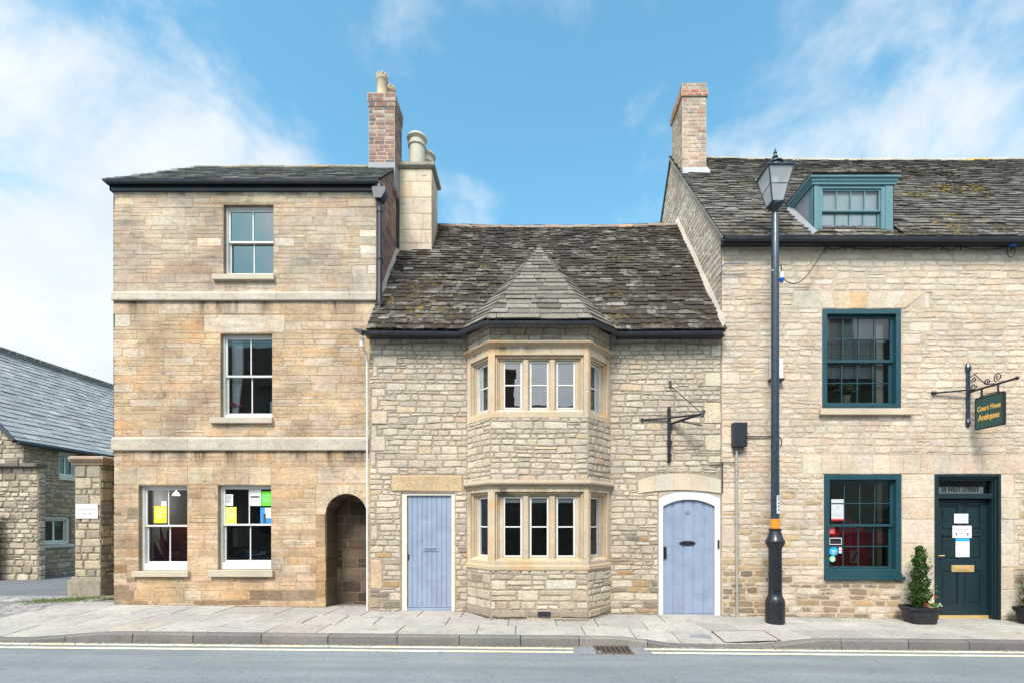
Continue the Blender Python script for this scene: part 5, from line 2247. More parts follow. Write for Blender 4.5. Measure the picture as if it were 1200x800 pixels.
mb.wbox(-13.64, -13.50, 3.52, 3.68, ZS - .02, 1.96)
mb.build('post', 'meter_black', gate, bevel=.008)
mb = MB()
for z in (.4, 1.5):
    mb.wbox(-15.6, -13.64, 3.64, 3.68, z, z + .12)
mb.build('rail', 'meter_black', gate, bevel=.004)

pier = thing('gate_pier', 'square rubble gate pier with a moulded sandstone cap and plinth', 'gate pier', (-8.87, 1.4, ZS))
q0, q1, qy = -9.16, -8.58, 1.10


def tone_pier(rng, u, v):
    return tone_mix(rng, [(4, (.40, .345, .235)), (3, (.45, .39, .27)), (2, (.33, .28, .20)), (2, (.29, .255, .20)), (1, (.50, .42, .28))], .07)


mb = MB()
chimney_stack(mb, q0 + .04, q1 - .02, qy + .03, qy + .6, ZS + .38, Z(543, 9.7), tone_pier, 541, hh=(.11, .26), ll=(.9, 2.0), gap=.02, proud=.016, jit=.007, mortar=(.22, .19, .145), split=.2)
mb.build('shaft', 'grey_rubble', pier)
mb = MB()
chimney_stack(mb, q0 - .06, q1 + .02, qy - .03, qy + .66, ZS - .05, ZS + .32, lambda r, u, v: (.29, .255, .195), 546, hh=(.36, .38), ll=(2, 3), gap=.004, proud=.012, jit=.003, split=0)
mb.wbox(q0 - .01, q1 - .0, qy, qy + .62, ZS + .32, ZS + .385, (.33, .29, .22))
mb.build('plinth', 'grey_rubble', pier)
mb = MB()
zc = Z(544, 9.7)
mb.sweep([(q0, qy + .02, zc), (q1 + .02, qy + .02, zc), (q1 + .02, qy + .62, zc), (q0, qy + .62, zc), (q0, qy + .02, zc)], [(-.1, 0), (.02, 0), (.03, .05), (.07, .07), (.075, .09), (.10, .105), (.10, .145), (.04, .17), (-.1, .17)], (.36, .27, .185))
mb.wbox(q0, q1 + .02, qy + .03, qy + .62, zc, zc + .175, (.34, .27, .19))
mb.build('cap', 'bay_stone', pier)
sg = thing('wall_sign', 'small white sign plate with two faint lines on the gate pier', 'sign', (-8.9, qy, 1.8))
FS = Fr((0, qy + .012, 0), (1, 0, 0))
s0, s1, t0, t1 = X(89, 9.7), X(115, 9.7), Z(607, 9.7), Z(590, 9.7)
mb = MB()
mb.box(FS, s0, s1, t0, t1, 0, .012)
mb.build('plate', 'paper', sg, bevel=.002)
mb = MB()
for a, b, z, h in ((.12, .55, .64, .018), (.58, .96, .64, .020), (.28, .50, .33, .028), (.53, .76, .33, .028)):
    mb.box(FS, s0 + (s1 - s0) * a, s0 + (s1 - s0) * b, t0 + (t1 - t0) * z - h / 2, t0 + (t1 - t0) * z + h / 2, .0125, .0135)
mb.build('printed_lines', 'faint_ink', sg)
lw = thing('boundary_wall', 'dark narrow stretch of rubble wall between the gate pier and the tall house', 'wall', (-8, 1.6, ZS))
mb = MB()


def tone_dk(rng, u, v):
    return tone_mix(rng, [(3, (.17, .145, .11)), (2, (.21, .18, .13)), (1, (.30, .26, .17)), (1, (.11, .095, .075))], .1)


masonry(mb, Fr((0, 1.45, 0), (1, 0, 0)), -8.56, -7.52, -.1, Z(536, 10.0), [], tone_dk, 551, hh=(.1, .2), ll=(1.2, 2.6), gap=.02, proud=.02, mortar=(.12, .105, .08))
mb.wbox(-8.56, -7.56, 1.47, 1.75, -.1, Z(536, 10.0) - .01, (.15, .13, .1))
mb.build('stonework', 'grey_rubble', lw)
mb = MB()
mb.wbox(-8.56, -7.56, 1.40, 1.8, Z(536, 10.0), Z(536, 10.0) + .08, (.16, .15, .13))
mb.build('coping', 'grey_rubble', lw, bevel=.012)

# ------------------------------------------------------------------ a few more materials
def leaf_mat():
    m, nt, N, L, bs = nodes_for('leaf')
    at = N.new('ShaderNodeAttribute')
    at.attribute_name = 'Col'
    L(at.outputs['Color'], bs.inputs['Base Color'])
    bs.inputs['Roughness'].default_value = .55
    bs.inputs['Specular IOR Level'].default_value = .3
    tr = N.new('ShaderNodeBsdfTranslucent')
    L(n_mix(nt, L, 1.0, at.outputs['Color'], (1.3, 1.5, .6), 'MULTIPLY'), tr.inputs[0])
    ad = N.new('ShaderNodeMixShader')
    ad.inputs[0].default_value = .22
    L(bs.outputs[0], ad.inputs[1])
    L(tr.outputs[0], ad.inputs[2])
    L(ad.outputs[0], N['Material Output'].inputs[0])
    MATS['leaf'] = m


leaf_mat()


def rust_mat():
    m, nt, N, L, bs = nodes_for('rusty_iron')
    p = pos(nt)
    n = n_noise(nt, L, 16, 6, .7, p)
    L(n_mix(nt, L, n_map(nt, L, n, .4, .65, 0, 1), (.045, .04, .038), (.16, .085, .04)), bs.inputs['Base Color'])
    bs.inputs['Roughness'].default_value = .8
    MATS['rusty_iron'] = m


rust_mat()

def lamp_glass():
    m, nt, N, L, bs = nodes_for('lamp_glass')
    N.remove(bs)
    tr = N.new('ShaderNodeBsdfTransparent')
    df = N.new('ShaderNodeBsdfTranslucent')
    df.inputs[0].default_value = (.8, .82, .84, 1)
    d2 = N.new('ShaderNodeBsdfDiffuse')
    d2.inputs[0].default_value = (.9, .91, .92, 1)
    gl = N.new('ShaderNodeBsdfGlossy')
    gl.inputs['Roughness'].default_value = .08
    a = N.new('ShaderNodeMixShader')
    a.inputs[0].default_value = .5
    L(df.outputs[0], a.inputs[1])
    L(d2.outputs[0], a.inputs[2])
    b = N.new('ShaderNodeMixShader')
    b.inputs[0].default_value = .58
    L(tr.outputs[0], b.inputs[1])
    L(a.outputs[0], b.inputs[2])
    c = N.new('ShaderNodeMixShader')
    c.inputs[0].default_value = .12
    L(b.outputs[0], c.inputs[1])
    L(gl.outputs[0], c.inputs[2])
    L(c.outputs[0], N['Material Output'].inputs[0])
    MATS['lamp_glass'] = m


lamp_glass()

# ================================================================== STREET FURNITURE
LPX, LPY = X(908.3, 8.1), 8.1 - D
lb0 = zp(LPX, LPY)
lamp = thing('street_lamp', 'tall dark street lamp with a tapered glass lantern and an orange band', 'street lamp', (LPX, LPY, lb0))


def zlm(p):
    return Z(p, 8.1)


O = (LPX, LPY, 0)
mb = MB()
mb.lathe(O, [(.152, lb0 - .02), (.152, zlm(706)), (.148, zlm(703)), (.125, zlm(699)), (.108, zlm(697)), (.104, zlm(690)), (.102, zlm(645)), (.106, zlm(642)), (.12, zlm(640)), (.144, zlm(637)), (.152, zlm(634.5)), (.144, zlm(632.5)),
             (.125, zlm(630)), (.105, zlm(626)), (.09, zlm(622)), (.10, zlm(620.5)), (.10, zlm(619)), (.075, zlm(618.5))], 28)
mb.build('base', 'lamp_paint', lamp, smooth=True)
mb = MB()
mb.wbox(LPX - .07, LPX + .05, LPY - .125, LPY - .10, zlm(690), zlm(652))
mb.build('access_door', 'lamp_paint', lamp, bevel=.006)
mb = MB()
mb.lathe(O, [(.068, zlm(621)), (.064, zlm(500)), (.062, zlm(330)), (.058, zlm(253)), (.035, zlm(250)), (.03, zlm(240))], 20)
mb.build('post', 'sky_tinted_black', lamp, smooth=True)
mb = MB()
mb.lathe(O, [(.0705, zlm(618.4)), (.0705, zlm(607.4))], 20)
mb.build('reflective_band', 'orange_band', lamp, smooth=True)
mb = MB()
a0 = R(-118)
for k in range(3):
    pass
mb.add([(LPX + .0695 * math.cos(R(t)), LPY + .0695 * math.sin(R(t)), z) for z in (zlm(601), zlm(580)) for t in (-95, -78, -60, -42)], [(0, 1, 5, 4), (1, 2, 6, 5), (2, 3, 7, 6)])
stk = mb.build('number_sticker', 'paper', lamp)
mb = MB()
for i, z in enumerate((598, 594, 590, 586, 583)):
    mb.add([(LPX + .0702 * math.cos(R(t)), LPY + .0702 * math.sin(R(t)), zz) for zz in (zlm(z), zlm(z - 2)) for t in (-82, -70, -58)], [(0, 1, 4, 3), (1, 2, 5, 4)])
mb.build('printed_characters', 'ink', stk)
# lantern
zt, zb = zlm(203.5), zlm(240)
ht, hb = .205, .092
mb = MB()
for sx in (-1, 1):
    for sy in (-1, 1):
        mb.tube([(LPX + sx * hb, LPY + sy * hb, zb), (LPX + sx * ht, LPY + sy * ht, zt), (LPX + sx * (ht + .02), LPY + sy * (ht + .02), zt + .06)], .012, 6)
for z, h, r in ((zt, ht, .014), (zb, hb, .018), ((zt + zb) / 2, (ht + hb) / 2, .006)):
    c = [(LPX + h * a, LPY + h * b, z) for a, b in ((-1, -1), (1, -1), (1, 1), (-1, 1), (-1, -1))]
    for p, q in zip(c, c[1:]):
        mb.tube([p, q], r, 6)
mb.lathe((LPX, LPY, zb - .05), [(.04, -.08), (.055, -.04), (.10, -.005), (.125, .02), (.11, .05)], 16)
mb.add([(LPX + a * hb, LPY + b * hb, zb + .004) for a, b in ((-1, -1), (1, -1), (1, 1), (-1, 1))], [(0, 1, 2, 3)])
lan = mb.build('lantern', 'sky_tinted_black', lamp, smooth=True)
mb = MB()
qs = [(-1, -1), (1, -1), (1, 1), (-1, 1)]
for (a, b), (c, d) in zip(qs, qs[1:] + qs[:1]):
    mb.add([(LPX + a * hb, LPY + b * hb, zb), (LPX + c * hb, LPY + d * hb, zb), (LPX + c * ht, LPY + d * ht, zt), (LPX + a * ht, LPY + b * ht, zt)], [(0, 1, 2, 3)])
mb.build('lantern_glass', 'lamp_glass', lan)
mb = MB()
r4 = ht * 1.4142
mb.lathe((LPX, LPY, zt), [(r4 + .03, .0), (r4 + .03, .02), (r4 * .55, .06), (r4 * .42, .07)], 4, ph=R(45))
mb.lathe((LPX, LPY, zt), [(.12, .07), (.115, .10), (.105, .14), (.13, .15), (.13, .165), (.08, .18), (.075, .205), (.045, .24), (.028, .25), (.045, .265), (.045, .28), (.022, .295), (.018, .325), (.032, .34), (.018, .365), (.005, .42)], 20)
mb.build('lantern_cap', 'sky_tinted_black', lan, smooth=True)
mb = MB()
mb.lathe((LPX, LPY, zt - .24), [(.015, .24), (.02, .2), (.05, .16), (.055, .11), (.04, .06), (.0, .04)], 14)
mb.build('bulb', 'blind_white', lan, smooth=True)
# small camera-like box and its lead on the post
lead = thing('junction_cable', 'thin dark cable looping from the lamp post to the shop eaves', 'cable', (LPX + .1, LPY, zlm(318)))
mb = MB()
p0 = Vector((LPX + .05, LPY, zlm(316)))
p3 = FRr(xm(965), zm(292), .05)
bx = Vector((LPX + .11, LPY, zlm(324)))
pts = []
for k in range(19):
    t = k / 18
    a = bx.lerp(p3, t)
    sag_ = .38 * math.sin(math.pi * t) ** 1.0 * (1 - .55 * t)
    pts.append(a + Vector((0, 0, -sag_ - .02)))
mb.tube(pts, .008, 6)
mb.tube([p0 + Vector((0, 0, .06)), p0 + Vector((.05, 0, .07)), bx + Vector((0, 0, .05))], .009, 6)
mb.build('cable', 'cable_black', lead)
mb = MB()
mb.lathe(bx + Vector((0, 0, -.05)), [(.025, -.05), (.035, -.02), (.045, .0), (.03, .02)], 14)
mb.build('connector', 'plastic_blue', lead, smooth=True)
mb = MB()
mb.lathe(bx + Vector((0, 0, -.03)), [(.035, 0), (.035, .08), (.02, .10)], 14)
mb.tube([(LPX - .07, LPY - .03, zlm(318)), (LPX + .08, LPY - .03, zlm(318.5))], .012, 6)
mb.build('plug', 'pipe_white', lead, smooth=True)

mbx = thing('alarm_box', 'small white box on the shop wall half hidden behind the lamp post', 'wall box', (X(908.5), -.05, zm(433)))
mb = MB()
mb.box(FRr, X(900.2), X(914), zm(446), zm(422), .004, .11)
mb.build('cover', 'pipe_white', mbx, bevel=.015)
mb = MB()
mb.box(FRr, X(899.2), X(915), zm(447.5), zm(445), .004, .12)
mb.build('tray', 'black_iron', mbx, bevel=.004)

# black meter box with conduit
me_ = thing('meter_box', 'black rounded box with cables above a grey conduit beside the arched door', 'meter box', (X(864), -.02, zm(524)))
mb = MB()
mb.box(FRr, X(856), X(872), zm(524), zm(496), .005, .13)
mb.box(FRr, X(857.5), X(870.5), zm(524.5), zm(523), .01, .11)
mb.build('cover', 'meter_black', me_, bevel=.03)
mb = MB()
mb.tube([FRr(X(861.5), zm(528), .04), FRr(X(861.5), zm(600), .04), FRr(X(862.5), zm(724), .045)], .026, 10)
for p in (548, 610, 690):
    mb.tube([FRr(X(861.7), zm(p + 3), .04), FRr(X(861.7), zm(p), .04)], .034, 10)
mb.build('conduit', 'pipe_grey', me_, smooth=True)
mb = MB()
mb.tube([FRr(X(859), zm(524), .05), FRr(X(858), zm(529), .06), FRr(X(861), zm(533), .05)], .009, 6)
mb.tube([FRr(X(868), zm(524), .05), FRr(X(869), zm(529), .05), FRr(X(863), zm(531), .04)], .009, 6)
mb.tube([FRr(X(871), zm(513), .04), FRr(X(874), zm(511.5), .03), FRr(X(903), zm(511.5), .03)], .010, 6)
mb.tube([FRr(X(903), zm(511.5), .03), FRr(X(912), zm(511.5), .03), FRr(X(915), zm(516), .03), FRr(X(914), zm(522), .03), FRr(X(911), zm(520), .03)], .008, 6)
mb.tube([FRr(X(860), zm(542), .03), FRr(X(846), zm(542), .03), FM(X(830), zm(542), .04)], .008, 6)
mb.tube([FM(X(845.8), zm(541), .03), FM(X(845.8), zm(577), .03)], .010, 6)
mb.build('cable', 'cable_black', me_)

# iron sign brackets
br = thing('sign_bracket', 'empty black wrought iron bracket with a diagonal stay on the cottage wall', 'bracket', (X(784), 0, zm(541)))
mb = MB()
mb.wbox(X(781.7), X(785.3), -.05, .012, zm(541), zm(477))
for p in (537, 480):
    mb.tube([(X(783.5), -.06, zm(p)), (X(783.5), .01, zm(p))], .02, 8)
mb.build('wall_bar', 'black_iron', br, bevel=.004)
tip = Wp(823, 484.5, 8.16)
mb = MB()
mb.tube([FM(X(752.5), zm(491.5), .02), FM(X(783), zm(490), .05), tip], .016, 8)
mb.tube([FM(X(752), zm(491.5), .035), FM(X(752.5), zm(491.5), -.01)], .03, 8)
mb.tube([FM(X(785), zm(497), .04), Wp(800, 491.5, 8.4), tip], [.02, .024, .018], 8)
mb.tube([Wp(800, 493.5, 8.42), Wp(810, 495.5, 8.3), Wp(823, 498, 8.2)], .014, 8)
mb.tube([tip + Vector((-.01, 0, -.05)), tip + Vector((.03, 0, .06))], .028, 8)
mb.build('arm', 'black_iron', br)
mb = MB()
mb.tube([FM(X(785), zm(452), .03), tip], .009, 8)
mb.tube([FM(X(785), zm(453), .03), FM(X(785), zm(446.5), .02)], .022, 8)
mb.build('stay', 'black_iron', br)
mb = MB()
for c0, r0_, s0_ in (((786.5, 500), .07, 1), ((786.5, 519), .06, -1), ((786, 533), .05, 1)):
    pts = []
    for k in range(18):
        t = k / 17
        a = R(90 * s0_) + t * R(400) * s0_
        rr = r0_ * (1 - .75 * t)
        pts.append(FM(X(c0[0]) - .02 + rr * .6 * math.cos(a), zm(c0[1]) + rr * math.sin(a), .05))
    mb.tube(pts, .011, 6)
mb.build('scroll', 'black_iron', br)

SX = X(1132.5)
bracket = thing('sign_bracket', 'ornate dark wrought iron bracket with scrolls carrying the green hanging sign', 'bracket', (SX, 0, zm(500)))
mb = MB()
mb.wbox(SX - .028, SX + .028, -.05, .0, zm(492), zm(437))
mb.lathe((SX, -.03, 0), [(.02, zm(439)), (.045, zm(434)), (.05, zm(431)), (.035, zm(428)), (.012, zm(424.5))], 10)
mb.lathe((SX, -.03, 0), [(.012, zm(501)), (.04, zm(497)), (.045, zm(495)), (.03, zm(491))], 10)
mb.build('wall_bar', 'sky_tinted_black', bracket, bevel=.004)


def sb(d, py):          # a point in the vertical plane of the sign, d metres from the camera plane
    return Vector((SX + .03, d - D, Z(py, d)))


za = Z(459, 8.55)
dA, dB = 8.55, 7.72
mb = MB()
mb.tube([(SX + .02, dA - D, za), (SX + .02, dB - D, za + .0)], .019, 8)
mb.lathe((SX + .02, dB - D, za), [(.01, -.03), (.035, 0), (.01, .03)], 8)
mb.tube([FRr(X(1091), zm(461), .03), (SX - .0, -.13, za + .02)], .016, 8)
mb.tube([FRr(X(1090), zm(461), .03), FRr(X(1094), zm(460.5), .035)], .03, 8)
mb.build('arm', 'black_iron', bracket)
mb = MB()


def spiral(cy, cz, r, turns, ph, sgn=1):
    return [Vector((SX + .02, cy + r * (1 - .8 * k / 24) * math.cos(ph + sgn * turns * 2 * math.pi * k / 24), cz + r * (1 - .8 * k / 24) * math.sin(ph + sgn * turns * 2 * math.pi * k / 24))) for k in range(25)]


mb.tube(spiral(-.56, za + .11, .075, 1.4, R(-60)), .009, 6)
mb.tube(spiral(-.36, za + .09, .055, 1.4, R(-100), -1), .009, 6)
mb.tube(spiral(-.12, za + .08, .06, 1.3, R(180)), .009, 6)
mb.tube(spiral(-.12, za + .20, .05, 1.3, R(0), -1), .009, 6)
mb.tube([(SX + .02, -.05, za + .26), (SX + .02, -.14, za + .28), (SX + .02, -.34, za + .05), (SX + .02, -.5, za + .02)], .009, 6)
mb.build('scroll', 'black_iron', bracket)
hs = thing('hanging_sign', 'dark green hanging shop sign with gold lettering below an iron bracket', 'sign', (SX + .02, -.5, za))
d0, d1 = 8.42, 7.93
z1, z0 = 3.713, 3.189
SXX = SX + .02
mb = MB()
FSg = Fr((SXX, d0 - D, 0), (0, -1, 0))      # faces -x
wS = d0 - d1
mb.box(FSg, 0, wS, z0, z1, -.018, .018)
bd = mb.build('board', 'sign_green', hs, bevel=.003)
mb = MB()
for a, b, c, d in ((0, wS, z1 - .008, z1 + .016), (0, wS, z0 - .012, z0 + .008), (-.012, .008, z0, z1), (wS - .008, wS + .016, z0 - .0, z1)):
    mb.box(FSg, a, b, c, d, -.022, .022)
mb.build('edge_trim', 'black_iron', hs, bevel=.003)
lettering('lettering', 'Court Hous', .115, FSg, wS / 2 + .0, z1 - .19, .019, 'gold_leaf', bd, sx=.74, bold=.004, shear=.1)
lettering('lettering', 'Antiques', .135, FSg, wS / 2, z1 - .345, .019, 'gold_leaf', bd, sx=.78, bold=.005)
mb = MB()
for y in (.10, wS - .10):
    mb.tube([FSg(y, z1, 0), FSg(y, za - .01, 0)], .014, 8)
    mb.lathe(FSg(y, z1 + .02, 0), [(.014, -.02), (.03, 0), (.014, .02)], 8)
mb.tube([FSg(.08, z1 + .035, 0), FSg(wS - .08, z1 + .035, 0)], .009, 6)
mb.build('hanger', 'black_iron', hs)

sh = thing('iron_bracket', 'small rusty iron wall bracket just under the shop eaves at the left corner', 'bracket', (X(857), -.05, zm(315)))
mb = MB()
mb.tube([FRr(X(843), zm(316), .02), FRr(X(846), zm(313.5), .12), FRr(X(872), zm(313.5), .12)], .014, 6)
mb.tube([FRr(X(842), zm(311), .05), FRr(X(843), zm(320), .05), FRr(X(838), zm(326), .05)], .01, 6)
mb.build('bar', 'steel_grey', sh)

# gully grate, covers
gr = thing('gully_grate', 'rusty cast iron gully grate set in the road at the kerb', 'drain', (1.15, yk(1.15) - .2, zr(1.15, -1.9)))
mb = MB()
gx0, gx1 = .93, 1.40
gy0, gy1 = yk(1.15) - .40, yk(1.15) - .03
gz_ = zr(1.15, gy0) + .006
n = 7
for i in range(n + 1):
    x = gx0 + (gx1 - gx0) * i / n
    mb.wbox(x - .012, x + .012, gy0, gy1, gz_ - .012, gz_ + .008)
for y in (gy0, gy1):
    mb.wbox(gx0 - .02, gx1 + .02, y - .018, y + .018, gz_ - .013, gz_ + .009)
mb.build('frame', 'rusty_iron', gr, bevel=.003)
mb = MB()
mb.wbox(gx0, gx1, gy0, gy1, gz_ - .03, gz_ - .002)
mb.build('pit', 'tar', gr)
cv = thing('stopcock_cover', 'small blue grey iron utility cover set in the pavement slabs', 'cover', (2.75, -1.15, zp(2.75, -1.15)))
mb = MB()
gcx, gcy = X(819, 7.45), 7.45 - D
for i in range(2):
    for j in range(3):
        mb.wbox(gcx - .13 + j * .09, gcx - .13 + j * .09 + .08, gcy - .09 + i * .09, gcy - .09 + i * .09 + .08, zp(gcx, gcy) - .01, zp(gcx, gcy) + .012)
mb.build('plate', 'lead', cv, bevel=.004)
mb = MB()
mb.wbox(gcx - .15, gcx + .16, gcy - .11, gcy + .11, zp(gcx, gcy) - .012, zp(gcx, gcy) + .0075)
mb.build('frame', 'steel_grey', cv, bevel=.003)
for (px, py_, dd, wx, wy) in ((873, 738, 7.4, .42, .27),):
    c2 = thing('manhole_cover', 'square recessed slab cover with a dark rim near the lamp base', 'cover', (X(px, dd), dd - D, zp(X(px, dd), dd - D)))
    x_, y_ = X(px, dd), dd - D
    mb = MB()
    zz = zp(x_, y_)
    for a, b, c, d in ((-wx, wx, -wy, -wy + .02), (-wx, wx, wy - .02, wy), (-wx, -wx + .02, -wy, wy), (wx - .02, wx, -wy, wy)):
        mb.add([(x_ + q[0], y_ + q[1], zp(x_ + q[0], y_ + q[1]) + .013) for q in ((a, c), (b, c), (b, d), (a, d))], [(0, 1, 2, 3)])
    mb.build('rim', 'rusty_iron', c2)
    mb = MB()
    a, b = wx - .022, wy - .022
    mb.add([(x_ + q[0], y_ + q[1], zp(x_ + q[0], y_ + q[1]) + .0125) for q in ((-a, -b), (a, -b), (a, b), (-a, b))], [(0, 1, 2, 3)], (.325, .315, .29))
    mb.build('slab', 'flagstone', c2)

# ================================================================== PLANTS
def leaf_cloud(mb, rng, pts, size, pal, up=.35):
    for p in pts:
        c = tone_mix(rng, pal, .2)
        n = Vector((rng.gauss(0, 1), rng.gauss(0, 1), rng.gauss(up, 1))).normalized()
        a = n.orthogonal().normalized()
        a.rotate(Matrix.Rotation(rng.uniform(0, 6.28), 3, n))
        b = n.cross(a)
        s = size * rng.uniform(.6, 1.35)
        mb.add([p - a * s * .5, p + b * s * .28, p + a * s * .6 + n * s * .15, p - b * s * .28], [(0, 1, 2, 3)], c)


def topiary(x, y, h, label, plabel, seed, flowers=True):
    zb = zp(x, y)
    pt = thing('plant_pot', plabel, 'plant pot', (x, y, zb), 'black pots by the shop door')
    mb = MB()
    w0, w1, dp0, dp1, hp = .20, .28, .15, .205, .29
    lev = [(w0, dp0, 0), (w0 + .01, dp0 + .01, .03), (w1 - .03, dp1 - .03, hp - .05), (w1, dp1, hp - .045), (w1, dp1, hp), (w1 - .03, dp1 - .03, hp), (w1 - .045, dp1 - .045, hp - .05)]
    vs, fs = [], []
    n = 24
    for (a, b, z) in lev:
        for k in range(n):
            t = 2 * math.pi * k / n
            ct, st = math.cos(t), math.sin(t)
            ex = .45
            vs.append((x + a * math.copysign(abs(ct) ** ex, ct), y + b * math.copysign(abs(st) ** ex, st), zb + z))
    for i in range(len(lev) - 1):
        for k in range(n):
            fs.append((i * n + k, i * n + (k + 1) % n, (i + 1) * n + (k + 1) % n, (i + 1) * n + k))
    fs.append(tuple(range(n - 1, -1, -1)))
    mb.add(vs, fs)
    mb.build('tub', 'pot_black', pt, smooth=True)
    mb = MB()
    mb.wbox(x - w1 + .05, x + w1 - .05, y - dp1 + .05, y + dp1 - .05, zb + hp - .08, zb + hp - .055)
    mb.build('soil', 'soil', pt)
    rng = random.Random(seed)
    sh_ = thing('conifer_shrub', label, 'shrub', (x, y, zb + hp - .06), 'clipped conifers in pots')
    mb = MB()
    mb.tube([(x, y, zb + hp - .07), (x + .01, y, zb + hp + .3), (x, y, zb + hp + h * .8)], [.02, .015, .006], 8)
    mb.build('trunk', 'wood', sh_)
    mb = MB()
    pts = []
    z0 = zb + hp + .01
    while len(pts) < 5200:
        t = rng.random() ** 1.25
        a = rng.uniform(0, 2 * math.pi)
        # soft spiral clipping with bulges
        lay = .5 + .5 * math.sin(t * 2 * math.pi * 4.6 - a * .9 + 1.0)
        rad = (.150 * (1 - t) ** .5 + .03) * (.66 + .40 * lay ** .8) * (1 - .25 * max(0, .12 - t) / .12)
        rr = rad * (rng.random() ** .35)
        pts.append(Vector((x + rr * math.cos(a), y + rr * math.sin(a), z0 + t * h + rng.gauss(0, .012))))
    for k in range(260):
        t = rng.random()
        a = rng.uniform(0, 6.28)
        rr = (.165 * (1 - t) ** .5 + .04) * rng.uniform(.9, 1.25)
        pts.append(Vector((x + rr * math.cos(a), y + rr * math.sin(a), z0 + t * h)))
    leaf_cloud(mb, rng, pts, .034, [(4, (.032, .078, .016)), (3, (.055, .115, .02)), (2.5, (.018, .045, .011)), (1.2, (.09, .155, .03)), (.25, (.16, .11, .04))])
    mb.build('foliage', 'leaf', sh_)
    if flowers:
        fl = thing('bedding_flowers', 'low red, white and lime bedding flowers at the foot of the clipped conifer', 'flowers', (x, y, zb + hp))
        mb = MB()
        pts = [Vector((x + rng.uniform(.02, .24), y - rng.uniform(.05, .16), zb + hp + rng.uniform(-.03, .05))) for _ in range(320)]
        leaf_cloud(mb, rng, pts, .035, [(3, (.12, .26, .03)), (2, (.07, .16, .03)), (1, (.2, .36, .05))])
        mb.build('leaves', 'leaf', fl)
        mb = MB()
        for (ox, oz, c) in ((-.03, .03, (.65, .06, .08)), (.0, .0, (.7, .2, .2)), (.21, .03, (.75, .75, .72)), (.04, -.01, (.7, .55, .5)), (.16, .0, (.72, .72, .7)), (.13, .16, (.6, .12, .03))):
            for _ in range(9):
                p = Vector((x + ox + rng.gauss(0, .015), y - .16 + rng.gauss(0, .015), zb + hp + .02 + oz + rng.gauss(0, .01)))
                leaf_cloud(mb, rng, [p], .035, [(1, c)], 1.5)
        mb.build('blooms', 'leaf', fl)



topiary(X(1078, 8.25), 8.25 - D, 1.0, 'clipped dark green conifer in a black pot left of the shop door', 'black plastic pot left of the dark shop door', 77)
topiary(X(1214, 8.25), 8.25 - D, .92, 'clipped dark green conifer cut off by the right edge, right of the shop door', 'black plastic pot at the right edge of the picture', 78, False)

# weeds and grass on the setts by the pier
wg = MB()
rng = random.Random(91)
for k in range(2600):
    x = rng.gauss(-8.75, .34)
    y = rng.gauss(.62, .20) + (x + 8.75) * .35
    if y > 1.05 or x < -9.6:
        continue
    z = ZS
    a = rng.uniform(0, 6.28)
    h = rng.uniform(.008, .035) * rng.uniform(.6, 1.5)
    w = .008
    c = tone_mix(rng, [(3, (.10, .15, .03)), (2, (.14, .19, .05)), (1, (.20, .20, .08))], .2)
    wg.add([(x - w * math.cos(a), y - w * math.sin(a), z - .005), (x + w * math.cos(a), y + w * math.sin(a), z - .005), (x + rng.gauss(0, .02), y + rng.gauss(0, .02), z + h)], [(0, 1, 2)], c)
g_ = wg.build('grass', 'leaf', kind='stuff')
tag(g_, 'short grass and weeds growing between the setts by the gate pier', 'grass')

# ================================================================== THINGS IN AND ON THE WINDOWS
def notice(name, label, cat, F, u0, u1, v0, v1, w, mat, lines=(), extra=(), group=None, ink='faint_ink'):
    t = thing(name, label, cat, F((u0 + u1) / 2, v0, w), group)
    mb = MB()
    mb.box(F, u0, u1, v0, v1, w - .002, w)
    sh = mb.build('sheet', mat, t)
    if lines:
        mb = MB()
        for a, b, y, h in lines:
            mb.box(F, u0 + (u1 - u0) * a, u0 + (u1 - u0) * b, v0 + (v1 - v0) * (y - h / 2), v0 + (v1 - v0) * (y + h / 2), w + .0005, w + .0015)
        mb.build('printed_lines', ink, sh)
    for nm, mt, a, b, c, d in extra:
        mb = MB()
        mb.box(F, u0 + (u1 - u0) * a, u0 + (u1 - u0) * b, v0 + (v1 - v0) * c, v0 + (v1 - v0) * d, w + .0005, w + .002)
        mb.build(nm, mt, sh)
    return t


WN = -.111     # just behind the panes of the left house
LN = [(.15, .85, .85, .05), (.15, .8, .72, .04), (.15, .85, .62, .04), (.15, .7, .5, .04), (.15, .85, .4, .04), (.15, .6, .28, .04)]
dn = 8.90


def nx(p):
    return X(p, dn)


def nz(p):
    return Z(p, dn)


notice('window_poster', 'yellow poster in the left ground floor window of the tall house', 'poster', FL, nx(180.5), nx(195), nz(612), nz(592.5), WN, 'paper_yellow', LN)
notice('window_poster', 'small white card above the yellow poster in the left window', 'poster', FL, nx(189), nx(195), nz(592), nz(586.5), WN, 'paper', LN[:3])
notice('window_poster', 'white notice at the upper left of the right ground floor window', 'poster', FL, nx(263), nx(273), nz(592), nz(578.5), WN, 'paper', LN, ink='ink')
notice('window_poster', 'lime yellow poster in the right ground floor window', 'poster', FL, nx(262.5), nx(277), nz(613), nz(593.5), WN, 'paper_lime', LN)
notice('window_poster', 'white poster with a bold dark heading in the right ground floor window', 'poster', FL, nx(292), nx(306), nz(592), nz(573), WN, 'paper', LN[3:], [('heading', 'ink', .12, .88, .50, .60)])
notice('window_poster', 'bright green poster in the right ground floor window', 'poster', FL, nx(306.5), nx(318), nz(592), nz(575), WN, 'paper_green', [(.15, .85, .7, .05), (.2, .75, .5, .05), (.2, .8, .35, .05)])
notice('window_poster', 'blue poster with a white shape in the right ground floor window', 'poster', FL, nx(305), nx(318), nz(613), nz(594), WN, 'paper_blue', (), [('white_shape', 'paper', .42, .98, .35, .98), ('dark_shape', 'ink', .28, .50, .02, .62)])

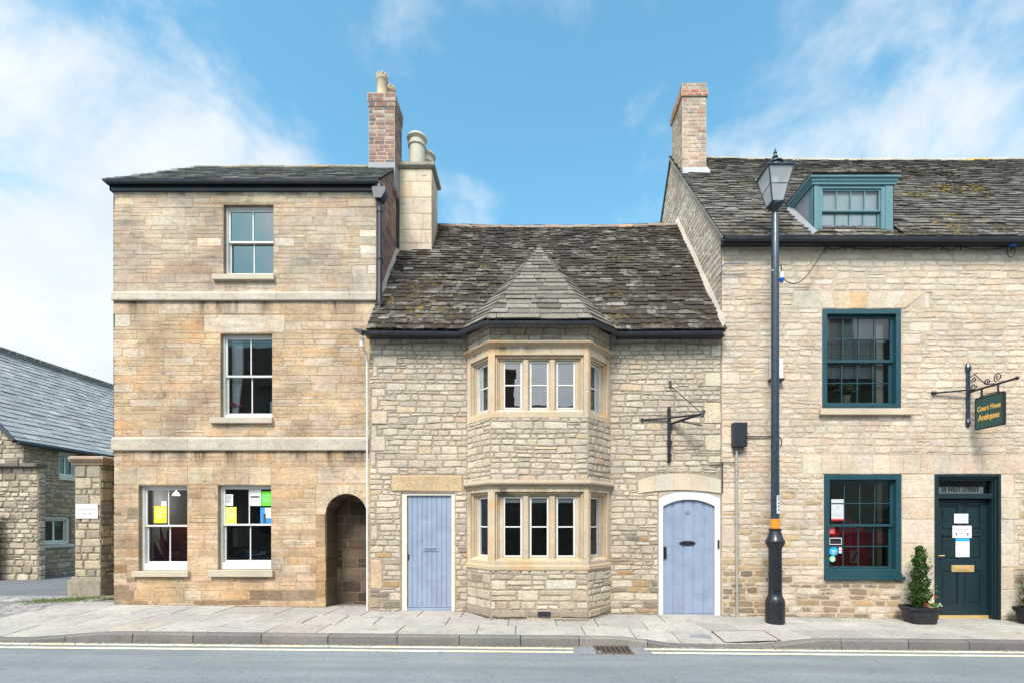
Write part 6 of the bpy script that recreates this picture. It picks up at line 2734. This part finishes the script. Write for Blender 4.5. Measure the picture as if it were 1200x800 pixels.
# lamp with a red shade behind the middle floor window
tl = thing('table_lamp', 'table lamp with a dusky red shade behind the middle floor window', 'lamp', (nx(277), .75, nz(486)))
d_ = 9.16
lx, lz_ = X(277, d_), Z(478, d_)
mb = MB()
mb.lathe((lx, d_ - D, lz_), [(.17, 0), (.155, .02), (.075, .17), (.07, .17), (.15, .02), (.165, 0)], 20)
mb.build('lamp_shade', 'red_shade', tl, smooth=True)
mb = MB()
mb.lathe((lx, d_ - D, lz_ - .32), [(.08, 0), (.08, .02), (.02, .04), (.03, .15), (.015, .3), (.012, .4)], 14)
mb.build('stand', 'brass', tl, smooth=True)
tb = thing('side_table', 'low wooden table carrying the red shaded lamp', 'table', (lx, d_ - D, lz_ - .9))
mb = MB()
mb.wbox(lx - .35, lx + .6, .42, 1.1, lz_ - .36, lz_ - .325)
mb.build('table_top', 'wood', tb, bevel=.004)
for ax, ay in ((-.3, .6), (.5, .6), (-.3, 1.05), (.5, 1.05)):
    mb = MB()
    mb.wbox(lx + ax - .02, lx + ax + .02, ay - .02, ay + .02, zl(489) - .25, lz_ - .36)
    mb.build('leg', 'wood', tb)
cu_ = thing('curtain', 'pale curtain gathered at the left of the middle floor window', 'curtain', (xl(262), .5, zl(489)))
mb = MB()
for k in range(7):
    xx = xl(263) + k * .028
    mb.tube([(xx, .46, zl(390)), (xx - .0, .47, zl(430)), (xx - .012 * k, .47, zl(470)), (xx - .018 * k, .46, zl(488))], .022, 6)
mb.build('cloth', 'blind_white', cu_, smooth=True)
wc = thing('window_card', 'white card standing at the right of the middle floor window sill', 'card', (nx(315), .42, nz(487)))
mb = MB()
mb.box(FL, nx(312), nx(317.5), nz(487), nz(468), -.26, -.25)
mb.build('sheet', 'blind_white', wc)

# red armchair, umbrella and shelf seen through the left shop window
ar = thing('armchair', 'dark red patterned armchair behind the left ground floor window', 'armchair', (X(205, 9.6), 1.0, .3))
ax = X(206, 9.6)
mb = MB()
mb.wbox(ax - .28, ax + .28, .75, 1.3, .78, 1.0)
mb.build('seat', 'red_cloth', ar, bevel=.05)
mb = MB()
mb.wbox(ax - .28, ax + .28, 1.15, 1.35, .9, 1.55)
mb.build('backrest', 'red_cloth', ar, bevel=.06)
for s_ in (-.33, .33):
    mb = MB()
    mb.wbox(ax + s_ - .06, ax + s_ + .06, .75, 1.3, .75, 1.22)
    mb.build('armrest', 'red_cloth', ar, bevel=.04)
mb = MB()
mb.wbox(ax - .36, ax + .36, .78, 1.3, .42, .75)
mb.build('base', 'wood', ar, bevel=.01)
um = thing('umbrella', 'furled dark umbrella leaning inside the left ground floor window', 'umbrella', (nx(182), .5, nz(660)))
mb = MB()
mb.tube([(nx(183.5), .55, nz(661)), (nx(182), .5, nz(640)), (nx(181), .47, nz(622))], [.012, .045, .015], 8)
mb.build('canopy', 'red_cloth', um, smooth=True)
mb = MB()
mb.tube([(nx(181), .47, nz(622)), (nx(180.5), .46, nz(616))], .012, 6)
mb.build('handle', 'black_iron', um)
bt = thing('wooden_bat', 'pale wooden bat leaning inside the left ground floor window', 'bat', (nx(185), .5, nz(650)))
mb = MB()
mb.tube([(nx(173), .47, nz(628)), (nx(178.5), .5, nz(642)), (nx(182), .53, nz(652))], [.03, .035, .012], 8)
mb.build('blade', 'clay_pot', bt, smooth=True)
pl_ = thing('pendant_lamp', 'lit white pendant lamp hanging inside the left ground floor window', 'lamp', (nx(206), 1.0, nz(575)))
d_ = 9.6
mb = MB()
mb.lathe((X(206.5, d_), d_ - D, Z(580, d_)), [(.07, 0), (.05, .05), (.02, .08), (.008, .1), (.008, .5)], 14)
mb.build('lamp_shade', 'lit_shade', pl_, smooth=True)
pld = bpy.data.lights.new('pendant_light', 'POINT')
pld.energy = 1.6
pld.color = (1, .95, .88)
pld.shadow_soft_size = .06
plo = bpy.data.objects.new('pendant_light', pld)
plo.location = Vector((X(206.5, d_), d_ - D, Z(580, d_) - .12)) - pl_.location
col.objects.link(plo)
plo.parent = pl_
shf = thing('wall_shelf', 'pale shelves inside the left ground floor window', 'shelf', (X(205, 10.3), 1.7, 1.9))
mb = MB()
for py_ in (601, 612, 628):
    mb.wbox(X(190, 10.4), X(214, 10.4), 1.75, 1.95, Z(py_, 10.4), Z(py_ - 1.2, 10.4))
mb.build('board', 'blind_white', shf)
for i, (a, b, c, d, m, nm) in enumerate([(176, 183, 663.5, 659, 'plastic_blue', 'small blue item on the sill of the left window'), (183.5, 190, 663.5, 660.5, 'blind_white', 'small white item beside the blue one on the left sill'), (208, 214, 663.5, 661, 'plastic_blue', 'flat blue item at the right end of the left sill'),
                                         (304, 313, 661, 655, 'sticker_blue', 'turquoise box on the sill of the right ground floor window'), (287, 292, 661, 654, 'orange_band', 'orange box on the sill of the right ground floor window')]):
    mb = MB()
    mb.box(FL, nx(a), nx(b), nz(c), nz(d), -.26, -.20)
    o = mb.build('boxed_item', m, bevel=.006)
    tag(o, nm, 'box')
hp_ = thing('display_stand', 'pale tall display stand inside the right ground floor window', 'stand', (X(280, 9.6), 1.0, 1))
mb = MB()
mb.wbox(X(278, 9.6), X(284, 9.6), 1.0, 1.25, Z(640, 9.6), Z(585, 9.6))
mb.build('panel', 'plaster_light', hp_, bevel=.01)
mb = MB()
mb.wbox(X(273, 9.4), X(277.5, 9.4), .8, .9, Z(640, 9.4), Z(618, 9.4))
mb.build('leaflet', 'blind_white', hp_, bevel=.01)
cn = thing('shop_counter', 'dark counter with papers inside the right ground floor window', 'counter', (X(290, 9.8), 1.2, .6))
mb = MB()
mb.wbox(X(262, 9.8), X(320, 9.8), 1.0, 1.5, .55, Z(650, 9.8))
mb.build('body', 'tar', cn)
mb = MB()
rg = random.Random(33)
for k in range(12):
    a = rg.uniform(266, 314)
    mb.wbox(X(a, 9.8), X(a + rg.uniform(3, 8), 9.8), 1.0, 1.2, Z(650, 9.8) + .004 + k * .004, Z(650, 9.8) + .02 + k * .01)
mb.build('paper_stack', 'plaster_light', cn)

# roman blinds at the top of the cottage's lower lights
for i, q in enumerate((-.445, 0, .445)):
    mb = MB()
    x0_, x1_ = BC + q - .15, BC + q + .15
    for k in range(3):
        mb.wbox(x0_, x1_, -.40 + k * .004, -.395 + k * .004, zf(588) + .02 * k, zf(581) + .0)
    o = mb.build('roman_blind', 'blind_white', None)
    tag(o, ['pale blind at the top of the left light of the lower bay window', 'pale blind at the top of the middle light of the lower bay window', 'pale blind at the top of the right light of the lower bay window'][i], 'blind', 'blinds in the lower bay')
for fl, (za_, zb_) in enumerate(((zf(653), zf(581)), (zf(478), zf(421)))):
    for s_ in (-1, 1):
        mb = MB()
        for k in range(3 if fl else 2):
            t = .22 + .10 * k
            x_ = BC + s_ * (1.265 - .453 * t - .10)
            y_ = -.55 * t + .05
            mb.tube([(x_, y_, zb_), (x_ + .01, y_ + .01, za_)], .03, 6)
        o = mb.build('curtain', 'curtain', None, smooth=True)
        tag(o, 'grey curtain inside the %s light of the %s bay window' % ('left side' if s_ < 0 else 'right side', 'upper' if fl else 'lower'), 'curtain', 'curtains in the bay windows')

# shop window of the right house
FRi = FRr
wi = -.087
dq = 8.70


def sx_(p):
    return X(p, dq)


def sz_(p):
    return Z(p, dq)


notice('window_poster', 'white poster with a red lower edge in the shop window', 'poster', FRi, sx_(972.8), sx_(988), sz_(609), sz_(584.5), wi, 'paper_aged', [(.4, .6, .62, .12), (.25, .75, .3, .03), (.3, .7, .22, .03)], [('red_edge', 'sticker_red', .0, 1, .0, .07)])
notice('window_sticker', 'red square sticker on the shop window', 'sticker', FRi, sx_(971.6), sx_(978.5), sz_(625), sz_(614.5), wi - .034, 'sticker_red', [(.2, .8, .7, .06), (.2, .8, .5, .06), (.2, .7, .3, .06)])
notice('window_sticker', 'black sticker with a pale border on the shop window', 'sticker', FRi, sx_(971.8), sx_(986.5), sz_(637.5), sz_(629.5), wi - .034, 'paper', (), [('black_field', 'sticker_black', .05, .95, .1, .9), ('white_line', 'paper', .25, .85, .62, .74)])
for nm, px_, py_, r_, m_, lb in (('window_sticker', 976.8, 645.2, 5.3, 'sticker_blue', 'round bright blue sticker on the shop window'), ('window_sticker', 975.6, 654.3, 3.5, 'sticker_mint', 'round mint green sticker below the blue one')):
    t = thing(nm, lb, 'sticker', FRi(sx_(px_), sz_(py_), wi))
    mb = MB()
    mb.prism(FRi, [(sx_(px_) + r_ * .01534 * math.cos(2 * math.pi * k / 28), sz_(py_) + r_ * .01534 * math.sin(2 * math.pi * k / 28)) for k in range(28)], wi - .036, wi - .034)
    s_ = mb.build('disc', m_, t)
    mb = MB()
    for a, b, z in ((-.5, .5, .15), (-.35, .4, -.15), (-.2, .2, -.42)):
        mb.box(FRi, sx_(px_) + a * r_ * .0153, sx_(px_) + b * r_ * .0153, sz_(py_) + (z - .07) * r_ * .0153, sz_(py_) + (z + .07) * r_ * .0153, wi - .0335, wi - .033)
    mb.build('printed_lines', 'paper', s_)
for i, py_ in enumerate((642.2, 646.0)):
    notice('window_sticker', ['upper of two small white squares beside the round blue sticker', 'lower of two small white squares beside the round blue sticker'][i], 'sticker', FRi, sx_(983), sx_(986.4), sz_(py_ + 1.6), sz_(py_ - 1.6), wi - .034, 'paper')
mb = MB()
mb.lathe(FRi(sx_(1041), sz_(567), wi - .03), [(.022, -.022), (.022, .022)], 4)
pf = thing('picture_frame', 'pale gilt picture frame hanging inside the shop window', 'picture', (X(1016, 9.6), 1.0, Z(592, 9.6)))
mb = MB()
a, b, c, d = X(1007, 9.6), X(1023.5, 9.6), Z(594, 9.6), Z(579, 9.6)
for q in ((a, b, c, c + .03), (a, b, d - .03, d), (a, a + .03, c, d), (b - .03, b, c, d)):
    mb.wbox(q[0], q[1], 1.0, 1.03, q[2], q[3])
mb.build('frame', 'brass', pf)
mb = MB()
mb.wbox(a + .03, b - .03, 1.015, 1.03, c + .03, d - .03)
mb.build('picture', 'plaster_light', pf)
pt_ = thing('framed_print', 'small framed print standing low in the shop window', 'picture', (sx_(1000), .35, sz_(660)))
mb = MB()
mb.wbox(X(995.5, 8.95), X(1004.5, 8.95), .34, .37, Z(659, 8.95), Z(644, 8.95))
mb.build('frame', 'cream_paint', pt_)
mb = MB()
rg = random.Random(2)
for k in range(7):
    xx = X(997 + rg.uniform(0, 4.5), 8.95)
    zz = Z(657 - rg.uniform(0, 9), 8.95)
    mb.wbox(xx, xx + .035, .336, .3395, zz, zz + .04)
mb.build('printed_marks', 'ink', pt_)
rc = thing('red_drape', 'deep red cloth draped over the display inside the shop window', 'cloth', (sx_(1000), .6, .6))
mb = MB()
for k in range(22):
    xx = sx_(966) + k * .048
    mb.tube([(xx, .60 + .02 * (k % 2), Z(603 + 10 * math.sin(k * .4), 9.2)), (xx, .56 + .03 * (k % 3), Z(640, 9.2)), (xx + .01, .53, Z(672, 9.2))], .036, 6)
mb.build('cloth', 'red_velvet', rc, smooth=True)
wbx = thing('wooden_cabinet', 'small brown wooden cabinet low in the right of the shop window', 'cabinet', (sx_(1036), .5, sz_(660)))
mb = MB()
mb.wbox(X(1027, 9.0), X(1041, 9.0), .41, .7, Z(664, 9.0), Z(643, 9.0))
mb.build('body', 'wood', wbx, bevel=.006)
mb = MB()
mb.tube([(X(1034, 9.0), .405, Z(653, 9.0)), (X(1034, 9.0), .38, Z(653, 9.0))], .012, 8)
mb.build('knob', 'brass', wbx)
bw_ = thing('glass_dish', 'pale glass dish on the display inside the shop window', 'dish', (sx_(1026), .55, sz_(640)))
mb = MB()
mb.lathe((X(1024, 9.15), .56, Z(641, 9.15)), [(.04, 0), (.06, .02), (.16, .08), (.17, .09), (.15, .09), (.05, .03)], 18)
mb.build('bowl', 'plaster_light', bw_, smooth=True)

# plant behind the upper shop window
hp2 = thing('house_plant', 'pale leafy pot plant on the sill behind the upper teal window', 'plant', (X(991, 8.95), .35, Z(470, 8.95)))
mb = MB()
mb.lathe((X(991, 8.95), .36, Z(472, 8.95)), [(.06, 0), (.085, .12), (.09, .13), (.07, .12)], 14)
mb.build('pot', 'stone_pot', hp2, smooth=True)
mb = MB()
rng = random.Random(55)
pts = [Vector((X(991, 8.95) + rng.gauss(0, .10), .36 + rng.gauss(0, .06), Z(457, 8.95) + abs(rng.gauss(0, .10)))) for _ in range(220)]
leaf_cloud(mb, rng, pts, .07, [(3, (.30, .42, .22)), (2, (.42, .52, .30)), (1, (.14, .25, .08))])
mb.build('foliage', 'leaf', hp2)
# candle-like brass ornaments on the meeting rail
od = thing('brass_ornament', 'small warm brass ornament behind the upper teal window', 'ornament', (X(978, 8.95), .36, Z(424, 8.95)))
mb = MB()
mb.lathe((X(978, 8.95), .36, Z(424, 8.95)), [(.035, 0), (.04, .03), (.01, .06)], 12)
mb.build('body', 'gold_leaf', od, smooth=True)

# notices on the shop door
dq = 8.713
WD = W_ + .003
notice('door_notice', 'small white notice, topmost of three on the dark shop door', 'notice', FRr, sx_(1118), sx_(1134.5), sz_(612.5), sz_(601.3), WD, 'paper', [(.3, .75, .7, .06), (.3, .75, .5, .06), (.35, .7, .32, .06)])
notice('door_notice', 'wide white notice with two small dark emblems on the dark shop door', 'notice', FRr, sx_(1116), sx_(1138.5), sz_(629.5), sz_(615.3), WD, 'paper', [(.2, .85, .72, .07), (.3, .72, .52, .05), (.35, .7, .36, .05)], [('emblem', 'ink', .17, .24, .2, .4), ('emblem', 'ink', .76, .83, .2, .4)])
notice('door_notice', 'white notice with a blue heading band, lowest of three on the shop door', 'notice', FRr, sx_(1119.7), sx_(1136), sz_(652), sz_(630), WD, 'paper', [(.1, .35, .08, .03), (.5, .9, .08, .03)], [('heading_band', 'sticker_blue', .0, 1, .84, 1)])

# ================================================================== ACROSS THE STREET (seen mirrored in the glass)
def terrace(x0, x1, eaves, ridge, label, seed, tone, chx):
    t = thing('terrace_house', label, 'house', ((x0 + x1) / 2, -20, zg(x0)))
    mb = MB()
    F = Fr((x1, -15.5, 0), (-1, 0, 0))
    L_ = x1 - x0
    hs = []
    nw = max(2, int(L_ / 2.6))
    for i in range(nw):
        c = L_ * (i + .5) / nw
        for z in (.9, 3.6) + ((6.2,) if eaves > 8 else ()):
            if z + 1.5 < eaves:
                hs.append((c - .5, c + .5, z, z + 1.5))
    backing(mb, F, 0, L_, -.4, eaves, [h + (1,) for h in hs], tone, (), .12)
    mb.wbox(x0, x0 + .05, -21.5, -15.52, -.4, eaves, tone)
    mb.wbox(x1 - .05, x1, -21.5, -15.52, -.4, eaves, tone)
    mb.wbox(x0, x1, -21.55, -21.5, -.4, eaves, tone)
    mb.build('wall', 'pale_rubble', t)
    for h in hs:
        f = MB()
        for q in ((h[0], h[0] + .06, h[2], h[3]), (h[1] - .06, h[1], h[2], h[3]), (h[0] + .06, h[1] - .06, h[2], h[2] + .06), (h[0] + .06, h[1] - .06, h[3] - .06, h[3]), (h[0] + .06, h[1] - .06, h[2] + .72, h[2] + .77)):
            f.box(F, *q, -.12, -.06)
        w = f.build('window', 'white_paint', t)
        p = MB()
        p.box(F, h[0], h[1], h[2], h[3], -.14, -.10)
        p.build('pane', 'dark_pane', w)
    mb = MB()
    zs_ = (ridge - eaves)
    mb.add([(x0, -15.2, eaves - .1), (x1, -15.2, eaves - .1), (x1, -18.5, ridge), (x0, -18.5, ridge), (x1, -21.8, eaves - .1), (x0, -21.8, eaves - .1)], [(1, 0, 3, 2), (2, 3, 5, 4), (0, 5, 3), (1, 2, 4)], (.15, .145, .135))
    rf = mb.build('roof', 'dark_slate', t)
    for cxx in chx:
        mb = MB()
        mb.wbox(cxx - .45, cxx + .45, -18.0, -17.2, eaves, ridge + 1.3, (.30, .17, .12))
        mb.wbox(cxx - .52, cxx + .52, -18.07, -17.13, ridge + 1.3, ridge + 1.5, (.27, .15, .11))
        mb.build('chimney', 'brick', rf)
    return t


terrace(-26, -9.2, 8.6, 11.6, 'tall stone terrace house across the street at the left', 1, (.40, .33, .23), (-12,))
terrace(-9.1, 8.4, 5.4, 7.9, 'low stone terrace house across the street facing the cottage', 2, (.42, .37, .28), (-1.2,))
terrace(8.5, 30, 8.4, 11.8, 'tall stone terrace house across the street at the right', 3, (.44, .38, .29), (17,))


def car():
    """small red car parked across the street; mirrored in the shop window"""
    cx_, cy_, cz_ = 11.6, -8.75, zr(11.6, -8.7)
    t = thing('parked_car', 'red car parked across the street, mirrored in the shop window', 'car', (cx_, cy_, cz_))
    # side profile (x along length, z) lofted over three widths
    prof = [(-2.0, .35), (-2.05, .62), (-1.98, .92), (-1.35, 1.02), (-.75, 1.48), (-.1, 1.60), (.85, 1.58), (1.55, 1.42), (1.95, 1.02), (2.05, .8), (2.03, .4), (1.9, .28), (-1.85, .28)]
    mb = MB()
    n = len(prof)
    vs = []
    for yy, k in ((-.85, .93), (-.80, 1.0), (.80, 1.0), (.85, .93)):
        for x, z in prof:
            tuck = .16 * max(0, z - .95) / .6
            s = math.copysign(1, yy)
            vs.append((cx_ + x * (.985 if k < 1 else 1), cy_ + yy - s * tuck, cz_ + (z if k == 1 else .28 + (z - .28) * .985)))
    fs = [tuple(range(n)), tuple(range(4 * n - 1, 3 * n - 1, -1))]
    for r in range(3):
        for i in range(n):
            j = (i + 1) % n
            fs.append((r * n + i, (r + 1) * n + i, (r + 1) * n + j, r * n + j))
    mb.add(vs, fs)
    mb.build('body', 'car_red', t, smooth=True, bevel=.03)
    mb = MB()
    for s in (-1, 1):
        yy = .80
        for pl in ([(-1.15, 1.05), (-.70, 1.44), (-.12, 1.52), (-.12, 1.05)], [(-.04, 1.05), (-.04, 1.52), (.80, 1.51), (.80, 1.05)], [(.88, 1.06), (.88, 1.50), (1.40, 1.38), (1.62, 1.08)]):
            q = [(cx_ + x, cy_ + s * (yy + .012 - .16 * max(0, z - .95) / .6 + .04 * (1.6 - z)), cz_ + z) for x, z in pl]
            mb.add(q, [(0, 1, 2, 3)])
    mb.build('window', 'dark_pane', t)
    for x in (-1.28, 1.3):
        for s in (-1, 1):
            w = MB()
            w.tube([(cx_ + x, cy_ + s * .66, cz_ + .31), (cx_ + x, cy_ + s * .87, cz_ + .31)], .31, 24)
            wh = w.build('wheel', 'tar', t)
            r = MB()
            r.tube([(cx_ + x, cy_ + s * .87, cz_ + .31), (cx_ + x, cy_ + s * .885, cz_ + .31)], .19, 16)
            r.build('rim', 'steel_grey', wh)
    for s in (-1, 1):
        h = MB()
        h.wbox(cx_ - 2.06, cx_ - 1.95, cy_ + s * .62 - .14, cy_ + s * .62 + .14, cz_ + .70, cz_ + .84)
        h.build('headlight', 'blind_white', t, bevel=.02)
        h = MB()
        h.wbox(cx_ + 1.95, cx_ + 2.06, cy_ + s * .66 - .1, cy_ + s * .66 + .1, cz_ + .78, cz_ + .98)
        h.build('tail_light', 'sticker_red', t, bevel=.02)
    return t


car()

# dirt and grit gathered along the wall foot and in the road channel
rng = random.Random(808)
for nm, lb, ct, fn in (('wall_foot_dirt', 'dark dirt and moss along the foot of the house walls', 'dirt', 0), ('channel_grit', 'grit and dead leaves in the road channel along the kerb', 'grit', 1)):
    mb = MB()
    for k in range(2600 if fn == 0 else 2200):
        x = rng.uniform(-7.5, 13)
        if fn == 0:
            yw = .2 if x < -2.8 else (0 if x < 3.4 else -.012)
            if -1.1 < x < 1.45:
                t_ = abs(x - BC)
                yw = -.58 if t_ < .812 else -.58 * (1.265 - t_) / .453
            if -2.27 < x < -1.32 or 2.29 < x < 3.4 or (7.2 < x < 8.4) or -3.7 < x < -2.95:
                continue
            y = yw - abs(rng.gauss(0, .022)) * (1 + 1.6 * max(0, math.sin(x * 2.3 + 1)) ** 2)
            z = zp(x, y) + .007
            c = tone_mix(rng, [(3, (.09, .075, .055)), (2, (.13, .115, .085)), (1, (.07, .085, .03))], .2)
        else:
            if .9 < x < 1.45:
                continue
            y = yk(x) - .01 - abs(rng.gauss(0, .035)) * (1 + max(0, math.sin(x * 1.7)) * 1.5)
            z = zr(x, y) + .006
            c = tone_mix(rng, [(3, (.12, .105, .085)), (2, (.18, .16, .13)), (1, (.20, .13, .06))], .2)
        r = rng.uniform(.006, .017)
        a = rng.uniform(0, 6.28)
        n = 5
        vs = [(x, y, z + r * rng.uniform(.15, .6))] + [(x + r * rng.uniform(.7, 1.4) * 1.4 * math.cos(a + 2 * math.pi * j / n), y + r * rng.uniform(.6, 1.2) * math.sin(a + 2 * math.pi * j / n), z - .006) for j in range(n)]
        mb.add(vs, [(0, 1 + j, 1 + (j + 1) % n) for j in range(n)], c)
    o = mb.build(nm, 'moss', kind='stuff')
    tag(o, lb, ct)
